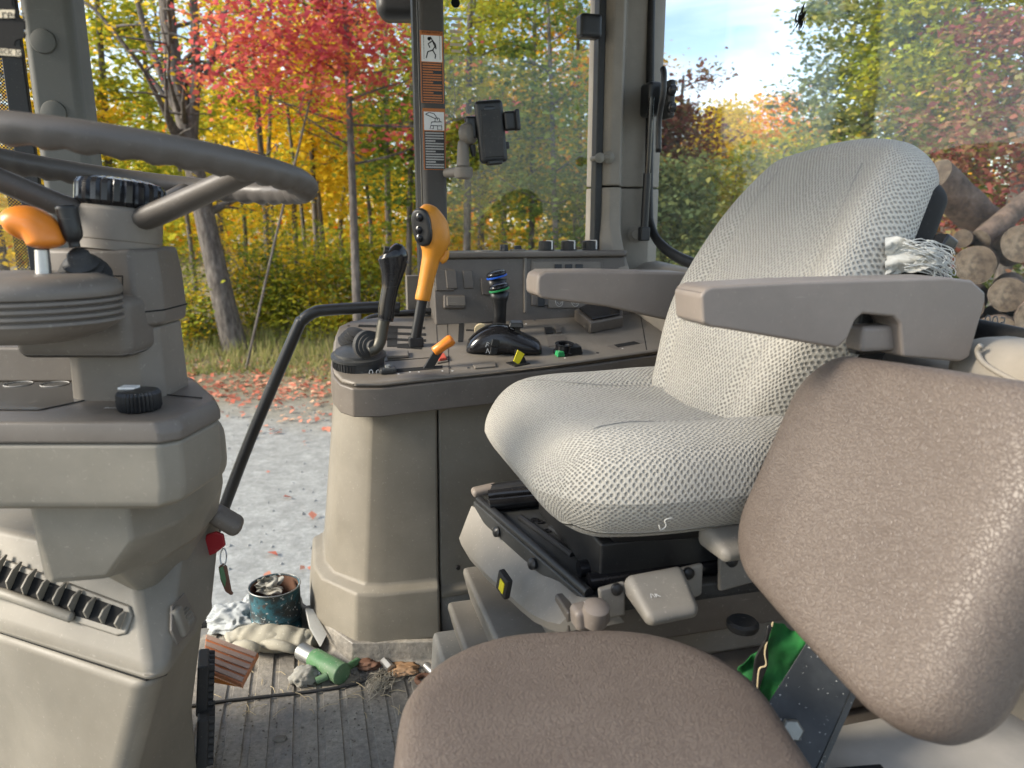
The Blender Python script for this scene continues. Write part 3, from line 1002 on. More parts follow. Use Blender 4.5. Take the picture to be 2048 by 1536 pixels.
# trees seen through the rear window
spec = [
    (1340, 17.0, 5.2, 0.09, 'leaf_crimson', 3.0, 0.95, 1.7, 'dull red and gold tree just right of the rear corner pillar', 0.12),
    (1400, 24.0, 5.4, 0.10, 'leaf_gold', 3.0, 1.5, 1.6, 'gold topped tree low in the rear window', 0.15),
    (1440, 15.5, 3.4, 0.06, 'leaf_yellowgreen', 1.8, 1.3, 1.0, 'low yellow-green tree in front of the gold tops', 0.11),
    (1345, 13.0, 3.4, 0.05, 'leaf_dull', 1.9, 1.0, 1.2, 'low dull green bush tree at the rear window corner', 0.10),
    (1480, 42.0, 7.6, 0.16, 'leaf_orange', 4.9, 2.8, 2.3, 'bright orange tree farthest off above the seat back', 0.26),
    (1560, 46.0, 8.4, 0.16, 'leaf_orange', 5.3, 3.2, 2.4, 'second bright orange tree far off above the seat back', 0.26),
    (1420, 38.0, 7.0, 0.16, 'leaf_gold', 4.2, 2.6, 2.3, 'golden tree far off in the rear window', 0.24),
    (1530, 22.0, 4.2, 0.10, 'leaf_yellowgreen', 2.2, 2.0, 1.2, 'yellow-green tree behind the top of the seat back', 0.13),
    (1760, 13.0, 9.0, 0.14, 'leaf_dull', 4.2, 1.95, 2.6, 'tall green tree left of the dark red maple in the rear window', 0.12),
    (1700, 15.5, 9.5, 0.14, 'leaf_dull', 5.4, 1.55, 2.2, 'tall dull green tree edging the bright sky', 0.12),
    (1870, 12.0, 8.0, 0.13, 'leaf_yellowgreen', 4.9, 1.5, 1.5, 'yellowish tree top at the upper right', 0.11),
    (1990, 10.5, 7.5, 0.12, 'leaf_crimson', 3.3, 1.55, 1.9, 'dark red maple at the far right of the rear window', 0.105),
    (1900, 15.0, 8.0, 0.12, 'leaf_green', 2.8, 2.2, 2.1, 'green tree behind the log pile', 0.12),
    (2060, 13.5, 7.0, 0.12, 'leaf_green', 2.4, 1.9, 2.0, 'green tree behind the logs at the picture edge', 0.12),
    (1640, 26.0, 5.6, 0.12, 'leaf_green', 3.0, 1.7, 2.0, 'green tree standing back beside the orange ones', 0.18),
]
for px, Y, H, tr, lf, cz, rx, rz, lab, ls in spec:
    b0 = gp(px, Y)
    lean = rnd.uniform(-0.4, 0.4)
    tree('forest_tree', b0, [(0, 0, 0), (lean * 0.3, 0, H * 0.35), (lean * 0.6, 0.1, H * 0.7), (lean, 0, H)], tr, tr * 0.3,
         (12, 0.25, 0.98, rx * 1.1, 0.22), 330, lf, lab, leafsize=ls, per=32, spread=0.26 if Y < 20 else 0.5,
         crown=(lean * 0.6, 0, cz, rx, rx * 0.9, rz), group='trees behind the tractor')

# ---------------------------------------------------------------- the log pile behind the tractor
def log(p0, p1, r, label):
    r *= 0.86
    p0, p1 = V(p0), V(p1)
    root = thing('log', (p0 + p1) / 2, label, 'log', 'logs piled behind the tractor')
    n = 12; nn = 20; ax = (p1 - p0).normalized()
    a = ax.orthogonal().normalized(); b_ = ax.cross(a)
    seed = rnd.random() * 50
    rings = []
    for i in range(n + 1):
        c = p0.lerp(p1, i / n)
        rings.append([c + (a * math.cos(t) + b_ * math.sin(t)) * r * (1 + 0.10 * noise.noise(V((math.cos(t) * 1.3, math.sin(t) * 1.3, i * 0.5 + seed))) - 0.08 * i / n)
                      for t in [2 * math.pi * k / nn for k in range(nn)]])
    MB().loft(rings, False).build('bark', 'log_bark', root, sharp=0)
    for end, s in ((0, -1), (n, 1)):
        c = p0 if end == 0 else p1
        rr = [[c + (q - c) * k + ax * s * 0.012 * (1 - k) for q in rings[end]] for k in (1.0, 0.97, 0.6, 0.25, 0.01)]
        mb = MB().loft(rr, False)
        uv = [(kk, 0.0) for kk in (1.0, 0.97, 0.6, 0.25, 0.01) for _ in rings[end]]
        mb.build('cut_end', 'cut_wood', root, sharp=0, uvs=uv)


LY = 6.0
def lp(px, py, Y=LY): return at(px, py, Y)
dirw = V((0.55, 0.83, -0.02))
log(lp(1868, 352, 6.6), lp(2030, 505, 6.9), 0.19, 'long dark log slanting down to the right across the pile')
log(lp(1960, 480, 6.3), lp(2140, 330, 6.9), 0.10, 'thin pale pole rising to the right at the picture edge')
log(lp(1925, 478, 6.2), lp(1925, 478, 6.2) + dirw * 1.2, 0.085, 'small log with a round tan end under the slanting log')
log(lp(2045, 487, 5.6), lp(2045, 487, 5.6) + dirw * 1.6, 0.16, 'big log with a pale sawn end at the picture edge')
log(lp(1950, 530, 5.9), lp(1950, 530, 5.9) + dirw * 1.6, 0.17, 'broad log with a greyish sawn end below the small round one')
log(lp(1860, 545, 6.1), lp(1860, 545, 6.1) + dirw * 1.4, 0.07, 'thin log end showing beside the torn seat threads')
log(lp(2015, 590, 5.7), lp(2015, 590, 5.7) + dirw * 1.6, 0.15, 'grey log end low in the pile behind the glass lettering')
log(lp(1930, 615, 5.8), lp(1930, 615, 5.8) + dirw * 1.6, 0.15, 'shaded log end just above the armrest')
log(lp(2075, 640, 5.4), lp(2075, 640, 5.4) + dirw * 1.6, 0.17, 'lowest log end at the right picture edge')
log(lp(1850, 600, 6.0), lp(1850, 600, 6.0) + dirw * 1.6, 0.16, 'dark log end hidden behind the near armrest')
log(lp(1990, 675, 5.6), lp(1990, 675, 5.6) + dirw * 1.6, 0.19, 'lowest log end above the rear sill')

# ================================================================ THE CAB SHELL
WALL = 2.09                                  # inner face of the right side wall
REAR = 1.00                                  # plane of the rear window
cabt = thing('tractor_cab', cab(0.3, WALL, 0), 'beige lined tractor cab shell with pillars, windows and rear trim', 'tractor cab')


def lw(p): return p.dot(EL), p.dot(EW)


def post(name, poly, z0, z1, mat, **k):
    return MB().prism([cab(l, w, z0) for l, w in poly], V((0, 0, z1 - z0))).build(name, mat, cabt, **k)


# front pillar
a0 = lw(atw(76, 300, 2.03)); a1 = lw(atw(178, 300, 2.03))
fpil = post('front_pillar', [(a0[0], 2.035), (a0[0] + 0.012, 2.02), (a1[0] - 0.012, 2.02), (a1[0], 2.035), (a1[0] + 0.004, 2.13), (a0[0] + 0.01, 2.13)], -0.2, 2.3, 'trim_front_pillar_backlit', bevel=0.008, seg=3)
for px, py in ((87, 83), (108, 226)):
    c = atw(px, py, 2.02); r = pxm(c, 24)
    MB().lathe(c + EW * 0.002, -EW, [(r * 0.99, 0), (r, 0.003), (r * 0.93, 0.008), (r * 0.6, 0.011), (0.001, 0.012)], 32).build('pillar_cap', 'trim_front_pillar_backlit', fpil, sharp=50)
# windscreen glass edge and frit left of the pillar
s0 = lw(atw(30, 300, 2.06)); s1 = lw(atw(78, 300, 2.06))
post('windscreen_seal', [(s0[0], 2.05), (s1[0] - 0.006, 2.05), (s1[0] - 0.006, 2.07), (s0[0], 2.07)], -0.2, 2.3, 'seal', bevel=0.003)
q = [cab(s0[0] - 0.40, 2.065, -0.1), cab(s0[0], 2.065, -0.1), cab(s0[0], 2.065, 2.3), cab(s0[0] - 0.40, 2.065, 2.3)]
MB().prism(q, EW * 0.005).build('windscreen', 'glass_front', cabt, smooth=False)
fw = 0.030
q = [cab(s0[0] - fw, 2.061, -0.1), cab(s0[0], 2.061, -0.1), cab(s0[0], 2.061, 2.3), cab(s0[0] - fw, 2.061, 2.3)]
mk('frit_border', q, [(0, 1, 2, 3)], 'frit', cabt, smooth=False, uvs=[(0, 0), (fw, 0), (fw, 2.4), (0, 2.4)])

# door pillar (carries the stickers)
d0 = lw(atw(846, 240, 2.05)); d1 = lw(atw(893, 240, 2.05))
dpil = post('door_pillar', [(d0[0] - 0.004, 2.06), (d0[0] + 0.006, 2.05), (d1[0] - 0.008, 2.05), (d1[0], 2.062), (d1[0] + 0.004, 2.15), (d0[0], 2.15)], 0.55, 2.3, 'trim_door_pillar_backlit', bevel=0.006, seg=3)
e0 = lw(atw(830, 240, 2.09))
post('door_seal', [(e0[0], 2.085), (e0[0] + 0.012, 2.075), (d0[0] - 0.006, 2.075), (d0[0] - 0.006, 2.12), (e0[0], 2.12)], 0.55, 2.3, 'seal', bevel=0.003)
post('door_highlight_strip', [(e0[0] + 0.010, 2.068), (d0[0] - 0.006, 2.064), (d0[0] - 0.006, 2.0745), (e0[0] + 0.012, 2.0745)], 0.55, 2.3, 'trim_beige')  # pale strip that paints the highlight beside the door seal


def decal(name, px0, py0, px1, py1, split, w=2.0485):
    """A warning sticker on the door pillar: orange border, white pictogram field, dark text field."""
    p00 = atw(px0, py0, w); p11 = atw(px1, py1, w)
    l0, l1 = p00.dot(EL), p11.dot(EL); z1, z0 = p00.z, p11.z
    zs = z1 + (z0 - z1) * split
    fr = Fr(cab((l0 + l1) / 2, w, z0), EL, EZ)
    hw = (l1 - l0) / 2
    o = MB().box(Fr(cab((l0 + l1) / 2, w, (z0 + z1) / 2), EL, EZ), (0, 0, 0), (hw, (z1 - z0) / 2, 0.0005)).build(name, 'decal_orange', dpil, smooth=False)
    m_ = hw * 0.10
    head = (z1 - zs) * 0.14
    MB().box(Fr(cab((l0 + l1) / 2, w - 0.0008, (z1 + zs) / 2 - head / 2), EL, EZ), (0, 0, 0), (hw - m_, (z1 - zs - head) / 2 - 0.001, 0.0004)).build('pictogram_field', 'white_print', o, smooth=False)
    MB().box(Fr(cab((l0 + l1) / 2, w - 0.0008, (zs + z0) / 2), EL, EZ), (0, 0, 0), (hw - m_, (zs - z0) / 2 - 0.0015, 0.0004)).build('text_field', 'black', o, smooth=False)
    return o, fr, hw, z0, zs, z1, (l0 + l1) / 2


def strokes(lines, c, s, w, r, name, mat, parent):
    mb = MB()
    for ln in lines:
        mb.tube([cab(c[0] + x * s, w, c[1] + y * s) for x, y in ln], r, 6)
    return mb.build(name, mat, parent)


def text_lines(o, lc, hw, z0, zs, n, mat, w):
    mb = MB()
    for i in range(n):
        z = zs - (i + 0.9) * (zs - z0) / (n + 0.9)
        L_ = (hw * 0.82) * (1.0 if i % 4 != 3 else 0.55)
        mb.box(Fr(cab(lc - hw * 0.82 + L_, w, z), EL, EZ), (0, 0, 0), (L_, (zs - z0) / n * 0.26, 0.0002))
    mb.build('text_lines', mat, o, smooth=False)


o, fr, hw, z0, zs, z1, lc = decal('warning_decal', 839, 60, 888, 207, 0.43)
text_lines(o, lc, hw, z0, zs, 15, 'decal_orange', 2.0472)
text('WARNING', Fr(cab(lc + 0.002, 2.0479, z1 - (z1 - zs) * 0.06), EL, EZ), 0.011, 'slot_black', o, 0.0003)
zc = (z1 + zs) / 2
strokes([[(-0.1, 0.9), (0.1, 0.6), (0.3, 0.1), (0.1, -0.2), (-0.35, -0.35), (-0.5, -0.9)], [(0.1, -0.2), (0.35, -0.6), (0.3, -0.9)], [(0.1, 0.6), (-0.3, 0.3), (-0.15, 0.0)], [(0.1, 0.6), (0.35, 0.3), (0.4, -0.1)]],
        (lc, zc - 0.003), (z1 - zs) * 0.38, 2.0475, 0.0016, 'pictogram', 'slot_black', o)
MB().lathe(cab(lc - 0.006, 2.0478, zc + (z1 - zs) * 0.24), -EW, [(0.0045, 0), (0.0045, 0.0006), (0.0001, 0.0007)], 14).build('pictogram_head', 'slot_black', o)
strokes([[(-0.7, 1), (-0.7, -1)]], (lc, zc - 0.002), (z1 - zs) * 0.38, 2.0475, 0.0006, 'pictogram_frame', 'slot_black', o)
strokes([[(0.75, 1), (0.75, -1)]], (lc, zc - 0.002), (z1 - zs) * 0.38, 2.0475, 0.0006, 'pictogram_frame', 'slot_black', o)
o, fr, hw, z0, zs, z1, lc = decal('warning_decal', 845, 216, 892, 340, 0.36)
text_lines(o, lc, hw, z0, zs, 14, 'grey_print', 2.0472)
zc = (z1 + zs) / 2
strokes([[(-1.0, 0.75), (-0.6, 0.95), (0.0, 0.85), (0.35, 0.4), (0.4, 0.1)], [(-1.0, 0.75), (-0.5, 0.55), (0.1, 0.3)], [(-0.3, -0.1), (0.9, -0.05), (0.9, -0.5), (-0.4, -0.5), (-0.3, -0.1)],
         [(-0.4, -0.5), (-0.5, -0.85), (-0.1, -0.85), (-0.1, -0.5)], [(0.4, -0.5), (0.4, -0.95), (0.9, -0.95), (0.9, -0.5)], [(0.1, -0.05), (0.15, 0.35), (0.6, 0.35), (0.7, -0.05)]],
        (lc, zc - 0.004), (z1 - zs) * 0.40, 2.0475, 0.0011, 'pictogram', 'slot_black', o)

# side window between the door pillar and the rear corner
g0 = lw(atw(894, 300, 2.12)); g1 = lw(atw(1204, 300, 2.12))
zs0 = atw(1050, 488, 2.10).z - 0.03
q = [cab(g0[0] - 0.02, 2.115, zs0), cab(g1[0] + 0.02, 2.115, zs0), cab(g1[0] + 0.02, 2.115, 2.3), cab(g0[0] - 0.02, 2.115, 2.3)]
swin = MB().prism(q, EW * 0.005).build('side_window', 'glass_side', cabt, smooth=False)
c = atw(912, 70, 2.1135)
for dz in range(6):
    MB().box(Fr(c + EZ * (0.040 - dz * 0.016), EL, EZ), (0, 0, 0), (0.017 - 0.004 * (dz % 2), 0.0035, 0.0003)).build('glass_marking', 'cream_print', swin, smooth=False)
MB().lathe(atw(911, 6, 2.1135), -EW, [(0.012, 0), (0.012, 0.0006), (0.0001, 0.0006)], 18).build('glass_marking', 'slot_black', swin, sharp=30)
h0 = lw(atw(1190, 300, 2.09)); h1 = lw(atw(1204, 300, 2.09))
post('window_seal', [(h0[0], 2.08), (h1[0], 2.08), (h1[0], 2.12), (h0[0], 2.12)], zs0, 2.3, 'seal', bevel=0.004)
c = atw(1178, 54, 2.055); r = pxm(c, 23)
o = rbox('window_latch', Fr(c, EL, EW, EZ), (0, 0, 0), (r, 0.022, r * 0.98), 0.010, 'black', cabt)
c = atw(1210, 315, 2.04)
MB().tube([c - EL * 0.016 + EW * 0.06, c - EL * 0.014, c + EL * 0.012], [0.007, 0.006, 0.006], 10).build('hinge_pin', 'trim_beige', cabt)
MB().lathe(atw(1216, 315, 2.05), -EW, [(0.017, 0), (0.017, 0.006), (0.012, 0.010), (0.001, 0.012)], 24).build('hinge_cover', 'trim_beige', cabt)
MB().lathe(atw(1198, 316, 2.045), -EW, [(0.013, 0), (0.014, 0.008), (0.001, 0.012)], 20).build('hinge_knob', 'trim_beige', cabt)

# rear corner pillar: two faces meeting in a soft edge, widening into the sill
def crn(px, py, w): return lw(atw(px, py, w))
k0 = crn(1203, 300, 2.08)[0]; k1 = crn(1236, 300, 2.055)[0]; k2 = REAR + 0.005; RW = lw(atl(1303, 200, REAR))[1]
zsm = atw(1240, 372, 2.03).z
lowz = atw(1240, 500, 2.03).z
poly = [(k0, 2.095), (k0 + 0.006, 2.08), (k1 - 0.02, 2.060), (k1 + 0.01, 2.055), (k2 - 0.09, RW + 0.004), (k2 - 0.03, RW), (k2, RW), (k2 + 0.04, RW + 0.02), (k2 + 0.04, 2.2), (k0, 2.2)]
rp = MB().loft([[cab(l, w, z) for l, w in poly] for z in (zsm + 0.002, 2.3)]).build('rear_pillar', 'trim_pillar', cabt, bevel=0.006)
MB().prism([cab(k0 + 0.03, RW + 0.03, zsm - 0.03), cab(k2 - 0.02, RW + 0.03, zsm - 0.03), cab(k2, RW + 0.06, zsm - 0.03), cab(k0 + 0.03, RW + 0.06, zsm - 0.03)], EZ * 0.06).build('pillar_core', 'trim_dark', rp)
poly2 = [(k0, 2.095), (k0 + 0.006, 2.077), (k1 - 0.02, 2.056), (k1 + 0.01, 2.051), (k2 - 0.09, RW), (k2 - 0.03, RW - 0.004), (k2, RW - 0.004), (k2 + 0.04, RW + 0.02), (k2 + 0.04, 2.2), (k0, 2.2)]
rings = []
for t in range(9):
    z = zsm - 0.002 - (zsm - lowz + 0.10) * t / 8
    f = max(0.0, (t - 2) / 6) ** 2
    rings.append([cab(l, w - f * 0.14 * (1 if w < 2.1 and l > k1 - 0.05 else 0.25 if w < 2.1 else 0), z) for l, w in poly2])
MB().loft(rings).build('pillar_foot', 'trim_pillar', rp, sharp=50, bevel=0.004)

# rear window: pane, black seal round the opening, ledge and panel below it
ptsz = [(1303, -30), (1300, 200), (1298, 400), (1303, 455), (1325, 492), (1380, 525)]
path = [atl(px, py, REAR - 0.012) for px, py in ptsz]
endp = atl(2020, 672, REAR - 0.012)
path = [p for p in path]
zbot = path[-1].z
rp_ = [cab(REAR - 0.012, lw(p)[1], p.z) for p in path]
path2 = smoothpath([path[0] + EZ * 0.5] + path + [cab(REAR - 0.012, 1.5, (zbot + endp.z) / 2), endp, cab(REAR - 0.012, 0.75, endp.z - 0.01)], 6)
MB().tube(path2, (0.011, 0.016), 10, side=EL).build('rear_window_seal', 'seal', cabt, sharp=0)
wtop = lw(path[0])[1]
q = [cab(REAR, wtop + 0.02, zbot - 0.08), cab(REAR, 0.5, zbot - 0.08), cab(REAR, 0.5, 2.3), cab(REAR, wtop + 0.02, 2.3)]
rwin = MB().prism(q, EL * 0.005).build('rear_window', 'glass_rear', cabt, smooth=False)
fr = Fr(atl(1990, 645, REAR - 0.001), -EW, EZ)
text('500', fr, 0.026, 'grey_print', rwin, 0.0003, mirror=True)
text('(', Fr(atl(1962, 618, REAR - 0.001), -EW, EZ), 0.024, 'grey_print', rwin, 0.0003, mirror=True)
# insect smear on the glass
mb = MB()
c = atl(1600, 42, REAR - 0.002)
for i in range(60):
    t = rnd.uniform(0, 1); s = rnd.uniform(0.002, 0.007) * (1.4 - t)
    p = c - EW * rnd.gauss(0, 0.008) + EZ * (rnd.gauss(0, 0.011))
    d = (EZ * rnd.uniform(0.5, 1) - EW * rnd.uniform(0.1, 0.6)).normalized() * s * 1.5
    e = EL.cross(d).normalized() * s * 0.5
    mb.add([p - d, p + e, p + d, p - e], [(0, 1, 2, 3)])
mb.build('insect_smear', 'slot_black', rwin, smooth=False)
# ledge of trim under the rear window and the panel to the floor
def lowtrim(w): return zbot - 0.03 + (endp.z - zbot) * (2.0 - w) / (2.0 - lw(endp)[1])
rings = []
for w in (2.10, 2.0, 1.8, 1.5, 1.2, 0.95, 0.6, 0.3):
    z = lowtrim(w)
    rings.append([cab(REAR + 0.02, w, z + 0.018), cab(REAR - 0.03, w, z + 0.012), cab(REAR - 0.085, w, z - 0.02), cab(REAR - 0.11, w, z - 0.08), cab(REAR - 0.12, w, z - 0.4), cab(REAR - 0.12, w, 0.0), cab(REAR + 0.02, w, 0.0)])
MB().loft(rings).build('rear_panel', 'trim_pillar', cabt, sharp=40, bevel=0.006)
# side panel below the side window, behind the console
MB().box(CABF, (0.62, 2.11, 0.42), (0.36, 0.02, 0.43)).build('side_lower_panel', 'trim_mid', cabt)
# belt guide moulding at the right picture edge
c = atl(2092, 775, 0.86)
fr = Fr(c, EL, EW, EZ)
vs, fs, uv = roundbox(fr, (0, 0, 0), (0.06, 0.115, 0.052), 0.045, 8, 5, lambda q: (q.x - 0.5 * max(0, -q.z) * 0.3, q.y, q.z * (1 + 0.6 * max(0, -q.y) / 0.115) + 0.05 * max(0, -q.y) / 0.115))
o = mk('belt_guide', vs, fs, 'trim_pillar', cabt, sharp=0, uvs=uv); weld(o)
MB().tube(smoothpath([atl(1962, 690, 0.80), atl(1955, 705, 0.80), atl(1975, 732, 0.80), atl(2050, 772, 0.80), atl(2100, 790, 0.80)], 5), 0.0035, 8).build('belt_guide_bead', 'trim_pillar', cabt, sharp=0)
# left wheel arch lining under the trainer seat, lower right
vs, fs, uv = roundbox(Fr(cab(0.66, 0.53, 0.14), EL, EW, EZ), (0, 0, 0), (0.30, 0.26, 0.22), 0.12, 8, 6)
o = mk('wheel_arch_lining', vs, fs, 'trim_light', cabt, sharp=0, uvs=uv); weld(o)
# floor pan and rear riser under the seats
MB().prism([cab(-0.75, 0.0, -0.03), cab(0.9, 0.0, -0.03), cab(0.9, 2.05, -0.03), cab(0.2, 2.05, -0.03), cab(0.0, 1.86, -0.03), cab(-0.75, 1.86, -0.03)], EZ * 0.03).build('floor_pan', 'grey_metal_panel', cabt, bevel=0.004)
MB().tube([cab(-0.75, 1.865, 0.004), cab(0.02, 1.865, 0.004)], 0.014, 8).build('sill_seal', 'seal', cabt)

# unseen cab roof added to shade the interior, cut short to admit sky light
MB().prism([cab(-1.05, 0.80, 1.70), cab(1.06, 0.80, 1.70), cab(1.06, 2.2, 1.70), cab(-1.05, 2.2, 1.70)], EZ * 0.09).build('unseen_shade_roof', 'trim_pillar', cabt, bevel=0.02)

# exterior mirror arm cover at the top of the doorway
c = at(806, 2, 2.35)
vs, fs, uv = roundbox(Fr(c, (1, 0, 0), (0, 1, 0), EZ), (0, 0, 0), (0.075, 0.05, 0.055), 0.035, 6, 5)
o = mk('mirror_housing', vs, fs, 'black', None, sharp=0, uvs=uv, base=c); weld(o)
props(o, 'black mirror housing hanging at the top left of the sticker pillar', 'mirror')

# rear window latch and its gas strut
t_ = thing('gas_strut', atl(1283, 468, REAR - 0.04), 'black gas strut along the rear corner pillar with a round foot', 'gas strut')
a = atl(1288, 465, REAR - 0.05); b_ = atl(1303, 195, REAR - 0.05)
MB().tube([a, a.lerp(b_, 0.45)], 0.0115, 12).build('cylinder', 'black', t_)
MB().tube([a.lerp(b_, 0.45), b_], 0.008, 10).build('rod', 'black_gloss', t_)
MB().box(Fr(a - EZ * 0.004, EL, EW, EZ), (0, 0, 0), (0.014, 0.014, 0.020)).build('end_fitting', 'black', t_, bevel=0.004)
MB().lathe(atl(1276, 468, REAR - 0.042) + EW * 0.012, -EW - EL * 0.3, [(0.026, 0), (0.026, 0.006), (0.017, 0.010), (0.015, 0.014), (0.001, 0.014)], 24).build('mounting_foot', 'trim_pillar', t_)
t_ = thing('window_handle', atl(1318, 200, REAR - 0.04), 'black rear window latch with a long upright handle', 'latch')
rbox('latch_body', Fr(atl(1302, 200, REAR - 0.03), EL, EW, EZ), (0, 0, 0), (0.022, pxm(b_, 24), pxm(b_, 33)), 0.012, 'black', t_)
rbox('latch_plate', Fr(atl(1336, 200, REAR - 0.014), EL, EW, EZ), (0, 0, 0), (0.010, pxm(b_, 20), pxm(b_, 36)), 0.008, 'black', t_)
for py in (180, 215):
    MB().lathe(atl(1348, py, REAR - 0.012), -EL, [(0.015, 0), (0.015, 0.014), (0.009, 0.018), (0.001, 0.019)], 18).build('latch_knob', 'black_gloss', t_)
hp = smoothpath([atl(1317, 305, REAR - 0.07), atl(1318, 240, REAR - 0.075), atl(1326, 190, REAR - 0.08), atl(1328, 150, REAR - 0.08), atl(1326, 138, REAR - 0.078)], 5)
MB().tube(hp, (0.008, 0.0095), 12).build('handle', 'black', t_, sharp=0)

# ================================================================ FLOOR
mat_t = thing('floor_mat', cab(-0.1, 1.2, 0.0), 'grey ribbed rubber floor mat with dried mud', 'floor mat')
MB().prism([cab(-0.7, 0.3, 0.001), cab(0.42, 0.3, 0.001), cab(0.42, 1.55, 0.001), cab(0.05, 1.58, 0.001), cab(-0.06, 1.78, 0.001), cab(-0.7, 1.83, 0.001)], EZ * 0.006).build('mat_sheet', 'floor_rubber', mat_t, bevel=0.002)
for i in range(22):
    l = -0.62 + i * 0.0475
    w1 = 1.82 if l < -0.1 else (1.60 if l > 0.03 else 1.74)
    w1 = min(w1, 1.80 if l < -0.09 else 1.56)
    mb = MB()
    ring = []
    for j in range(13):
        w = 0.32 + (w1 - 0.32) * j / 12
        fan = l + 0.05 * (l + 0.15) * (1.2 - w)
        h = 0.0035 + 0.0012 * noise.noise(V((l * 9, w * 6, 1)))
        ring.append([cab(fan - 0.0175, w, 0.0065), cab(fan - 0.016, w, 0.007 + h), cab(fan + 0.016, w, 0.007 + h), cab(fan + 0.0175, w, 0.0065)])
    mb.loft(ring).build('rib', 'floor_rubber', mat_t, sharp=35)
# upturned lip of the mat round the console foot
rings = []
for (l, w), (dl, dw) in zip([(-0.075, 1.84), (-0.07, 1.80), (0.05, 1.585), (0.23, 1.545), (0.30, 1.54)], [(-1, 0), (-0.9, -0.3), (-0.6, -0.8), (0, -1), (0, -1)]):
    rings.append([cab(l + dl * 0.03, w + dw * 0.03, 0.006), cab(l + dl * 0.012, w + dw * 0.012, 0.02), cab(l + dl * 0.004, w + dw * 0.004, 0.062), cab(l - dl * 0.01, w - dw * 0.01, 0.062), cab(l - dl * 0.01, w - dw * 0.01, 0.004)])
MB().loft(rings).build('mat_lip', 'floor_rubber', mat_t, sharp=60, bevel=0.004)

# ================================================================ STEERING WHEEL AND DASH
HUB = at(240, 452, 1.0)
WN = (EZ + EL * 0.1145 + EW * 0.0597).normalized()          # the wheel leans towards the driver
WX = (EL - WN * EL.dot(WN)).normalized(); WY = WN.cross(WX)
WC = V((-0.503, 1.0017, 1.069))
WR = 0.2294
swh = thing('steering_wheel', HUB, 'grey-brown three-spoke steering wheel with a black ribbed centre knob', 'steering wheel')


def rimp(t, r=WR, h=0): return WC + (WX * math.cos(t) + WY * math.sin(t)) * r + WN * h


n, m = 144, 16
rings = []
for i in range(n):
    t = 2 * math.pi * i / n
    rad = WX * math.cos(t) + WY * math.sin(t)
    g = 0.0042 * (0.5 + 0.5 * math.cos(t * 44))
    ring = []
    for k in range(m):
        a = 2 * math.pi * k / m
        rr = 0.0175 - (g if math.sin(a) < -0.2 else 0)
        ring.append(rimp(t) + rad * math.cos(a) * rr + WN * math.sin(a) * rr)
    rings.append(ring)
mb = MB()
vs = [p for r in rings for p in r]
fs = [(i * m + k, ((i + 1) % n) * m + k, ((i + 1) % n) * m + (k + 1) % m, i * m + (k + 1) % m) for i in range(n) for k in range(m)]
mb.add(vs, fs).build('rim', 'wheel_grip', swh, sharp=0)
hubtop = HUB + WN * 0.028
def spoke(t, start=0.0):
    e = rimp(t, WR - 0.004, -0.004)
    d0 = (WX * math.cos(t) + WY * math.sin(t))
    s = HUB + d0 * start + WN * 0.0
    pts = [s, s.lerp(e, 0.3) - WN * 0.004, s.lerp(e, 0.72) - WN * 0.002, e]
    sp = smoothpath(pts, 4)
    MB().tube(sp, [(0.0155 - 0.003 * i / (len(sp) - 1), 0.019 - 0.004 * i / (len(sp) - 1)) for i in range(len(sp))], 12, side=WN).build('spoke', 'wheel_grip', swh, sharp=0)
for t in (R_(-42), R_(78), R_(198)):
    spoke(t)
MB().lathe(HUB - WN * 0.032, WN, [(0.050, 0), (0.050, 0.012), (0.051, 0.013), (0.051, 0.05), (0.047, 0.055), (0.001, 0.055)], 48).build('hub', 'trim_mid', swh, sharp=40, bevel=0.002)
kn = MB().lathe(HUB + WN * 0.028, WN, [(0.040, -0.006), (0.050, -0.004), (0.0535, 0.0), (0.0535, 0.021), (0.050, 0.027), (0.036, 0.031), (0.001, 0.0325)], 96, rib=4, ribd=0.003).build('centre_knob', 'black_gloss', swh, sharp=30)
MB().lathe(HUB + WN * 0.020, WN, [(0.043, 0), (0.043, 0.006), (0.001, 0.006)], 40).build('knob_collar', 'metal_dull', swh, sharp=40)

dash = thing('steering_console', at(240, 1400, 1.1) * 1.0 - EZ * 0.3, 'beige and grey steering column pedestal with instrument panel and air vent', 'steering column')
# column shroud (upper) and post (lower)
def colring(z, pts): return [V((x, y, z)) for x, y in pts]
ch = HUB - WN * 0.030
up = [(-0.085, -0.045), (-0.028, -0.060), (0.030, -0.050), (0.050, -0.020), (0.050, 0.05), (0.0, 0.065), (-0.085, 0.05)]
zt = at(250, 497, 0.96).z; zb = at(250, 655, 0.96).z
cx, cy = HUB.x + 0.005, HUB.y
col_ = MB().loft([colring(zt, [(cx + a * 0.93, cy + b * 0.95) for a, b in up]), colring(zt - 0.03, [(cx + a, cy + b) for a, b in up]), colring(zb + 0.02, [(cx + a * 1.02, cy + b * 1.05) for a, b in up]),
                  colring(zb, [(cx + a * 0.98, cy + b * 1.0) for a, b in up])]).build('column_shroud', 'trim_dark', dash, bevel=0.006, seg=3)
lo = [(-0.072, -0.040), (-0.055, -0.048), (0.026, -0.042), (0.044, -0.02), (0.044, 0.05), (0.0, 0.06), (-0.072, 0.05)]
zd = 0.765
MB().loft([colring(zb - 0.0005, [(cx + a * 0.95, cy + b) for a, b in lo]), colring(zd - 0.02, [(cx + a * 1.0, cy + b * 1.05) for a, b in lo])]).build('column_post', 'trim_mid', dash, bevel=0.005)
MB().loft([colring(zb + 0.0215, [(cx + a * 1.025, cy + b * 1.055) for a, b in up]), colring(zb + 0.0195, [(cx + a * 1.025, cy + b * 1.055) for a, b in up])]).build('shroud_joint', 'slot_black', dash)
f2 = at(205, 560, 0.925)
mb = MB()
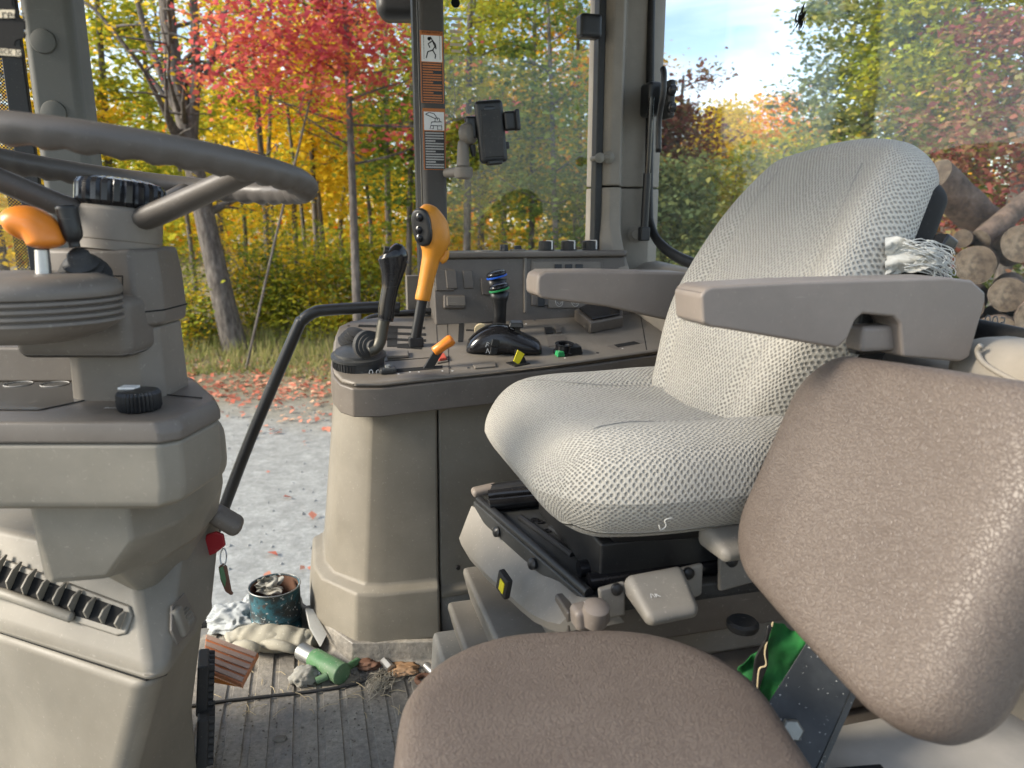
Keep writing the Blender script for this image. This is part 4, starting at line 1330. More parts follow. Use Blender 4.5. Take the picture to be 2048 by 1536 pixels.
for p, q in (((205, 552), (245, 552)), ((245, 552), (243, 672))):
    mb.tube([at(*p, cy - 0.062), at(*q, cy - 0.060)], 0.0009, 6)
mb.build('shroud_seam', 'slot_black', dash)

# ridged pod carrying the left-hand levers
PC = at(40, 640, 0.86)
def podring(k, z): return [V((PC.x + math.cos(t) * 0.115 * k * (1 if math.cos(t) > 0 else 2.2), PC.y + math.sin(t) * 0.085 * k, z)) for t in [2 * math.pi * i / 48 for i in range(48)]]
z0 = at(40, 548, 0.86).z
prof = [(0.55, z0 - 0.075), (0.80, z0 - 0.066), (0.92, z0 - 0.058)]
for i in range(4):
    zz = z0 - 0.054 + i * 0.0075
    prof += [(0.955, zz), (0.99, zz + 0.002), (0.985, zz + 0.005), (0.95, zz + 0.0065)]
prof += [(0.99, z0 - 0.023), (1.0, z0 - 0.017), (0.96, z0 - 0.008), (0.86, z0 - 0.003), (0.78, z0)]
MB().loft([podring(k, z) for k, z in prof]).build('lever_pod', 'trim_dark', dash, sharp=50)
rbox('pod_bracket', WORLD, (cx - 0.035, cy - 0.045, z0 - 0.070), (0.072, 0.045, 0.038), 0.014, 'trim_dark', dash)

lev = thing('shuttle_lever', at(88, 545, 0.87), 'orange curved knob lever on a bright stem left of the column', 'lever')
MB().tube([at(88, 552, 0.87), at(84, 500, 0.87)], [0.0085, 0.0075], 14).build('stem', 'metal', lev)
kp = smoothpath([at(22, 460, 0.87), at(45, 446, 0.87), at(72, 452, 0.87), at(90, 474, 0.87), at(96, 498, 0.87)], 5)
nk = len(kp)
MB().tube(kp, [(0.0200 * min(1.0, 0.30 + 0.30 * min(i, nk - 1 - i)), 0.024 * min(1.0, 0.30 + 0.30 * min(i, nk - 1 - i))) for i in range(nk)], 18, side=EZ).build('knob', 'orange', lev, sharp=0, sub=1)
lev = thing('range_lever', at(160, 545, 0.88), 'small black lever in a pleated rubber boot left of the column', 'lever')
a, b_ = at(150, 495, 0.88), at(132, 410, 0.88)
MB().tube(smoothpath([a, a.lerp(b_, 0.12), a.lerp(b_, 0.25), a.lerp(b_, 0.6), a.lerp(b_, 0.9), b_], 3), [0.006] * 4 + [0.007, 0.009, 0.0105] + [0.0115] * 6 + [0.0118, 0.0105, 0.005], 16).build('grip', 'black', lev, sharp=0)
bo = at(168, 545, 0.90); ax = (at(150, 490, 0.88) - bo).normalized()
MB().lathe(bo - ax * 0.008, ax, [(0.030, 0), (0.030, 0.004), (0.0255, 0.006), (0.028, 0.010), (0.022, 0.012), (0.0245, 0.016), (0.0185, 0.018), (0.020, 0.022), (0.0135, 0.025), (0.012, 0.034), (0.008, 0.038), (0.001, 0.038)], 32).build('boot', 'rubber', lev, sharp=60)

# instrument panel block
def ringxy(z, pts): return [V((x, y, z)) for x, y in pts]
T = [(-1.02, 0.845), (-0.415, 0.845), (-0.395, 0.862), (-0.385, 0.955), (-0.40, 0.985), (-0.475, 1.10), (-0.56, 1.17), (-1.02, 1.2)]
def off(pts, dx, dy=None): # shrink towards a centre
    c = (-0.68, 1.02); dy = dx if dy is None else dy
    return [(c[0] + (x - c[0]) * dx, c[1] + (y - c[1]) * dy) for x, y in pts]
MB().loft([ringxy(0.744, off(T, 1.008)), ringxy(0.757, off(T, 1.008)), ringxy(0.770, off(T, 0.985))]).build('dash_cover', 'trim_dark', dash, bevel=0.004, seg=3)
MB().loft([ringxy(0.7435, off(T, 0.998)), ringxy(0.69, off(T, 0.995)), ringxy(0.665, off(T, 0.975)), ringxy(0.655, off(T, 0.90))]).build('dash_body', 'trim_beige', dash, bevel=0.006, seg=3)
# gauge recess: hood and dark lens at the far left
mb = MB().prism([V((-0.93, 0.90, 0.7705)), V((-0.585, 0.90, 0.7705)), V((-0.53, 1.0, 0.7705)), V((-0.53, 1.06, 0.7705)), V((-0.93, 1.06, 0.7705))], EZ * 0.0012)
gl_ = mb.build('gauge_lens', 'gauge_glass', dash, smooth=False)
mb = MB()
for i in range(7):
    c = V((-0.86 + i * 0.052, 1.045, 0.7722))
    mb.tube([c + V((math.cos(t) * 0.018, math.sin(t) * 0.018, 0)) for t in [2 * math.pi * k / 24 for k in range(25)]], 0.0007, 5)
mb.build('gauge_marks', 'grey_print', gl_)
MB().box(WORLD, (-0.72, 1.085, 0.795), (0.21, 0.018, 0.026), 1, 0.7).build('gauge_hood', 'trim_dark', dash, bevel=0.005)
# top knob, print and warning tab
c = atz(280, 818, 0.771)
MB().lathe(c, EZ, [(0.024, 0), (0.026, 0.004), (0.026, 0.020), (0.023, 0.024), (0.001, 0.025)], 64, rib=2, ribd=0.0022).build('dash_knob', 'black', dash, sharp=25)
q = atz(262, 793, 0.792)
MB().box(WORLD, (c.x - 0.016, c.y + 0.010, 0.7965), (0.010, 0.008, 0.0012)).build('knob_pointer', 'white_print', dash)
text('Swift', Fr(atz(224, 816, 0.7712), (1, 0, 0), (0, 1, 0), EZ), 0.010, 'white_print', dash, 0.0004)
mb = MB().prism([atz(318, 748, 0.7712), atz(318, 764, 0.7712), atz(352, 766, 0.7712)], EZ * 0.001)
mb.build('warning_tab', 'red_key', dash, smooth=False)
MB().tube([atz(318, 788, 0.7712), atz(404, 796, 0.7712)], 0.0008, 5).build('dash_seam', 'slot_black', dash)
# lower housing under the dash
H1 = [(-0.615, 0.90), (-0.60, 0.885), (-0.485, 0.89), (-0.452, 0.95), (-0.445, 1.03), (-0.455, 1.12), (-0.51, 1.2), (-0.615, 1.2)]
H2 = [(-0.613, 0.905), (-0.595, 0.892), (-0.53, 0.905), (-0.48, 0.955), (-0.462, 1.03), (-0.468, 1.12), (-0.51, 1.2), (-0.613, 1.2)]
MB().loft([ringxy(0.66, H1), ringxy(0.60, [(x * 1.0, y + 0.003) for x, y in H1]), ringxy(0.545, H2), ringxy(0.538, off(H2, 0.95))]).build('column_housing', 'trim_beige', dash, bevel=0.008, seg=3)
H3 = [(-0.60, 0.96), (-0.53, 0.935), (-0.50, 0.965), (-0.48, 1.04), (-0.485, 1.15), (-0.60, 1.2)]
H4 = [(-0.575, 1.02), (-0.53, 0.985), (-0.515, 1.0), (-0.50, 1.06), (-0.505, 1.15), (-0.575, 1.2)]
MB().loft([ringxy(0.5375, H3), ringxy(0.475, H4)]).build('housing_skirt', 'trim_beige', dash, bevel=0.006)
# side ear at the right of the housing
rbox('housing_ear', WORLD, (-0.505, 1.11, 0.65), (0.055, 0.06, 0.062), 0.045, 'trim_beige', dash)
# lower pedestal
L0 = [(-0.95, 1.16), (-0.55, 1.01), (-0.50, 1.06), (-0.49, 1.2), (-0.95, 1.3)]
L1 = [(-0.95, 1.10), (-0.492, 0.905), (-0.470, 0.92), (-0.478, 1.10), (-0.95, 1.3)]
L2 = [(-0.95, 1.115), (-0.504, 0.922), (-0.482, 0.935), (-0.49, 1.10), (-0.95, 1.3)]
L3 = [(-0.95, 1.11), (-0.512, 0.918), (-0.486, 0.932), (-0.494, 1.10), (-0.95, 1.3)]
L4 = [(-0.95, 1.15), (-0.585, 0.95), (-0.56, 0.965), (-0.535, 1.12), (-0.95, 1.3)]
ped = MB().loft([ringxy(0.525, L0), ringxy(0.408, L1), ringxy(0.388, L1)]).build('pedestal_cowl', 'trim_beige', dash, bevel=0.012, seg=4)
MB().loft([ringxy(0.3875, L2), ringxy(0.380, L2)]).build('cowl_groove', 'slot_black', dash)
MB().loft([ringxy(0.3795, L3), ringxy(0.20, L4), ringxy(0.0, off(L4, 0.98))]).build('pedestal_body', 'trim_beige', dash, bevel=0.014, seg=4)
L5 = [(-0.57, 0.99), (-0.535, 1.0), (-0.54, 1.12), (-0.63, 1.15)]
L6 = [(-0.62, 1.04), (-0.575, 1.05), (-0.575, 1.13), (-0.65, 1.15)]
MB().loft([ringxy(0.385, L5), ringxy(0.2, L6), ringxy(0.008, L6)]).build('pedestal_rear', 'trim_mid', dash, bevel=0.006)
# air vent in the sloping face
vp0 = V((-0.55, 1.01, 0.525)); va = V((-0.95, 1.16, 0.525)); vb = V((-0.492, 0.905, 0.408))
vn = (va - vp0).cross(vb - vp0).normalized()
if vn.y > 0: vn = -vn
vx = (vp0 - va).normalized()
VF = Fr(vp0, vx, vn.cross(vx), vn)
if VF.y.z < 0: VF.y = -VF.y
def vplate(name, pts, h0, h1, mat, **k):
    return MB().prism([VF.at(px, py) + VF.z * h0 for px, py in pts], VF.z * (h1 - h0)).build(name, mat, dash, **k)
vent = vplate('air_vent', [(-60, 1075), (-5, 1112), (262, 1212), (268, 1232), (255, 1268), (235, 1272), (-60, 1178)], -0.002, 0.004, 'trim_beige', bevel=0.003)
vplate('vent_opening', [(-60, 1092), (0, 1128), (250, 1218), (250, 1240), (240, 1258), (-60, 1165)], 0.0041, 0.0052, 'slot_black', smooth=False)
for i in range(10):
    t = (i - 1.2) / 7.6
    p0 = VF.at(20 + 225 * t, 1112 + 108 * t, 0.006); p1 = VF.at(-6 + 238 * t, 1172 + 84 * t, 0.006)
    d = (p1 - p0).normalized(); s = d.cross(VF.z)
    mb = MB()
    mb.loft([[p + s * 0.0022 + VF.z * 0.0, p + s * 0.0018 + VF.z * h, p - s * 0.0018 + VF.z * h, p - s * 0.0022] for p, h in ((p0, 0.003), (p0.lerp(p1, 0.3), 0.010), (p0.lerp(p1, 0.75), 0.012), (p1, 0.003))])
    mb.build('louvre', 'trim_beige', vent, bevel=0.0006)
a, b_ = VF.at(8, 1188, 0.010), VF.at(142, 1234, 0.010)
MB().tube([a - VF.x * 0.08, a, b_, b_ + VF.x * 0.004], [(0.006, 0.008)] * 3 + [(0.003, 0.004)], 12, side=VF.z).build('vent_lip', 'trim_beige', vent, sharp=0)
# thumb wheel in its recess, on the pedestal's side face
ra_, rb_, rc_ = V((-0.50, 1.06, 0.525)), V((-0.470, 0.92, 0.408)), V((-0.478, 1.10, 0.408))
rn = (ra_ - rb_).cross(rc_ - rb_).normalized()
if rn.x < 0: rn = -rn
RF = Fr(rb_, rc_ - rb_, rn.cross(rc_ - rb_), rn)
if RF.y.z < 0: RF.y = -RF.y
tw = MB().prism([RF.at(px, py) - RF.z * 0.001 for px, py in ((341, 1212), (366, 1186), (392, 1238), (384, 1262), (352, 1292), (340, 1262))], RF.z * 0.004).build('thumbwheel_recess', 'trim_mid', dash, bevel=0.0012)
c = RF.at(368, 1240) - RF.z * 0.010
MB().lathe(c - RF.x * 0.012, RF.x, [(0.020, 0), (0.0215, 0.002), (0.0215, 0.022), (0.020, 0.024)], 60, rib=2, ribd=0.0016).build('thumbwheel', 'trim_beige', tw, sharp=25)
rbox('thumbwheel_rib', Fr(RF.at(354, 1244) + RF.z * 0.004, RF.y, RF.x, RF.z), (0, 0, 0), (0.022, 0.010, 0.007), 0.005, 'trim_beige', tw, 3, 2)

# ignition key, light switch knob
kt = thing('ignition_key', at(425, 1095, 1.12), 'red ignition key with a hanging brass and green key fob', 'key')
a = [at(px, py, 1.12) for px, py in ((404, 1098), (412, 1070), (430, 1064), (446, 1070), (450, 1092), (440, 1100), (430, 1108), (412, 1114))]
MB().prism(a, V((0, 0.006, 0))).build('key_head', 'red_key', kt, bevel=0.002)
MB().tube([at(404, 1112, 1.123), at(392, 1128, 1.123)], 0.0045, 8).build('key_shank', 'metal', kt)
ra = at(446, 1105, 1.12)
MB().tube([ra + V((math.cos(t) * 0.005, math.sin(t) * 0.004, math.sin(t) * 0.013 - 0.008)) for t in [2 * math.pi * i / 16 for i in range(17)]], 0.0011, 6).build('key_ring', 'metal', kt, sharp=0)
a = [at(px, py, 1.115) for px, py in ((436, 1135), (444, 1128), (452, 1134), (462, 1186), (466, 1188), (462, 1192), (450, 1184), (440, 1160))]
fo = MB().prism(a, V((0, 0.006, 0))).build('key_fob', 'rust', kt, bevel=0.002)
MB().prism([at(px, py, 1.1135) for px, py in ((438, 1137), (446, 1133), (452, 1160), (450, 1175), (442, 1158))], V((0, 0.001, 0))).build('fob_enamel', 'green_paint', fo)
kb = thing('column_tilt_knob', at(448, 1040, 1.14), 'grey oval knob on the right side of the pedestal', 'knob')
rbox('knob', Fr(at(452, 1040, 1.14), V((0.75, 0.2, -0.62)), V((0, 1, 0))), (0, 0, 0), (0.028, 0.02, 0.014), 0.012, 'trim_dark', kb)
MB().tube([at(440, 1030, 1.14), at(405, 1010, 1.14)], 0.008, 10).build('stalk', 'black', kb)

# pedals
pt = thing('accelerator_pedal', at(450, 1330, 1.35) - EZ * 0.06, 'orange accelerator pedal with a worn ribbed face', 'pedal')
PQ = [at(412, 1268, 1.40), at(517, 1306, 1.36), at(484, 1368, 1.28), at(405, 1336, 1.32)]
pn = (PQ[1] - PQ[0]).cross(PQ[3] - PQ[0]).normalized()
if pn.z < 0: pn = -pn
MB().prism(PQ, -pn * 0.012).build('pedal_plate', 'orange_worn', pt, bevel=0.002)
for i in range(5):
    t0, t1 = (i + 0.12) / 5, (i + 0.80) / 5
    q = [PQ[0].lerp(PQ[3], t0), PQ[1].lerp(PQ[2], t0), PQ[1].lerp(PQ[2], t1), PQ[0].lerp(PQ[3], t1)]
    c = sum(q, V()) / 4
    MB().prism([c + (p - c) * 0.97 for p in q], pn * 0.003).build('tread', 'pedal_worn', pt, bevel=0.001)
MB().prism([PQ[3] - pn * 0.013, PQ[2] - pn * 0.013, at(480, 1374, 1.29), at(405, 1362, 1.33)], V((-0.02, 0.06, -0.03))).build('pedal_arm', 'orange', pt)
for i, (y0, y1, Y) in enumerate(((1325, 1425, 1.22), (1430, 1528, 1.17))):
    t_ = thing('brake_pedal', at(402, y1, Y), ['upper', 'lower'][i] + ' of the two black studded brake pedals beside the pedestal', 'pedal', 'brake pedals')
    p0, p1 = at(412, y0, Y + 0.02), at(408, y1, Y)
    ux = (p1 - p0).normalized(); uy = V((-0.35, 0.93, 0)).normalized()
    fr = Fr((p0 + p1) / 2, ux, uy)
    if fr.z.x < 0: fr = Fr((p0 + p1) / 2, -ux, uy)
    h = (p1 - p0).length / 2
    MB().box(fr, (0, 0.03, -0.004), (h, 0.05, 0.010)).build('pad', 'rubber', t_, bevel=0.004)
    for j in range(7):
        for k in range(4):
            MB().lathe(fr.p(-h * 0.85 + j * h * 0.283, -0.008 + k * 0.024, 0.004), fr.z, [(0.0075, 0), (0.0065, 0.011), (0.0040, 0.0115), (0.0030, 0.006)], 10).build('stud', 'rubber', t_, sharp=35)

# ================================================================ RIGHT HAND CONSOLE
con = thing('control_console', cab(0.3, 1.8, 0), 'grey and beige control console beside the seat with slots, knobs and switches', 'control console')
K1, K2, K3 = atw(700, 760, 1.60), atw(1330, 697, 1.66), atw(700, 645, 2.02)
KF = Fr(K1, K2 - K1, K3 - K1)
if KF.z.z < 0: KF = Fr(K1, K1 - K2, K3 - K1)
KT = 0.0


def kpoly(pts, lift=0.0): return [KF.at(px, py) + KF.z * lift for px, py in pts]


def kplate(name, pts, h0, h1, mat, parent=None, **k):
    return MB().prism(kpoly(pts, h0), KF.z * (h1 - h0)).build(name, mat, parent or con, **k)


outline = [(664, 720), (668, 742), (682, 757), (708, 765), (760, 765), (850, 755), (1006, 739), (1160, 722), (1335, 697), (1420, 690), (1420, 632), (1250, 612), (1060, 614), (880, 622), (831, 624), (760, 633), (700, 642), (678, 652), (670, 672)]
top = kplate('top_plate', outline, -0.012, 0.0, 'trim_mid', bevel=0.006, seg=3)
band = [KF.at(px, py) for px, py in outline]
cc = sum(band, V()) / len(band)
MB().loft([[p + (p - cc).normalized() * 0.004 - KF.z * 0.0125 for p in band], [p + (p - cc).normalized() * 0.006 - EZ * 0.075 for p in band]]).build('console_band', 'trim_dark', con, bevel=0.004)
# body below
B0 = [(0.045, 1.95), (0.045, 1.76), (0.06, 1.70), (0.115, 1.645), (0.16, 1.632), (0.262, 1.63), (0.262, 1.95)]
B1 = [(0.0, 1.95), (0.0, 1.76), (0.02, 1.69), (0.085, 1.615), (0.13, 1.60), (0.252, 1.595), (0.252, 1.95)]
B2 = [(-0.03, 1.95), (-0.03, 1.77), (-0.012, 1.70), (0.062, 1.598), (0.11, 1.582), (0.250, 1.575), (0.25, 1.95)]
B3 = [(-0.045, 1.95), (-0.045, 1.79), (-0.03, 1.71), (0.055, 1.588), (0.10, 1.570), (0.248, 1.56), (0.248, 1.95)]
def lwz(pts, z): return [cab(l, w, z) for l, w in pts]
zb0 = KF.at(760, 765).z - 0.072
MB().loft([lwz([(l, w - 0.006) for l, w in B0], zb0 + 0.012), lwz(B0, zb0 - 0.018), lwz(B1, 0.185), lwz(B2, 0.172), lwz(B3, 0.052)]).build('console_body', 'trim_beige', con, bevel=0.007, seg=3)
S0 = [(0.265, 1.95), (0.265, 1.632), (0.95, 1.68), (0.95, 1.95)]
S1 = [(0.256, 1.95), (0.256, 1.60), (0.95, 1.655), (0.95, 1.95)]
S2 = [(0.254, 1.95), (0.254, 1.585), (0.95, 1.64), (0.95, 1.95)]
sp_ = MB().loft([lwz([(l, w - 0.006) for l, w in S0], zb0 + 0.03), lwz(S0, zb0 - 0.016), lwz(S1, 0.165), lwz(S2, 0.155), lwz(S2, 0.14)]).build('side_panel', 'trim_beige', con, bevel=0.005)
MB().prism([cab(0.256, 1.60, 0.0), cab(0.95, 1.655, 0.0), cab(0.95, 1.95, 0.0), cab(0.256, 1.95, 0.0)], EZ * 0.1395).build('console_riser', 'grey_metal_panel', con, bevel=0.004)
MB().lathe(atw(1130, 905, 1.61), -EW, [(0.004, 0), (0.003, 0.003), (0.0005, 0.003)], 10).build('screw', 'black', sp_)
MB().lathe(atw(916, 1135, 1.60), -EW, [(0.006, 0), (0.005, 0.004), (0.0005, 0.0045)], 12).build('screw', 'black', sp_)
# raised back panel with switches
ZB0 = atw(1060, 626, 1.99).z - 0.02; ZB1 = atw(1060, 506, 1.99).z
def bp(px, py, w): return atw(px, py, w)
bpn = [lw(atw(866, 560, 1.985))[0], lw(atw(1248, 560, 1.985))[0]]
back = MB().loft([[cab(bpn[0], 2.10, ZB0), cab(bpn[0], 1.955, ZB0), cab(bpn[1] + 0.012, 1.955, ZB0), cab(bpn[1] + 0.012, 2.10, ZB0)],
                  [cab(bpn[0], 2.10, ZB1 - 0.012), cab(bpn[0], 1.985, ZB1 - 0.012), cab(bpn[1], 1.985, ZB1 - 0.012), cab(bpn[1], 2.10, ZB1 - 0.012)]]).build('back_panel', 'trim_dark', con, bevel=0.004)
ledge = MB().prism([cab(bpn[0] - 0.008, 2.105, ZB1 - 0.012), cab(bpn[0] - 0.008, 1.975, ZB1 - 0.012), cab(bpn[1] - 0.006, 1.968, ZB1 - 0.012), cab(bpn[1] + 0.012, 1.99, ZB1 - 0.012), cab(bpn[1] + 0.012, 2.105, ZB1 - 0.012)], EZ * 0.016).build('back_ledge', 'trim_dark', con, bevel=0.006, seg=3)
BN = V((0, 0, 0)); BF_o = cab(bpn[0], 1.955, ZB0)
BF = Fr(BF_o, EL, cab(bpn[0], 1.985, ZB1 - 0.012) - BF_o)
if BF.z.dot(EW) > 0: BF.z = -BF.z


def bplate(name, pts, h0, h1, mat, parent=None, **k):
    return MB().prism([BF.at(px, py) + BF.z * h0 for px, py in pts], BF.z * (h1 - h0)).build(name, mat, parent or back, **k)


def brect(name, x0, y0, x1, y1, h, mat, parent=None, skew=0, **k):
    return bplate(name, [(x0, y0), (x1, y0), (x1 + skew, y1), (x0 + skew, y1)], -0.001, h, mat, parent, **k)


brect('switch_cover', 868, 538, 906, 582, 0.007, 'trim_dark', skew=3, bevel=0.003)
brect('switch_cover', 889, 540, 911, 578, 0.010, 'trim_dark', skew=4, bevel=0.003)
brect('blank_cover', 925, 541, 944, 577, 0.005, 'trim_dark', skew=3, bevel=0.002)
brect('blank_cover', 961, 556, 980, 590, 0.004, 'trim_dark', skew=3, bevel=0.002)
brect('socket_cover', 886, 590, 930, 618, 0.012, 'trim_dark', skew=0, bevel=0.005)
brect('socket_cover_face', 891, 593, 929, 613, 0.016, 'trim_mid', skew=1, bevel=0.003)
brect('panel_divider', 1047, 514, 1053, 626, 0.006, 'trim_mid', skew=0, bevel=0.002)
rad = brect('radio_panel', 1062, 520, 1205, 612, 0.005, 'trim_dark', bevel=0.003)
brect('radio_door', 1066, 524, 1200, 546, 0.0065, 'trim_mid', rad, bevel=0.002)
for i in range(3):
    x = 1107 + i * 21
    brect('rocker_switch', x, 529, x + 15, 541, 0.010, 'black', rad, bevel=0.002)
brect('rocker_switch', 1073, 594, 1088, 614, 0.008, 'black', rad, bevel=0.002)
brect('radio_buttons', 1096, 598, 1200, 616, 0.0062, 'trim_mid', rad, bevel=0.001)
for x in (1117, 1149):
    c = BF.at(x, 604) + BF.z * 0.0066
    rr = pxm(c, 8.5)
    MB().tube([c + BF.x * math.cos(t) * rr * (0.9) + BF.y * math.sin(t) * rr * 1.1 for t in [2 * math.pi * i / 20 for i in range(21)]], 0.0010, 5).build('printed_ring', 'grey_print', rad)
    MB().tube([c + BF.x * math.cos(t) * rr * 0.5 + BF.y * math.sin(t) * rr * 0.55 for t in [math.pi + math.pi * i / 10 for i in range(11)]], 0.0009, 5).build('printed_ring', 'grey_print', rad)
# knobs on the ledge
ZL = ZB1 + 0.004
def kn_(px, py, r, h, name, mat='black', pointer=True):
    c = atz(px, py, ZL)
    w_ = c.dot(EW)
    if w_ > 2.08 or w_ < 1.99: c = c - EW * (w_ - 2.035)
    k = pxm(c, 1)
    o = MB().lathe(c, EZ, [(r * k * 1.05, 0), (r * k * 1.05, 0.004), (r * k, 0.005), (r * k, h * k - 0.003), (r * k * 0.88, h * k), (0.0005, h * k + 0.0005)], 48, rib=2, ribd=0.0008).build(name, mat, ledge, sharp=28)
    if pointer:
        d = (-EW + EL * 0.55).normalized()
        MB().box(Fr(c + d * r * k * 0.55 + EZ * (h * k + 0.0005), d, EW + EL), (0, 0, 0), (r * k * 0.48, 0.0022, 0.0012)).build('pointer', 'white_print', o)
        MB().box(Fr(c + d * (r * k + 0.0004) + EZ * h * k * 0.55, d, EZ), (0, 0, 0), (0.0008, h * k * 0.4, 0.0022)).build('pointer', 'white_print', o)
for px in (1074, 1121, 1167):
    kn_(px, 499, 15.5, 19, 'rotary_knob')
kn_(987, 499, 8.5, 13, 'push_knob', pointer=False)
c = atz(1021, 500, ZL); c = c - EW * (c.dot(EW) - 2.03)
MB().box(Fr(c, EL, EW, EZ), (0, 0, 0.002), (0.018, 0.016, 0.003)).build('toggle_base', 'trim_mid', ledge, bevel=0.001)
MB().box(Fr(c, EL, EW, EZ), (0, 0, 0.009), (0.010, 0.009, 0.006), 0.9, 0.7).build('toggle_switch', 'black', ledge, bevel=0.002)
c = atz(952, 500, ZL); c = c - EW * (c.dot(EW) - 2.03)
MB().lathe(c, EZ, [(0.026, 0), (0.025, 0.003), (0.001, 0.003)], 32).build('cap_disc', 'trim_mid', ledge, sharp=35)

# slots as flat black plates painting recess shade; small things on the top plate
def slot(pts, name='slot', mat='slot_black', h=0.0008, parent=None, **k):
    return kplate(name, pts, 0.0002, h, mat, parent or top, smooth=False, **k)
for y0, xr in ((651, 850), (664, 852), (676, 852)):
    slot([(718, y0 - 1.5), (xr, y0 + 3), (xr, y0 + 8), (716, y0 + 3)])
slot([(775, 655), (795, 656), (794, 694), (774, 694)])
slot([(794, 688), (848, 686), (843, 699), (794, 696)])
slot([(783, 739), (885, 731), (885, 737), (784, 746)])
slot([(918, 645), (928, 645), (926, 684), (916, 684)])
slot([(935, 642), (990, 644), (990, 647), (935, 645)])
slot([(932, 659), (965, 660), (965, 663), (932, 662)])
slot([(1025, 644), (1042, 645), (1042, 648), (1025, 647)])
slot([(1228, 690), (1268, 683), (1280, 687), (1236, 695)])
kplate('slot_frame', [(1214, 692), (1276, 679), (1296, 684), (1232, 699)], -0.0005, 0.00015, 'trim_dark', top, smooth=False)
kplate('panel_seam', [(894, 640), (895, 640), (899, 748), (898, 748)], 0.0001, 0.0006, 'slot_black', top, smooth=False)
kplate('panel_seam', [(1281, 632), (1282, 632), (1294, 700), (1292.5, 700)], 0.0001, 0.0006, 'slot_black', top, smooth=False)
kplate('panel_seam', [(872, 648), (873, 648), (877, 710), (876, 710)], 0.0001, 0.0006, 'slot_black', top, smooth=False)
kplate('panel_seam', [(770, 722), (872, 714), (872, 715.2), (770, 723.2)], 0.0001, 0.0006, 'slot_black', top, smooth=False)
kplate('blank_button', [(774, 709), (817, 706), (818, 716), (775, 719)], 0, 0.008, 'trim_mid', top, bevel=0.003)
kplate('blank_button', [(945, 731), (990, 727), (992, 735), (950, 739)], 0, 0.004, 'trim_mid', top, bevel=0.0015)
kplate('red_button', [(874, 715), (889, 712), (894, 722), (878, 725)], 0, 0.009, 'red_button', top, bevel=0.003)
kplate('button_base', [(871, 718), (890, 714), (897, 724), (875, 728)], 0, 0.003, 'trim_dark', top, bevel=0.001)
kplate('rocker_switch', [(1088, 657), (1104, 656), (1107, 668), (1091, 669)], 0, 0.004, 'black', top, bevel=0.001)
kplate('rocker_switch', [(1109, 655), (1121, 655), (1124, 667), (1112, 668)], 0, 0.006, 'trim_dark', top, bevel=0.001)
kplate('blank_button', [(1093, 674), (1130, 671), (1137, 690), (1098, 693)], 0, 0.001, 'trim_dark', top)
for px, py in ((697, 652), (877, 641), (907, 639), (900, 736), (937, 736), (1195, 706), (1069, 640)):
    MB().lathe(KF.at(px, py), KF.z, [(0.0035, 0), (0.003, 0.0015), (0.0005, 0.0015)], 10).build('screw', 'black', top)
for px, py in ((797, 748), (838, 744), (885, 742), (905, 742), (820, 744), (1052, 648), (1245, 697), (1130, 716)):
    MB().lathe(KF.at(px, py), KF.z, [(0.0022, 0), (0.002, 0.0006), (0.0003, 0.0006)], 8).build('printed_mark', 'white_print', top)
# cup-like black fitting, green insert
cf = KF.at(1128, 706)
MB().lathe(cf, KF.z, [(0.026, 0), (0.026, 0.006), (0.022, 0.008), (0.021, 0.022), (0.023, 0.024), (0.015, 0.024), (0.014, 0.006)], 32).build('socket_ring', 'black_gloss', top, sharp=35)
MB().box(Fr(cf, KF.x, KF.y, KF.z), (0.020, -0.006, 0.010), (0.020, 0.018, 0.010), 0.8, 0.8).build('socket_body', 'black', top, bevel=0.003)
MB().box(Fr(cf, KF.x, KF.y, KF.z), (-0.018, -0.016, 0.006), (0.010, 0.010, 0.006), 0.8, 0.8).build('socket_insert', 'green_ring', top, bevel=0.002)
# monitor housing behind the far armrest
mp_ = [(1148, 640), (1180, 668), (1245, 655), (1243, 632), (1190, 622)]
mon = kplate('monitor_housing', mp_, 0, 0.030, 'trim_dark', con, bevel=0.004)
c0 = sum(kpoly(mp_), V()) / 5
MB().prism([c0 + (p - c0) * 0.84 + KF.z * 0.0305 for p in kpoly(mp_)], KF.z * 0.006).build('monitor_screen', 'black_gloss', mon, bevel=0.002)

# clamp rail behind the console, at the doorway
t_ = thing('grab_rail', at(470, 990, 2.0), 'black bent tube grab rail slanting across the open doorway', 'grab rail')
gpz = [(395, 1135), (430, 1062), (500, 880), (590, 668), (606, 640), (628, 625), (655, 620), (760, 614), (800, 616)]
MB().tube(smoothpath([at(x, y, 1.92 + 0.0002 * (x - 400)) for x, y in gpz], 6), 0.0155, 16).build('rail', 'black', t_, sharp=0)
MB().tube(smoothpath([at(x, y, 2.05) for x, y in ((725, 645), (745, 634), (790, 628), (850, 622), (900, 620))], 5), (0.008, 0.013), 12).build('rail_bracket', 'black', t_, sharp=0)

# ---------------------------------------------------------------- levers standing in the console
def kl(px, py, lift): return KF.at(px, py, lift)
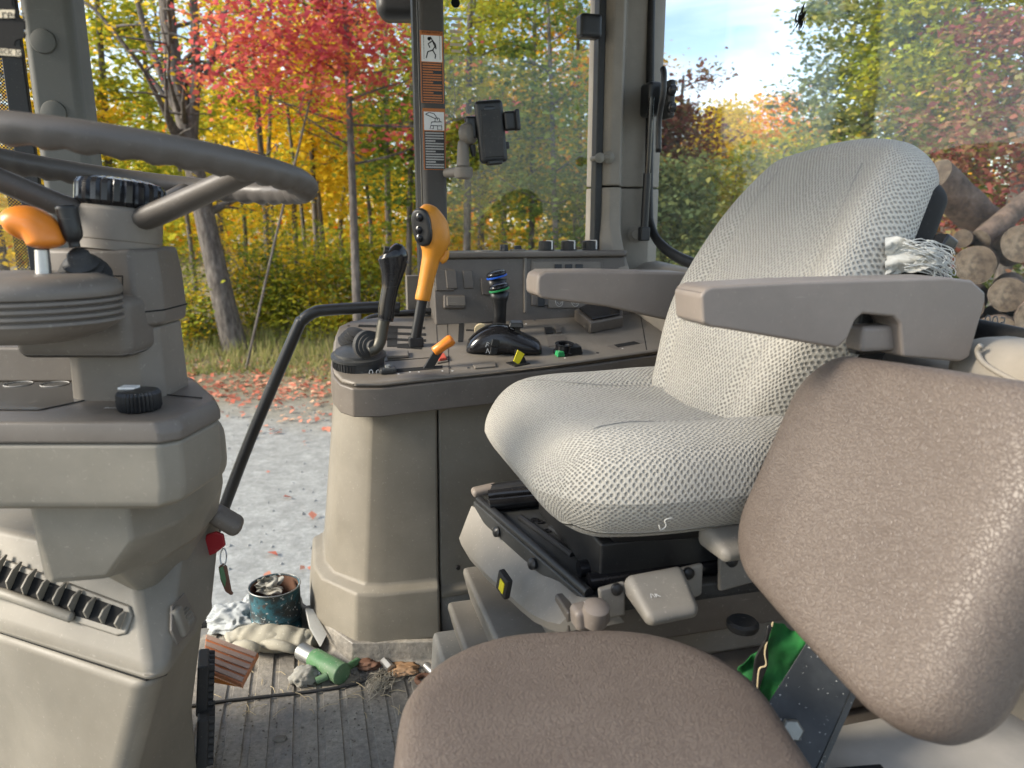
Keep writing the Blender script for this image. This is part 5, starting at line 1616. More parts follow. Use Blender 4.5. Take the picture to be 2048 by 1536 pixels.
# loader joystick (black)
J0 = KF.at(718, 730)
js = thing('joystick_lever', J0, 'black joystick lever in a round ribbed base at the console corner', 'lever')
rb = pxm(J0, 1)
MB().lathe(J0 - KF.z * 0.002, KF.z, [(50 * rb, 0), (50 * rb, 0.020), (54 * rb, 0.022), (54 * rb, 0.028), (47 * rb, 0.031), (46 * rb, 0.036), (36 * rb, 0.040), (20 * rb, 0.044), (0.001, 0.044)], 96).build('base_ring', 'black_dusty', js, sharp=35)
for i in range(15):
    t = R_(150 + i * 7.2)
    c = J0 + (KF.x * math.cos(t) + KF.y * math.sin(t)) * 50 * rb + KF.z * 0.009
    MB().box(Fr(c, KF.x * math.cos(t) + KF.y * math.sin(t), KF.z), (0, 0, 0), (0.0018, 0.0085, 0.0014)).build('base_rib', 'black', js)
MB().box(Fr(KF.at(775, 744), KF.x, KF.y, KF.z), (0, 0, 0.006), (0.018, 0.016, 0.006)).build('base_lug', 'black_dusty', js, bevel=0.004)
MB().lathe(KF.at(776, 744) + KF.z * 0.012, KF.z, [(0.007, 0), (0.006, 0.004), (0.0005, 0.004)], 6).build('lug_bolt', 'metal_dull', js)
for px in (742, 756):
    c = onplane(px, 745, J0 - EW * 0.0585, EW)
    MB().tube([c + EL * math.cos(t) * 0.004 + EZ * math.sin(t) * 0.006 for t in [2 * math.pi * i / 12 for i in range(13)]], 0.0009, 5).build('printed_symbol', 'white_print', js)
# pleated boot and elbow
bo = KF.at(712, 712) + KF.z * 0.040
e_ = V((0.35, -0.25, 0.9)).normalized()
MB().lathe(bo - e_ * 0.014, e_, [(0.036, 0), (0.038, 0.006), (0.031, 0.010), (0.0345, 0.015), (0.027, 0.019), (0.0305, 0.024), (0.022, 0.028), (0.025, 0.033), (0.016, 0.037), (0.001, 0.039)], 36).build('boot', 'rubber', js, sharp=70)
jb = KF.at(738, 722, 0.040) + KF.z * 0.0
eb = onplane(742, 700, jb - EW * 0.010, EW)
MB().lathe(onplane(736, 690, jb, EW), (eb - bo) + EL * 0.05, [(0.028, -0.012), (0.031, -0.010), (0.031, 0.002), (0.025, 0.004), (0.026, 0.009), (0.0195, 0.011), (0.0205, 0.016), (0.014, 0.018), (0.0135, 0.026), (0.001, 0.028)], 32).build('boot_collar', 'rubber', js, sharp=50)
def jp(px, py): return onplane(px, py, jb - EW * 0.02, EW)
st = smoothpath([jp(738, 702), jp(752, 696), jp(761, 680), jp(765, 655), jp(770, 632)], 5)
MB().tube(st, 0.0125, 14).build('stem', 'steel_rod', js, sharp=0)
gp_ = [(771, 640, 14, 14), (772, 633, 15.5, 15.5), (774, 610, 15.5, 15.5), (780, 575, 16, 17), (784, 552, 20, 19), (786, 530, 26, 22), (785, 512, 29, 24), (780, 501, 24, 21), (777, 497, 12, 11)]
gv_ = smoothpath([jp(x, y) for x, y, *_ in gp_], 4)
rr = []
for i in range(len(gv_)):
    f = i / 4; k = min(int(f), len(gp_) - 2); f -= k
    rr.append(((gp_[k][2] * (1 - f) + gp_[k + 1][2] * f) * rb * 0.98, (gp_[k][3] * (1 - f) + gp_[k + 1][3] * f) * rb))
grip = MB().tube(gv_, rr, 22, side=EL).build('grip', 'black_gloss', js, sharp=0)
a, b_ = jp(795, 506), jp(812, 524)
MB().tube([jp(768, 500), jp(790, 505), jp(813, 526)], [(0.008, 0.016), (0.011, 0.019), (0.005, 0.012)], 14, side=EZ).build('grip_cap', 'black', grip)
MB().tube([jp(786, 497), jp(800, 506)], 0.006, 8).build('thumb_button', 'rubber', grip)
MB().tube([jp(771.5, 637), jp(771, 641)], 0.0165, 18).build('grip_collar', 'black', grip)

# amber loader lever with three buttons
A0 = KF.at(831, 692)
am = thing('amber_lever', A0, 'amber handled lever with three black thumb buttons', 'lever')
def ap(px, py, dw=0.0): return onplane(px, py, A0 + EW * dw, EW)
MB().tube([ap(829, 694), ap(834, 660), ap(845, 596)], [(0.014, 0.010), (0.0125, 0.010), (0.0125, 0.010)], 14, side=EL).build('stem', 'black', am, bevel=0)
MB().box(Fr(ap(832, 684), EL, EW, EZ), (0, 0, 0), (0.017, 0.013, 0.012)).build('stem_clamp', 'black', am, bevel=0.003)
ka = pxm(A0, 1)
gp_ = [(845, 600, 15, 14), (846, 594, 15.5, 15), (850, 575, 15, 15), (856, 545, 16, 16), (862, 518, 18, 18), (866, 502, 23, 22), (868, 482, 32, 27), (863, 455, 33.5, 28), (850, 430, 27, 24), (839, 418, 12, 14)]
gv_ = smoothpath([ap(x, y) for x, y, *_ in gp_], 4)
rr = []
for i in range(len(gv_)):
    f = i / 4; k = min(int(f), len(gp_) - 2); f -= k
    rr.append(((gp_[k][2] * (1 - f) + gp_[k + 1][2] * f) * ka, (gp_[k][3] * (1 - f) + gp_[k + 1][3] * f) * ka))
ag = MB().tube(gv_, rr, 26, side=EL).build('grip', 'amber', am, sharp=0)
for px, py in ((846.5, 594), (845, 589)):
    pass
MB().tube(smoothpath([ap(880, 522, -0.004), ap(890, 514, -0.006), ap(893, 500, -0.006)], 4), [0.009, 0.0095, 0.010, 0.010, 0.009, 0.0085, 0.0085, 0.008, 0.006], 12).build('trigger_spur', 'amber', ag, sharp=0)
# thumb pad faces the driver and the camera
pc = ap(842, 455, -0.026); pn_ = (-EW * 0.80 - EL * 0.62).normalized()
PF = Fr(pc, EZ - EL * 0.15, pn_.cross(EZ))
if PF.z.dot(pn_) < 0: PF = Fr(pc, EZ - EL * 0.15, -pn_.cross(EZ))
pad = pillow('button_pad', PF, 0.044, 0.0245, [(0.90, -0.016), (1.0, -0.004), (0.97, 0.0), (0.86, 0.002)], 2.6, 'black', ag, 40, 4)
for px, py, r in ((839, 435, 7), (838, 460, 6.5), (839, 477, 6.5)):
    c = onplane(px, py, pc + PF.z * 0.002, PF.z)
    MB().lathe(c, PF.z, [(r * ka * 1.15, -0.001), (r * ka * 1.15, 0.0015), (r * ka, 0.002), (r * ka * 0.9, 0.005), (r * ka * 0.5, 0.0065), (0.0005, 0.007)], 22).build('thumb_button', 'black_gloss', ag, sharp=40)

# two gear levers with ringed caps
for i, (bx, by, tx, ty, ringm, lab, dw) in enumerate(((1000, 650, 999, 576, 'green_ring', 'nearer black gear lever with a green ring under its cap', 1.84), (1000, 646, 994, 550, 'blue_ring', 'farther black gear lever with a blue ring under its cap', 1.89))):
    G0 = onplane(bx, by, EW * dw, EW)
    t_ = thing('gear_lever', G0, lab, 'lever', 'gear levers')
    def gq(px, py): return onplane(px, py, G0, EW)
    k = pxm(G0, 1)
    MB().tube([gq(bx - 1, by + 2), gq(bx, by - 20), gq((bx + tx) / 2, (by + ty) / 2 - 6), gq(tx, ty + 22), gq(tx, ty + 8)], [(13 * k, 10 * k), (12.5 * k, 10 * k), (14 * k, 11 * k), (17 * k, 13 * k), (20 * k, 15 * k)], 18, side=EL).build('shaft', 'black', t_, sharp=0)
    axg = (gq(tx, ty) - gq(tx, ty + 20)).normalized(); axg = (axg - EL * 0.25).normalized()
    c = gq(tx, ty + 5)
    MB().lathe(c, axg, [(20 * k, 0), (20.8 * k, 0.001), (20.8 * k, 0.004), (20 * k, 0.005)], 30).build('cap_ring', ringm, t_)
    MB().lathe(c + axg * 0.0052, axg, [(20 * k, 0), (20 * k, 0.006), (17 * k, 0.0105), (10 * k, 0.013), (0.0005, 0.0135)], 30).build('cap', 'black_gloss', t_, sharp=0)

# black throttle quadrant
Q0 = KF.at(1008, 700)
tq = thing('throttle_quadrant', Q0, 'glossy black humped throttle quadrant with a slide and printed marks', 'throttle')
qa, qb = KF.at(932, 700), KF.at(1084, 703)
QF = Fr((qa + qb) / 2, qb - qa, KF.y)
if QF.z.z < 0: QF.z = -QF.z
ql = (qb - qa).length / 2
prof = [(-1.0, 0.008, 0.5), (-0.93, 0.026, 0.75), (-0.75, 0.044, 0.92), (-0.5, 0.060, 1.0), (-0.2, 0.068, 1.0), (0.1, 0.064, 1.0), (0.4, 0.048, 0.97), (0.7, 0.036, 0.9), (0.93, 0.026, 0.8), (1.0, 0.008, 0.6)]
rings = []
for s, h, wd in prof:
    W_ = 0.042 * wd
    rings.append([QF.p(s * ql, -W_, -0.002), QF.p(s * ql, -W_, h * 0.35), QF.p(s * ql, -W_ * 0.85, h * 0.75), QF.p(s * ql, -W_ * 0.5, h * 0.97), QF.p(s * ql, 0, h), QF.p(s * ql, W_ * 0.5, h * 0.97), QF.p(s * ql, W_ * 0.85, h * 0.75), QF.p(s * ql, W_, h * 0.35), QF.p(s * ql, W_, -0.002)])
qbody = MB().loft(rings).build('housing', 'black_gloss', tq, sharp=60, sub=1)
sl = [QF.p(s * ql, -0.006, h + 0.0015) for s, h, wd in prof[1:7]]
MB().tube(smoothpath(sl, 3), (0.0015, 0.004), 8, side=QF.z).build('slide_slot', 'slot_black', qbody)
MB().box(QF, (0.30 * ql, -0.006, 0.070), (0.018, 0.016, 0.006), 0.8, 0.8).build('slide_knob', 'black', tq, bevel=0.003)
MB().box(QF, (0.34 * ql, -0.006, 0.060), (0.006, 0.008, 0.012)).build('slide_stem', 'black', tq)
MB().lathe(QF.p(-0.62 * ql, 0.030, 0.040), QF.y, [(0.016, 0), (0.017, 0.002), (0.017, 0.008), (0.016, 0.010)], 30, rib=2, ribd=0.001).build('detent_wheel', 'straw', tq, sharp=20)
fq = Fr(onplane(975, 690, Q0 - QF.y * 0.043, -EW), EL, EZ - EW * -0.1)
for (x, y, s) in ((974, 690, 'F'), (977, 703, 'N')):
    p = onplane(x, y, QF.p(0, -0.046, 0), QF.y)
    text(s, Fr(p, EL - EZ * 0.35, EZ + EL * 0.35), 0.017, 'white_print', tq, 0.001)
p = onplane(989, 694, QF.p(0, -0.044, 0), QF.y)
f_ = Fr(p, EL - EZ * 0.2, EZ + EL * 0.2)
for dy in (0.010, -0.010):
    MB().box(f_, (0, dy, 0), (0.009, 0.008, 0.0025)).build('push_button', 'black', tq, bevel=0.002)

# small orange slide lever
O0 = KF.at(855, 737)
ol = thing('hand_throttle', O0, 'small orange cylinder grip on a flat black lever in a slot', 'lever')
def oq(px, py): return onplane(px, py, O0, EW)
MB().prism([oq(845, 740), oq(866, 738), oq(886, 705), oq(876, 698), oq(868, 703)], EW * 0.010).build('stem', 'black', ol, bevel=0.001)
a, b_ = oq(868, 705) + EW * 0.005, oq(907, 678) + EW * 0.005
MB().tube([a, a.lerp(b_, 0.06), a.lerp(b_, 0.5), a.lerp(b_, 0.85), a.lerp(b_, 0.97), b_], [0.008, 0.0115, 0.0118, 0.0135, 0.0115, 0.004], 18).build('grip', 'orange', ol, sharp=0)
# yellow tipped rocker lever
Y0 = KF.at(1045, 728)
yl = thing('rocker_lever', Y0, 'black wedge lever with a yellow face at the console edge', 'lever')
def yq(px, py, dw=0): return onplane(px, py, Y0 + EW * dw, EW)
MB().prism([yq(1031, 731), yq(1057, 731), yq(1050, 716), yq(1045, 705), yq(1034, 700)], EW * 0.022).build('wedge', 'black', yl, bevel=0.002)
MB().prism([yq(1026, 722, -0.001), yq(1037, 729, -0.001), yq(1049, 708, -0.001), yq(1035, 699, -0.001)], -EW * 0.003).build('yellow_face', 'yellow', yl, bevel=0.0008)
kplate('base', [(1012, 727), (1044, 722), (1060, 728), (1030, 734)], 0, 0.003, 'black', yl)

# phone holder on its arm
t_ = thing('phone_holder', atw(905, 345, 2.03), 'black phone clamp on a grey jointed arm fixed to the sticker pillar', 'phone holder')
def hq(px, py, dw=0.0): return onplane(px, py, EW * (1.97 + dw), EW)
MB().tube([hq(893, 346, 0.06), hq(922, 344)], 0.012, 14).build('arm', 'trim_mid', t_)
c = hq(927, 345)
MB().lathe(c - EZ * 0.017, EZ, [(0.012, 0), (0.022, 0.004), (0.024, 0.012), (0.024, 0.027), (0.020, 0.031), (0.001, 0.031)], 32).build('arm_joint', 'trim_mid', t_, sharp=40)
MB().lathe(hq(926, 332), EZ + EL * 0.02, [(0.0165, 0), (0.0150, 0.045), (0.013, 0.060), (0.011, 0.062)], 24).build('arm_post', 'trim_mid', t_, sharp=40)
MB().lathe(hq(936, 268), -EW + EL * 0.8, [(0.026, -0.01), (0.028, 0.004), (0.024, 0.014), (0.012, 0.018), (0.001, 0.018)], 28).build('swivel', 'trim_mid', t_, sharp=40)
rbox('clamp_jaw', Fr(hq(942, 256, 0.0), EL, EW, EZ), (0, 0, 0), (0.015, 0.014, 0.028), 0.007, 'black', t_)
MB().tube([hq(944, 290), hq(947, 305), hq(947, 312)], [0.008, 0.0075, 0.005], 10).build('release_lever', 'black', t_)
cf = Fr(hq(982, 264, -0.02), EL + EZ * 0.10, EZ - EL * 0.10)
if cf.z.dot(EW) > 0: cf.z = -cf.z
rbox('cradle', cf, (0, 0, 0), (0.0365, 0.077, 0.013), 0.012, 'black', t_, 6, 4)
rbox('cradle_pad', cf, (0.0, -0.005, 0.0125), (0.027, 0.058, 0.004), 0.0035, 'rubber', t_, 4, 2)
rbox('logo_plate', cf, (-0.002, 0.052, 0.0135), (0.014, 0.008, 0.002), 0.0018, 'black_gloss', t_, 3, 2)
rbox('side_clamp', cf, (0.052, 0.022, 0.010), (0.018, 0.024, 0.010), 0.007, 'black', t_)
rbox('side_clamp_lip', cf, (0.066, 0.022, 0.018), (0.006, 0.026, 0.014), 0.005, 'black', t_)
rbox('side_button', cf, (0.038, -0.036, 0.0), (0.006, 0.009, 0.008), 0.004, 'black', t_, 3, 2)
rbox('foot_rest', cf, (-0.002, -0.076, 0.012), (0.018, 0.006, 0.018), 0.004, 'black', t_, 3, 2)

# hanging air freshener cards
for i, (x0, y0, lab, txt, py, sz) in enumerate(((14, 55, 'black tree shaped hanging card with a cream printed strip, upper left corner', None, 0, 0),)):
    t_ = thing('air_freshener', at(5, 110, 0.8), lab, 'air freshener')
    # cut-out shape: a trunk with stepped, scalloped boughs
    out = [(-60, -60), (18, -60), (24, 12), (34, 20), (36, 32), (48, 40), (50, 56), (46, 60), (50, 68), (48, 76), (36, 78), (30, 82), (28, 92), (42, 95), (46, 100), (46, 116), (40, 118), (-60, 112)]
    body = MB().prism([at(px, py_, 0.80) for px, py_ in out], V((0, 0.002, 0))).build('card', 'black_matte', t_, smooth=False)
    q = [at(px, py_, 0.7993) for px, py_ in ((-60, 17), (29, 20), (31, 36), (-60, 36))]
    MB().prism(q, V((0, -0.0003, 0))).build('printed_strip', 'cream_print', body, smooth=False)
    q = [at(px, py_, 0.7993) for px, py_ in ((-60, 92), (41, 100), (43, 113), (-60, 106))]
    MB().prism(q, V((0, -0.0003, 0))).build('printed_strip', 'cream_print', body, smooth=False)
    text('Trees', Fr(at(18, 29, 0.7987), (1, 0, -0.04), EZ), 0.0135, 'slot_black', body, 0.0)
    text('Black Ice', Fr(at(18, 103, 0.7987), (1, 0, -0.12), EZ), 0.0095, 'slot_black', body, 0.0)

# ================================================================ OPERATOR SEAT
seat = thing('operator_seat', cab(0.5, 1.10, 0.0), 'grey cloth operator seat with two armrests on a black suspension base', 'seat')
SF = Fr(cab(0.515, 1.10, 0.636), EL, EW, EZ)


def cush(q):
    x, y, z = q
    fx = x / 0.25; fy = y / 0.25
    # round the plan at the front, tuck the underside
    y *= 1 - 0.34 * max(0, -fx - 0.10) ** 2.2
    k = max(0, -z) / 0.082
    if fx < 0.2: x += 0.035 * k * (0.2 - fx) * 0.8
    y *= 1 - 0.10 * k
    g = max(0.0, min(1.0, z / 0.05)); g = g * g * (3 - 2 * g)
    if z > 0:
        z0 = z
        z += 0.030 * max(0, abs(fy) - 0.42) ** 1.2 * (0.4 + 0.6 * max(0, min(1, (fx + 0.7)))) * 2.2 - 0.010
        z += 0.006 * math.exp(-((fx + 0.45) / 0.35) ** 2) - 0.020 * max(0, -fx - 0.55)
        z -= 0.010 * math.exp(-((fx - 0.25) / 0.4) ** 2) * max(0, 1 - abs(fy) * 1.6)
    z -= 0.009 * math.exp(-((abs(fy) - 0.52) / 0.022) ** 2) * g * max(0, min(1, fx + 0.55))
    if g > 0: z = z0 + (z - z0) * g
    return (x, y, z)


vs, fs, uv = roundbox(SF, (0, 0, 0), (0.232, 0.255, 0.082), 0.080, 30, 9, cush)
o = mk('cushion', vs, fs, 'fabric', seat, sharp=0, uvs=uv); weld(o)
# stitched seams between the sitting panel and the bolsters
def rb_pt(P, h, r):
    C = [max(-(h[k] - r), min(h[k] - r, P[k])) for k in range(3)]
    d = V([P[k] - C[k] for k in range(3)])
    return V(C) + (d.normalized() * r if d.length > 0 else d)


def seam(fr, h, r, dfm, pts, n=8):
    path = []
    for a, b in smoothpath2(pts, n):
        q = V(dfm(rb_pt((a, b, h[2]), h, r)))
        path.append(fr.p(q.x, q.y, q.z + 0.0004))
    MB().tube(path, 0.0013, 6).build('seam', 'fabric_seam', seat, sharp=0)


def smoothpath2(pts, n): return [(p.x, p.y) for p in smoothpath([V((a, b, 0)) for a, b in pts], n)]


for s in (-1, 1):
    seam(SF, (0.232, 0.255, 0.082), 0.080, cush, [(0.21, s * 0.132), (0.05, s * 0.132), (-0.05, s * 0.136), (-0.10, s * 0.150), (-0.15, s * 0.18)])

# backrest: local x towards the front, y across, z up the back
lean = R_(28.5)
BU = (EZ * math.cos(lean) + EL * math.sin(lean)).normalized()
BNf = (-EL * math.cos(lean) + EZ * math.sin(lean)).normalized()
BKF = Fr(cab(0.760, 1.10, 0.89), BU, EW, BNf)


def backd(q):
    x, y, z = q            # x up the back, y across, z forward
    fx = x / 0.27; fy = y / 0.25
    w = 1.0
    if fx > 0.05: w -= 0.23 * (fx - 0.05) ** 2.4
    if fx < -0.2: w -= 0.42 * (-0.2 - fx) ** 1.5
    if y < 0 and fx > 0: w *= 1 - 0.17 * fx ** 0.9
    if y > 0: w *= 0.93
    y *= w
    g = max(0.0, min(1.0, z / 0.04)); g = g * g * (3 - 2 * g); z0 = z
    if z > 0:
        z += 0.045 * max(0, abs(fy) - 0.35) ** 1.3 * 1.6 * math.exp(-((fx + 0.05) / 0.7) ** 2)
        z += 0.028 * math.exp(-((fx + 0.42) / 0.35) ** 2) * max(0, 1 - fy * fy * 1.2)
        z -= 0.010 * math.exp(-((abs(fy) - 0.55) / 0.04) ** 2) * max(0, min(1, (0.75 - fx)))
    z = z0 + (z - z0) * g
    x -= 0.035 * fy * fy * max(0, fx) ** 2
    z -= 0.05 * max(0, fx - 0.35) ** 2
    return (x, y, z)


vs, fs, uv = roundbox(BKF, (0, 0, 0), (0.275, 0.226, 0.052), 0.048, 30, 8, backd)
o = mk('backrest', vs, fs, 'fabric', seat, sharp=0, uvs=uv); weld(o)
for s in (-1, 1):
    seam(BKF, (0.275, 0.226, 0.052), 0.048, backd, [(-0.22, s * 0.1375), (-0.05, s * 0.1375), (0.10, s * 0.1375), (0.20, s * 0.132)])
vs, fs, uv = roundbox(BKF, (-0.006, 0, -0.040), (0.245, 0.225, 0.032), 0.030, 14, 4, backd)
o = mk('backrest_shell', vs, fs, 'black_matte', seat, sharp=0, uvs=uv); weld(o)
rbox('shell_latch', BKF, (0.085, -0.226, -0.050), (0.042, 0.012, 0.012), 0.004, 'black_gloss', seat)
rbox('shell_latch', BKF, (0.050, -0.222, -0.078), (0.030, 0.010, 0.008), 0.004, 'black', seat)
# torn cloth and loose threads at the back edge
mb = MB()
T0 = onplane(1800, 510, cab(0, 0.855, 0), EW)
n = 9
for i in range(3):
    ring = []
    for j in range(n):
        t = j / (n - 1)
        px = 1770 + 100 * t; py0 = 470 + 30 * t + 6 * math.sin(t * 9 + i); py1 = 545 - 8 * t + 5 * math.sin(t * 7 + i * 2)
        ring.append([onplane(px, py0 + (py1 - py0) * k / 6, cab(0, 0.895 - 0.04 * t - 0.006 * i + 0.010 * math.sin(k * 1.7 + j * 0.8 + i), 0), EW) for k in range(7)])
    vs = [p for r in ring for p in r]
    fs = [(a * 7 + b, a * 7 + b + 1, (a + 1) * 7 + b + 1, (a + 1) * 7 + b) for a in range(n - 1) for b in range(6)]
    mb.add(vs, fs)
mb.build('torn_cloth', 'paper', seat, sharp=0)
mb = MB()
for i in range(70):
    x0 = rnd.uniform(1800, 1870); y0 = rnd.uniform(480, 540)
    x1 = rnd.uniform(1865, 1912); y1 = y0 * 0.5 + 270 + rnd.uniform(-22, 22)
    w = 0.85 + rnd.uniform(-0.02, 0.015)
    q = [onplane(px, py, cab(0, w + rnd.uniform(-0.006, 0.006), 0), EW) for px, py in ((x0, y0), ((x0 + x1) / 2, (y0 + y1) / 2 - rnd.uniform(0, 14)), (x1, y1), (x1 + rnd.uniform(-12, 8), y1 + rnd.uniform(2, 16)))]
    mb.tube(smoothpath(q, 3), 0.0006, 4)
mb.build('loose_threads', 'paper', seat, sharp=0)
mb = MB()
q = [onplane(px, py, cab(0, 0.84, 0), EW) for px, py in ((1345, 1036), (1330, 1040), (1332, 1052), (1322, 1060), (1318, 1050))]
mb.tube(smoothpath(q, 4), 0.0007, 4)
mb.build('loose_thread', 'paper', seat, sharp=0)

# near armrest with the hinge notch, far armrest
def arm(pts, w0, w1, name, bev):
    return MB().prism([onplane(px, py, EW * w0, EW) for px, py in pts], EW * (w1 - w0)).build(name, 'trim_arm', seat, bevel=bev, seg=5, sharp=30)
plastic('trim_arm', (0.225, 0.190, 0.163), 0.45, grain=420, gs=0.14, dust=0.07)
arm([(1402, 592), (1409, 580), (1425, 573), (1600, 563), (1900, 555), (1945, 561), (1972, 585), (1972, 600), (1940, 715), (1922, 724), (1806, 714), (1800, 648), (1788, 634), (1726, 628), (1712, 640), (1696, 678), (1676, 697), (1648, 692), (1450, 658), (1420, 654), (1405, 646)], 0.745, 0.81, 'armrest', 0.013)
rbox('armrest_hinge', Fr(onplane(1742, 674, EW * 0.775, EW), EL, EW, EZ), (0, 0, 0), (0.026, 0.016, 0.016), 0.006, 'trim_arm', seat)
rbox('hinge_core', Fr(onplane(1760, 662, EW * 0.80, EW), EL, EW, EZ), (0, 0, 0), (0.040, 0.010, 0.028), 0.004, 'black', seat)
arm([(1074, 565), (1077, 550), (1092, 542), (1200, 541), (1375, 545), (1390, 560), (1385, 650), (1330, 640), (1215, 614), (1107, 600), (1083, 597), (1074, 588)], 1.395, 1.475, 'armrest', 0.012)
# hinge bracket under the near armrest
MB().tube([cab(0.78, 0.84, 0.76), cab(0.78, 0.9, 0.70)], 0.018, 12).build('armrest_bracket', 'black', seat)
MB().lathe(cab(0.74, 0.845, 0.735), -EW, [(0.045, 0), (0.045, 0.012), (0.035, 0.018), (0.001, 0.019)], 32).build('recliner_cover', 'trim_dark', seat, sharp=40)
MB().box(CABF, (0.75, 1.10, 0.66), (0.03, 0.26, 0.06)).build('back_hinge', 'black', seat, bevel=0.008)
# cushion pan
MB().loft([[cab(l, w, 0.527) for l, w in ((0.42, 0.97), (0.74, 0.93), (0.74, 1.28), (0.42, 1.24))], [cab(l, w, 0.582) for l, w in ((0.37, 0.95), (0.74, 0.88), (0.74, 1.32), (0.37, 1.25))]]).build('cushion_pan', 'black', seat, bevel=0.006)

# suspension: black mechanism on top of a grey skirt
def sq(px, py, w): return onplane(px, py, EW * w, EW)
zT = 0.50
m0 = [sq(950, 1005, 1.36), sq(1040, 965, 1.40), sq(1330, 985, 1.30), sq(1520, 1100, 0.96), sq(1480, 1150, 0.95), sq(1180, 1195, 0.95), sq(1115, 1165, 1.0)]
UF = Fr(cab(0.5, 1.16, 0.475), EL, EW, EZ)
deck = MB().prism([cab(0.292, 1.395, 0.42), cab(0.371, 0.955, 0.42), cab(0.80, 0.955, 0.42), cab(0.80, 1.395, 0.42)], EZ * 0.03).build('suspension_deck', 'black_dusty', seat, bevel=0.004)
MB().box(CABF, (0.60, 1.14, 0.489), (0.20, 0.16, 0.037)).build('slide_frame', 'black', seat, bevel=0.006)
for w in (0.985, 1.03, 1.33):
    MB().tube([cab(0.385 if w < 1.2 else 0.31, w, 0.463), cab(0.80, w, 0.463)], 0.013, 12).build('slide_rail', 'black_gloss', seat)
MB().tube([cab(0.303, 1.385, 0.455), cab(0.378, 0.965, 0.455)], 0.008, 12).build('front_bar', 'black', seat)
for a_, b2 in (((0.36, 1.28), (0.40, 1.10)), ((0.40, 1.22), (0.44, 1.04))):
    MB().tube([cab(a_[0], a_[1], 0.452), cab(b2[0], b2[1], 0.452)], 0.006, 8).build('deck_bead', 'black', seat)
for px, py in ((1080, 1045), (1095, 1062), (1115, 1048), (1070, 1040), (1130, 1080)):
    c = onplane(px, py, V((0, 0, 0.4505)), EZ)
    MB().lathe(c, EZ, [(0.008, 0), (0.008, 0.002), (0.004, 0.002), (0.004, 0.0005)], 6).build('deck_bolt', 'black_gloss', seat)
# front skirt (pale grey) sloping forward and down
rings = []
SK = [(943, 1012, 1.395), (985, 1032, 1.33), (1035, 1066, 1.24), (1078, 1098, 1.15), (1092, 1118, 1.12), (1098, 1140, 1.09), (1122, 1168, 1.03), (1150, 1192, 0.985), (1172, 1196, 0.96), (1215, 1198, 0.935)]
SB = [(922, 1080, 1.395), (940, 1110, 1.33), (975, 1150, 1.24), (1015, 1186, 1.15), (1030, 1200, 1.12), (1043, 1212, 1.09), (1068, 1232, 1.03), (1098, 1247, 0.985), (1125, 1252, 0.96), (1212, 1240, 0.935)]
for (x0, y0, w0), (x1, y1, w1) in zip(SK, SB):
    a, b_ = sq(x0, y0, w0), sq(x1, y1, w1)
    m_ = a.lerp(b_, 0.30)
    rings.append([a, m_ - EL * 0.002, b_ + EZ * 0.004 - EL * 0.004, b_ - EZ * 0.010, b_ + EL * 0.03 - EZ * 0.008, a + EL * 0.012 - EZ * 0.02, a + EL * 0.006])
skirt = MB().loft(rings).build('suspension_skirt', 'trim_skirt' if 'trim_skirt' in MATS else 'trim_mid', seat, sharp=50)
plastic('trim_skirt', (0.225, 0.205, 0.175), 0.5, dust=0.25)
skirt.data.materials[0] = MATS['trim_skirt']
for px, py, w in ((1000, 1063, 1.27), (1072, 1127, 1.12)):
    c = sq(px, py, w) - EL * 0.006
    MB().lathe(c, -EL - EW * 0.4 + EZ * 0.3, [(0.010, -0.004), (0.010, 0.003), (0.006, 0.006), (0.0005, 0.0065)], 16).build('skirt_plug', 'black', seat)
c = sq(1037, 1153, 1.12) - EL * 0.030 - EW * 0.02
f_ = Fr(c, EW * -0.8 - EZ * 0.25 + EL * 0.2, EZ)
MB().box(f_, (0, 0, 0), (0.016, 0.020, 0.006)).build('weight_gauge', 'black', seat, bevel=0.003)
zf = f_.z if f_.z.y < 0 else -f_.z
MB().box(f_, (0.003, 0.0, 0.0065 if f_.z.y < 0 else -0.0065), (0.007, 0.011, 0.001)).build('gauge_window', 'yellow', seat, bevel=0.0005)
# side tabs, paddles and knobs along the near side of the base
def tab(pts, w, name, mat, th=0.01, bev=0.004):
    return MB().prism([sq(px, py, w) for px, py in pts], EW * th).build(name, mat, seat, bevel=bev)
tab([(1198, 1180), (1252, 1165), (1252, 1232), (1205, 1240)], 0.93, 'side_tab', 'trim_skirt')
tab([(1360, 1140), (1408, 1128), (1405, 1190), (1385, 1200)], 0.93, 'side_tab', 'trim_skirt')
tab([(1440, 1118), (1530, 1105), (1530, 1160), (1440, 1185)], 0.945, 'side_tab', 'trim_skirt')
for px, py in ((1233, 1178), (1376, 1146), (1463, 1122)):
    MB().lathe(sq(px, py, 0.93), -EW, [(0.009, -0.002), (0.009, 0.004), (0.005, 0.007), (0.0005, 0.0075)], 16).build('skirt_plug', 'black', seat)
MB().box(CABF, (0.55, 0.985, 0.40), (0.21, 0.03, 0.035)).build('side_rail', 'trim_dark', seat, bevel=0.004)


def paddle(cpx, cpy, w, hx, hy, tilt, name, mat='trim_skirt'):
    c = sq(cpx, cpy, w)
    f = Fr(c, EL + EZ * 0.06, -EW * math.cos(tilt) - EZ * math.sin(tilt))
    def d(q): return (q.x * (1.0 - 0.10 * (q.y / hy)), q.y, q.z * (1.15 - 0.4 * (q.y / hy)))
    return rbox(name, f, (0, 0, 0), (hx, hy, 0.014), 0.012, mat, seat, 6, 4, d), f


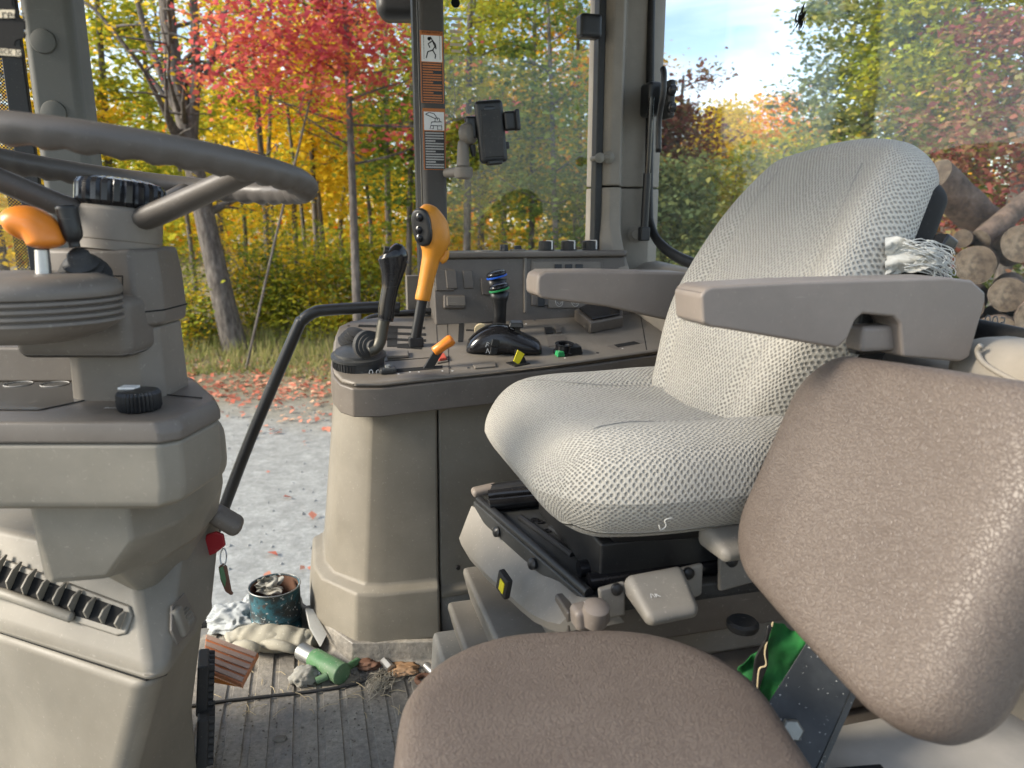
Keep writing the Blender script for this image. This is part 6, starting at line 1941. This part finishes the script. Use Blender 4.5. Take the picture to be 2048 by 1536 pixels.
pd, f = paddle(1325, 1195, 0.90, 0.044, 0.040, R_(22), 'height_paddle')
for dx, dy in ((-0.018, 0.012), (0.014, -0.008)):
    fp = Fr(f.p(dx, dy, 0.0) + EZ * 0.0165, EL, EW * 1.0 + EZ * 0.3)
    text('/\\K', fp, 0.013, 'white_print', pd, 0.0008)
pd, f = paddle(1470, 1082, 0.88, 0.040, 0.035, R_(10), 'slide_paddle')
# tilt lever at the near front corner
c = sq(1180, 1228, 0.90)
f = Fr(c, EL + EZ * 0.10, EW)
lv = rbox('tilt_lever', f, (0, 0, 0), (0.026, 0.016, 0.016), 0.008, 'trim_arm', seat, 5, 3)
MB().lathe(sq(1192, 1222, 0.885), -EW * 0.3 + EZ, [(0.018, -0.02), (0.019, 0.0), (0.018, 0.008), (0.012, 0.012), (0.0005, 0.013)], 24).build('lever_pivot', 'trim_arm', lv, sharp=40)
text('V', Fr(f.p(-0.004, -0.002, 0) + EZ * 0.0168, EL, EW + EZ * 0.2), 0.016, 'white_print', lv, 0.0008)
# fore-aft lever at the far front
t0, t1 = sq(952, 985, 1.42), sq(1040, 965, 1.42)
rbox('isolator_lever', Fr(sq(970, 980, 1.42), t1 - t0, EW), (0, 0, 0), (0.028, 0.014, 0.009), 0.008, 'trim_arm', seat, 4, 3)
MB().tube([sq(985, 978, 1.42), sq(1060, 968, 1.38)], [(0.011, 0.018)] * 2, 10).build('lever_arm', 'black', seat)
MB().tube([sq(978, 990, 1.39), sq(1070, 980, 1.36)], 0.010, 12).build('slide_rail', 'black_gloss', seat)
MB().lathe(cab(0.60, 0.90, 0.40), EZ, [(0.022, 0), (0.024, 0.004), (0.024, 0.010), (0.020, 0.014), (0.0005, 0.014)], 20).build('dial', 'rubber', seat)
# bellows and pedestal under the skirt
def slab(l0, l1, w0, w1, z0, z1, name, mat, bev=0.008, dl=0.0):
    return MB().loft([[cab(l0 - dl, w0, z0), cab(l1, w0, z0), cab(l1, w1, z0), cab(l0 - dl, w1, z0)], [cab(l0, w0, z1), cab(l1, w0, z1), cab(l1, w1, z1), cab(l0, w1, z1)]]).build(name, mat, seat, bevel=bev)
slab(0.33, 0.86, 0.985, 1.40, 0.30, 0.40, 'bellows_fold', 'trim_skirt', 0.012, -0.03)
slab(0.27, 0.86, 0.955, 1.42, 0.215, 0.299, 'bellows_fold', 'trim_skirt', 0.012, -0.02)
slab(0.24, 0.86, 0.92, 1.44, 0.13, 0.214, 'bellows_fold', 'trim_skirt', 0.012, -0.02)
slab(0.33, 0.87, 0.86, 1.0, 0.255, 0.30, 'side_ledge', 'trim_dark', 0.006)
slab(0.30, 0.87, 0.80, 1.0, 0.20, 0.245, 'side_ledge', 'trim_dark', 0.006)
slab(0.215, 0.88, 0.78, 1.47, 0.0, 0.13, 'seat_plinth', 'grey_metal_panel', 0.010, 0.01)

# ================================================================ TRAINER SEAT
tr = thing('trainer_seat', V((0.15, 0.62, 0.0)), 'brown-grey vinyl folding trainer seat with a separate tilted backrest', 'seat')
CF = Fr(V((0.083, 0.605, 0.462)), V((math.cos(R_(4)), math.sin(R_(4)), 0)), V((-math.sin(R_(4)), math.cos(R_(4)), 0)), EZ)
pillow('cushion', CF, 0.195, 0.222, [(0.90, -0.04), (0.96, -0.036), (0.99, -0.022), (1.0, 0.005), (0.996, 0.028), (0.98, 0.045), (0.95, 0.056), (0.91, 0.0615), (0.84, 0.0645), (0.70, 0.066)], 3.5, 'vinyl', tr, 120, 8, None, (0.15, 0.15, 0.06, 0.06))
bl, bn_, tf = V((0.312, 0.95, 0.545)), V((0.392, 0.575, 0.545)), V((0.425, 0.965, 0.83))
ux = (bn_ - bl).normalized(); uy = (tf - bl); uy = (uy - ux * uy.dot(ux)).normalized(); uz = uy.cross(ux)
if uz.x > 0: uz = -uz
W2 = (bn_ - bl).length / 2; H2_ = (tf - bl).length / 2
TF = Fr(bl + ux * W2 + uy * H2_, ux, uy, uz)
def tw(x, y, z, s): return x, y * (1 + 0.10 * (x / W2)), z + (0.010 * (1 - (x / W2) ** 2) if z > 0.02 else 0)
pillow('backrest', TF, W2 * 1.02, H2_ * 1.08, [(0.93, -0.04), (0.98, -0.036), (1.0, -0.022), (1.0, 0.0), (0.99, 0.014), (0.965, 0.027), (0.925, 0.036), (0.87, 0.041), (0.78, 0.043)], 5.0, 'vinyl', tr, 160, 8, tw, 0.075)
def yq_(px, py, Y=0.83): return at(px, py, Y)
bk = MB().prism([yq_(1520, 1430, 0.80), yq_(1650, 1225, 0.84), yq_(1745, 1300, 0.82), yq_(1725, 1335, 0.81), yq_(1650, 1500, 0.76), yq_(1615, 1580, 0.74), yq_(1540, 1580, 0.74)], V((0.010, 0.008, -0.004))).build('hinge_bracket', 'chipped_black', tr, bevel=0.0015)
MB().prism([yq_(1724, 1335, 0.808), yq_(1735, 1341, 0.808), yq_(1628, 1580, 0.738), yq_(1617, 1576, 0.738)], V((0.004, 0.014, -0.004))).build('bracket_edge', 'chipped_black', bk)
MB().lathe(yq_(1582, 1458, 0.765), V((-0.1, -0.9, 0.4)), [(0.013, 0), (0.013, 0.007), (0.011, 0.009), (0.0005, 0.009)], 6).build('bolt', 'metal_dull', bk, sharp=30)
MB().prism([V((-0.06, 0.45, 0.36)), V((0.24, 0.45, 0.36)), V((0.26, 0.76, 0.36)), V((-0.04, 0.76, 0.36))], EZ * 0.044).build('seat_frame', 'black', tr, bevel=0.004)
MB().box(WORLD, (0.12, 0.60, 0.175), (0.05, 0.06, 0.184)).build('seat_post', 'black', tr, bevel=0.006)
for q in ((0.27, 0.60), (0.40, 0.66)):
    pass
MB().prism([V((0.24, 0.55, 0.37)), V((0.44, 0.58, 0.37)), V((0.43, 0.76, 0.37)), V((0.25, 0.74, 0.37))], EZ * 0.012).build('hinge_plate', 'black', tr, bevel=0.002)

# green jacket stuffed between the seats
g_ = thing('jacket', at(1540, 1400, 0.93), 'green and black cloth jacket stuffed between the seats', 'jacket')
def cloth(pts_rows, name, mat, amp, parent, Yb, thick=0.004):
    rows = []
    nr = len(pts_rows)
    for i, row in enumerate(pts_rows):
        rows.append([at(px, py, Yb + amp * noise.noise(V((px * 0.021, py * 0.017, i * 0.4))) * 1.5) for px, py in row])
    m_ = len(rows[0])
    vs = [p for r in rows for p in r]
    fs = [(a * m_ + b, a * m_ + b + 1, (a + 1) * m_ + b + 1, (a + 1) * m_ + b) for a in range(nr - 1) for b in range(m_ - 1)]
    o = mk(name, vs, fs, mat, parent, sharp=0)
    md = o.modifiers.new('solid', 'SOLIDIFY'); md.thickness = thick
    md = o.modifiers.new('sub', 'SUBSURF'); md.levels = 1; md.render_levels = 2
    return o
def quadgrid(c00, c10, c11, c01, n, m_):
    out = []
    for i in range(n + 1):
        t = i / n
        a = (c00[0] + (c01[0] - c00[0]) * t, c00[1] + (c01[1] - c00[1]) * t)
        b = (c10[0] + (c11[0] - c10[0]) * t, c10[1] + (c11[1] - c10[1]) * t)
        out.append([(a[0] + (b[0] - a[0]) * j / m_ + 5 * math.sin(i * 1.3 + j), a[1] + (b[1] - a[1]) * j / m_ + 4 * math.sin(j * 1.7 + i)) for j in range(m_ + 1)])
    return out
cloth(quadgrid((1543, 1240), (1620, 1268), (1560, 1420), (1500, 1430), 8, 8), 'front_panel', 'green_cloth', 0.02, g_, 0.945)
cloth(quadgrid((1470, 1330), (1530, 1290), (1560, 1420), (1495, 1440), 6, 6), 'sleeve', 'green_cloth', 0.02, g_, 0.965)
cloth(quadgrid((1532, 1245), (1546, 1243), (1515, 1420), (1488, 1400), 8, 3), 'zip_band', 'black', 0.012, g_, 0.938)
MB().tube(smoothpath([at(px, py, 0.93) for px, py in ((1546, 1244), (1530, 1300), (1532, 1330), (1518, 1340), (1514, 1390))], 5), 0.0012, 5).build('seam_piping', 'straw', g_)

# ================================================================ LOOSE THINGS ON THE FLOOR
c = atz(555, 1256, 0.012)
t_ = thing('paint_can', c, 'open rusty paint can with a dark blue label on the cab floor', 'can')
k = pxm(c, 1)
prof = [(0.046 / k * k, 0), (0.060, 0.0), (0.062, 0.003), (0.060, 0.006), (0.060, 0.035), (0.0615, 0.037), (0.060, 0.039), (0.0615, 0.045), (0.060, 0.047), (0.060, 0.112), (0.062, 0.115), (0.0595, 0.117), (0.057, 0.115), (0.057, 0.01), (0.001, 0.01)]
MB().lathe(c, EZ, prof, 48).build('can_wall', 'can_label', t_, sharp=40)
MB().lathe(c, EZ, [(0.0565, 0.02), (0.0567, 0.113), (0.0562, 0.113), (0.056, 0.02)], 40).build('can_inside', 'rust', t_)
MB().tube([c + V((math.cos(t) * 0.061, math.sin(t) * 0.061, 0.116)) for t in [2 * math.pi * i / 40 for i in range(41)]], 0.0018, 6).build('can_rim', 'metal_dull', t_, sharp=0)
def crumple(name, label, cat, c, s, mat, seed, n=3, rough=0.5, flat=1.0, fr=WORLD):
    """A wadded lump: soft large folds and sharp small creases."""
    import bmesh
    bm = bmesh.new(); bmesh.ops.create_icosphere(bm, subdivisions=n + 1, radius=1)
    vs = []
    for v_ in bm.verts:
        p = v_.co
        w = V((noise.noise(p * 1.3 + V((seed, 1, 0))), noise.noise(p * 1.3 + V((2, seed, 0))), noise.noise(p * 1.3 + V((0, 5, seed)))))
        d = 1 + rough * 0.55 * noise.noise(p * 1.2 + w + V((seed, 0, 0))) + rough * 0.45 * (0.4 - abs(noise.noise((p + w * 0.8) * 2.4 + V((0, seed, 0))))) + rough * 0.16 * (0.3 - abs(noise.noise((p + w) * 6.5 + V((0, 0, seed)))))
        q = V((p.x * s[0], p.y * s[1], p.z * s[2])) * d
        vs.append(V(c) + fr.x * q.x + fr.y * q.y + fr.z * max(q.z, -s[2] * 0.7))
    fs = [tuple(x.index for x in f.verts) for f in bm.faces]
    bm.free()
    o = mk(name, vs, fs, mat, None, sharp=0, base=c)
    return props(o, label, cat)


def strand_wad(name, label, cat, c, rx, ry, h, mat, n=60, r=0.0009):
    mb = MB()
    for i in range(n):
        a = rnd.uniform(-0.5, 0.5) + 1.2; p = V(c) + V((rnd.gauss(0, rx * 0.45), rnd.gauss(0, ry * 0.4), rnd.uniform(0, h)))
        d = V((math.cos(a), math.sin(a), 0)) * ry * rnd.uniform(0.4, 0.9)
        q = [p - d, p - d * 0.3 + V((rnd.gauss(0, 0.006), rnd.gauss(0, 0.006), rnd.uniform(0, h * 0.7))), p + d * 0.4 + V((rnd.gauss(0, 0.006), rnd.gauss(0, 0.006), 0.002)), p + d + V((rnd.gauss(0, 0.01), rnd.gauss(0, 0.01), 0))]
        mb.tube(smoothpath(q, 3), r, 4)
    o = mb.build(name, mat, None, sharp=0, base=c)
    return props(o, label, cat)
t_ = thing('rag', at(540, 1182, 1.69), 'dirty white rag stuffed in the mouth of the paint can', 'rag')
cloth(quadgrid((512, 1158), (552, 1152), (566, 1186), (510, 1188), 7, 7), 'cloth_fold', 'rag_dirty', 0.045, t_, 1.70, 0.002)
cloth(quadgrid((538, 1150), (566, 1152), (560, 1182), (530, 1180), 6, 6), 'cloth_fold', 'rag_dirty', 0.035, t_, 1.715, 0.002)
cloth(quadgrid((508, 1172), (560, 1178), (568, 1194), (515, 1192), 5, 7), 'cloth_fold', 'rag_dirty', 0.03, t_, 1.672, 0.002)
crumple('white_fleece', 'white fluffy fleece rag lying left of the paint can', 'rag', atz(470, 1240, 0.03), (0.065, 0.04, 0.035), 'fluff', 8.1, 4, 0.75)
crumple('white_fleece', 'greyish end of fleece against the paint can', 'rag', atz(505, 1222, 0.03) + EZ * 0.012, (0.03, 0.03, 0.028), 'fluff', 2.1, 4, 0.5)
# work glove: cuff, palm and curled fingers
gc = atz(540, 1295, 0.03)
t_ = thing('work_glove', gc - EZ * 0.02, 'dirty beige work glove lying in front of the paint can', 'glove')
def gz(px, py, h): return atz(px, py, h)
gpth = smoothpath([gz(452, 1285, 0.02), gz(490, 1272, 0.028), gz(540, 1275, 0.034), gz(600, 1282, 0.03), gz(628, 1284, 0.028)], 5)
nn = len(gpth)
mb = MB().tube(gpth, [(0.016 + 0.012 * math.sin(math.pi * i / nn) + 0.004 * math.sin(i * 2.1), 0.026 + 0.014 * math.sin(math.pi * i / nn) + 0.004 * math.sin(i * 1.3)) for i in range(nn)], 14, side=EZ)
mb.v = [p + V((noise.noise(p * 60), noise.noise(p * 60 + V((9, 0, 0))), noise.noise(p * 60 + V((0, 9, 0))))) * 0.009 + EZ * 0.006 * noise.noise(p * 140) for p in mb.v]
mb.build('palm', 'glove', t_, sharp=0, sub=1)
for i, (a, b_) in enumerate((((470, 1292), (520, 1300)), ((500, 1268), (560, 1262)), ((520, 1290), (590, 1300)), ((505, 1280), (580, 1278)))):
    fp = smoothpath([gz(*a, 0.028), gz((a[0] + b_[0]) / 2, (a[1] + b_[1]) / 2 - 5, 0.045), gz(*b_, 0.035)], 5)
    MB().tube(fp, [0.010, 0.012, 0.0125, 0.012, 0.013, 0.0125, 0.012, 0.012, 0.011, 0.010, 0.006], 12).build('finger', 'glove', t_, sharp=0)
MB().tube(smoothpath([gz(600, 1285, 0.03), gz(622, 1275, 0.034), gz(636, 1285, 0.028)], 4), [0.018, 0.020, 0.022, 0.021, 0.020, 0.019, 0.018, 0.016, 0.012], 12).build('cuff', 'glove', t_, sharp=0)
# white card leaning on the console foot
q = [at(610, 1218, 1.66), at(624, 1220, 1.66), at(652, 1270, 1.60), at(640, 1294, 1.56), at(618, 1255, 1.60)]
o = MB().prism(q, V((0.002, 0.003, 0.001))).build('card', 'paper', None, base=q[3], bevel=0.0005)
props(o, 'stained white card leaning against the foot of the console', 'card')
# green pin with a cross bar
a, b_ = atz(603, 1302, 0.035), atz(684, 1348, 0.03)
t_ = thing('hitch_pin', a.lerp(b_, 0.5) - EZ * 0.03, 'green painted steel pin with a cross bar lying on the mat', 'pin')
ax = (b_ - a).normalized()
MB().tube([a, a.lerp(b_, 0.35)], 0.020, 20).build('bare_shank', 'metal_dull', t_)
MB().tube([a.lerp(b_, 0.30), a.lerp(b_, 0.33), b_, b_ + ax * 0.002], [0.020, 0.0225, 0.024, 0.022], 24).build('painted_head', 'green_paint', t_, sharp=40)
MB().tube([atz(632, 1362, 0.022), atz(655, 1352, 0.028)], 0.008, 12).build('cross_bar', 'green_paint', t_)
MB().tube([atz(692, 1336, 0.028), atz(716, 1322, 0.022)], 0.008, 12).build('cross_bar', 'green_paint', t_)
crumple('paper_wad', 'crumpled white paper beside the green pin', 'paper', atz(608, 1352, 0.022), (0.026, 0.028, 0.018), 'rag_dirty', 5.2, 3, 0.7)
crumple('paper_wad', 'small torn paper scrap under the green pin cross bar', 'paper', atz(640, 1345, 0.018), (0.012, 0.014, 0.014), 'paper', 9.2, 3, 0.7)
# cable across the mat
cp = smoothpath([atz(px, py, 0.014) for px, py in ((380, 1412), (450, 1402), (540, 1392), (630, 1382), (700, 1370), (760, 1352), (790, 1340))], 6)
o = MB().tube(cp, 0.0035, 8).build('cable', 'rubber', None, sharp=0, base=cp[0])
props(o, 'thin black cable lying across the ribbed mat', 'cable')
# metal bits in the corner
a, b_ = atz(853, 1332, 0.018), atz(884, 1362, 0.018)
t_ = thing('steel_bolt', a - EZ * 0.012, 'bright round steel pin lying in the corner of the mat', 'pin')
MB().tube([a, b_], 0.0095, 14).build('shank', 'metal', t_)
MB().lathe(b_.lerp(a, 0.2), b_ - a, [(0.0100, 0), (0.0104, 0.001), (0.0104, 0.003), (0.0100, 0.004)], 14).build('groove', 'metal_dull', t_)
c = atz(848, 1362, 0.014)
o = MB().tube([c + V((math.cos(t) * 0.016, math.sin(t) * 0.016, 0.004)) for t in [2 * math.pi * i / 18 for i in range(19)]], 0.0055, 8).build('steel_ring', 'rust', None, sharp=0, base=c)
props(o, 'rusty steel ring among the debris by the console foot', 'ring')
a, b_ = atz(768, 1322, 0.02), atz(782, 1338, 0.02)
o = MB().tube([a, b_], [0.010, 0.010], 6).build('hex_nut', 'metal', None, base=a)
props(o, 'small bright nut among the dry leaves', 'nut')
o = crumple('dry_leaf', 'curled brown dry leaf by the console foot', 'leaf', atz(805, 1338, 0.016), (0.030, 0.022, 0.006), 'dry_leaf', 1.2, 3, 0.9)
o = crumple('dry_leaf', 'dark curled leaf left of the small bright nut', 'leaf', atz(738, 1328, 0.016), (0.026, 0.018, 0.010), 'rust', 6.2, 3, 0.9)
o = strand_wad('twine_wad', 'frayed wad of twine on the mat', 'twine', atz(765, 1370, 0.010), 0.022, 0.040, 0.016, 'twine')
o = crumple('dirt_clod', 'small clod of dirt on the ribbed mat', 'dirt', atz(560, 1478, 0.012), (0.012, 0.008, 0.006), 'dirt_clod', 4.9, 2, 0.6)
# crumbs, straw and dry bits: too many to count
mb = MB()
for i in range(420):
    if i < 250: p = atz(rnd.gauss(800, 65), rnd.gauss(1345, 17), 0.009)
    else: p = atz(rnd.uniform(430, 830), rnd.uniform(1385, 1536), 0.011)
    r = rnd.uniform(0.0012, 0.0055) if i < 250 else rnd.uniform(0.001, 0.003)
    a = rnd.uniform(0, 6.28); d = V((math.cos(a), math.sin(a), 0)); e = V((-math.sin(a), math.cos(a), 0))
    mb.add([p + d * r, p + e * r, p - d * r * 1.4, p - e * r * 0.8, p + EZ * r], [(0, 1, 4), (1, 2, 4), (2, 3, 4), (3, 0, 4)])
o = mb.build('floor_crumbs', 'dirt_clod', None, smooth=False); props(o, 'crumbs of dirt and bark scattered over the mat', kind='stuff')
mb = MB()
for i in range(46):
    p = atz(rnd.uniform(425, 860), rnd.uniform(1330, 1440), 0.013); a = rnd.uniform(0, 3.14)
    d = V((math.cos(a), math.sin(a), rnd.uniform(-0.05, 0.1))) * rnd.uniform(0.012, 0.045)
    mb.tube([p, p + d * 0.5 + V((0, 0.003, 0.002)), p + d], 0.0007, 4)
o = mb.build('straw_bits', 'straw', None); props(o, 'bits of straw strewn on the mat', kind='stuff')
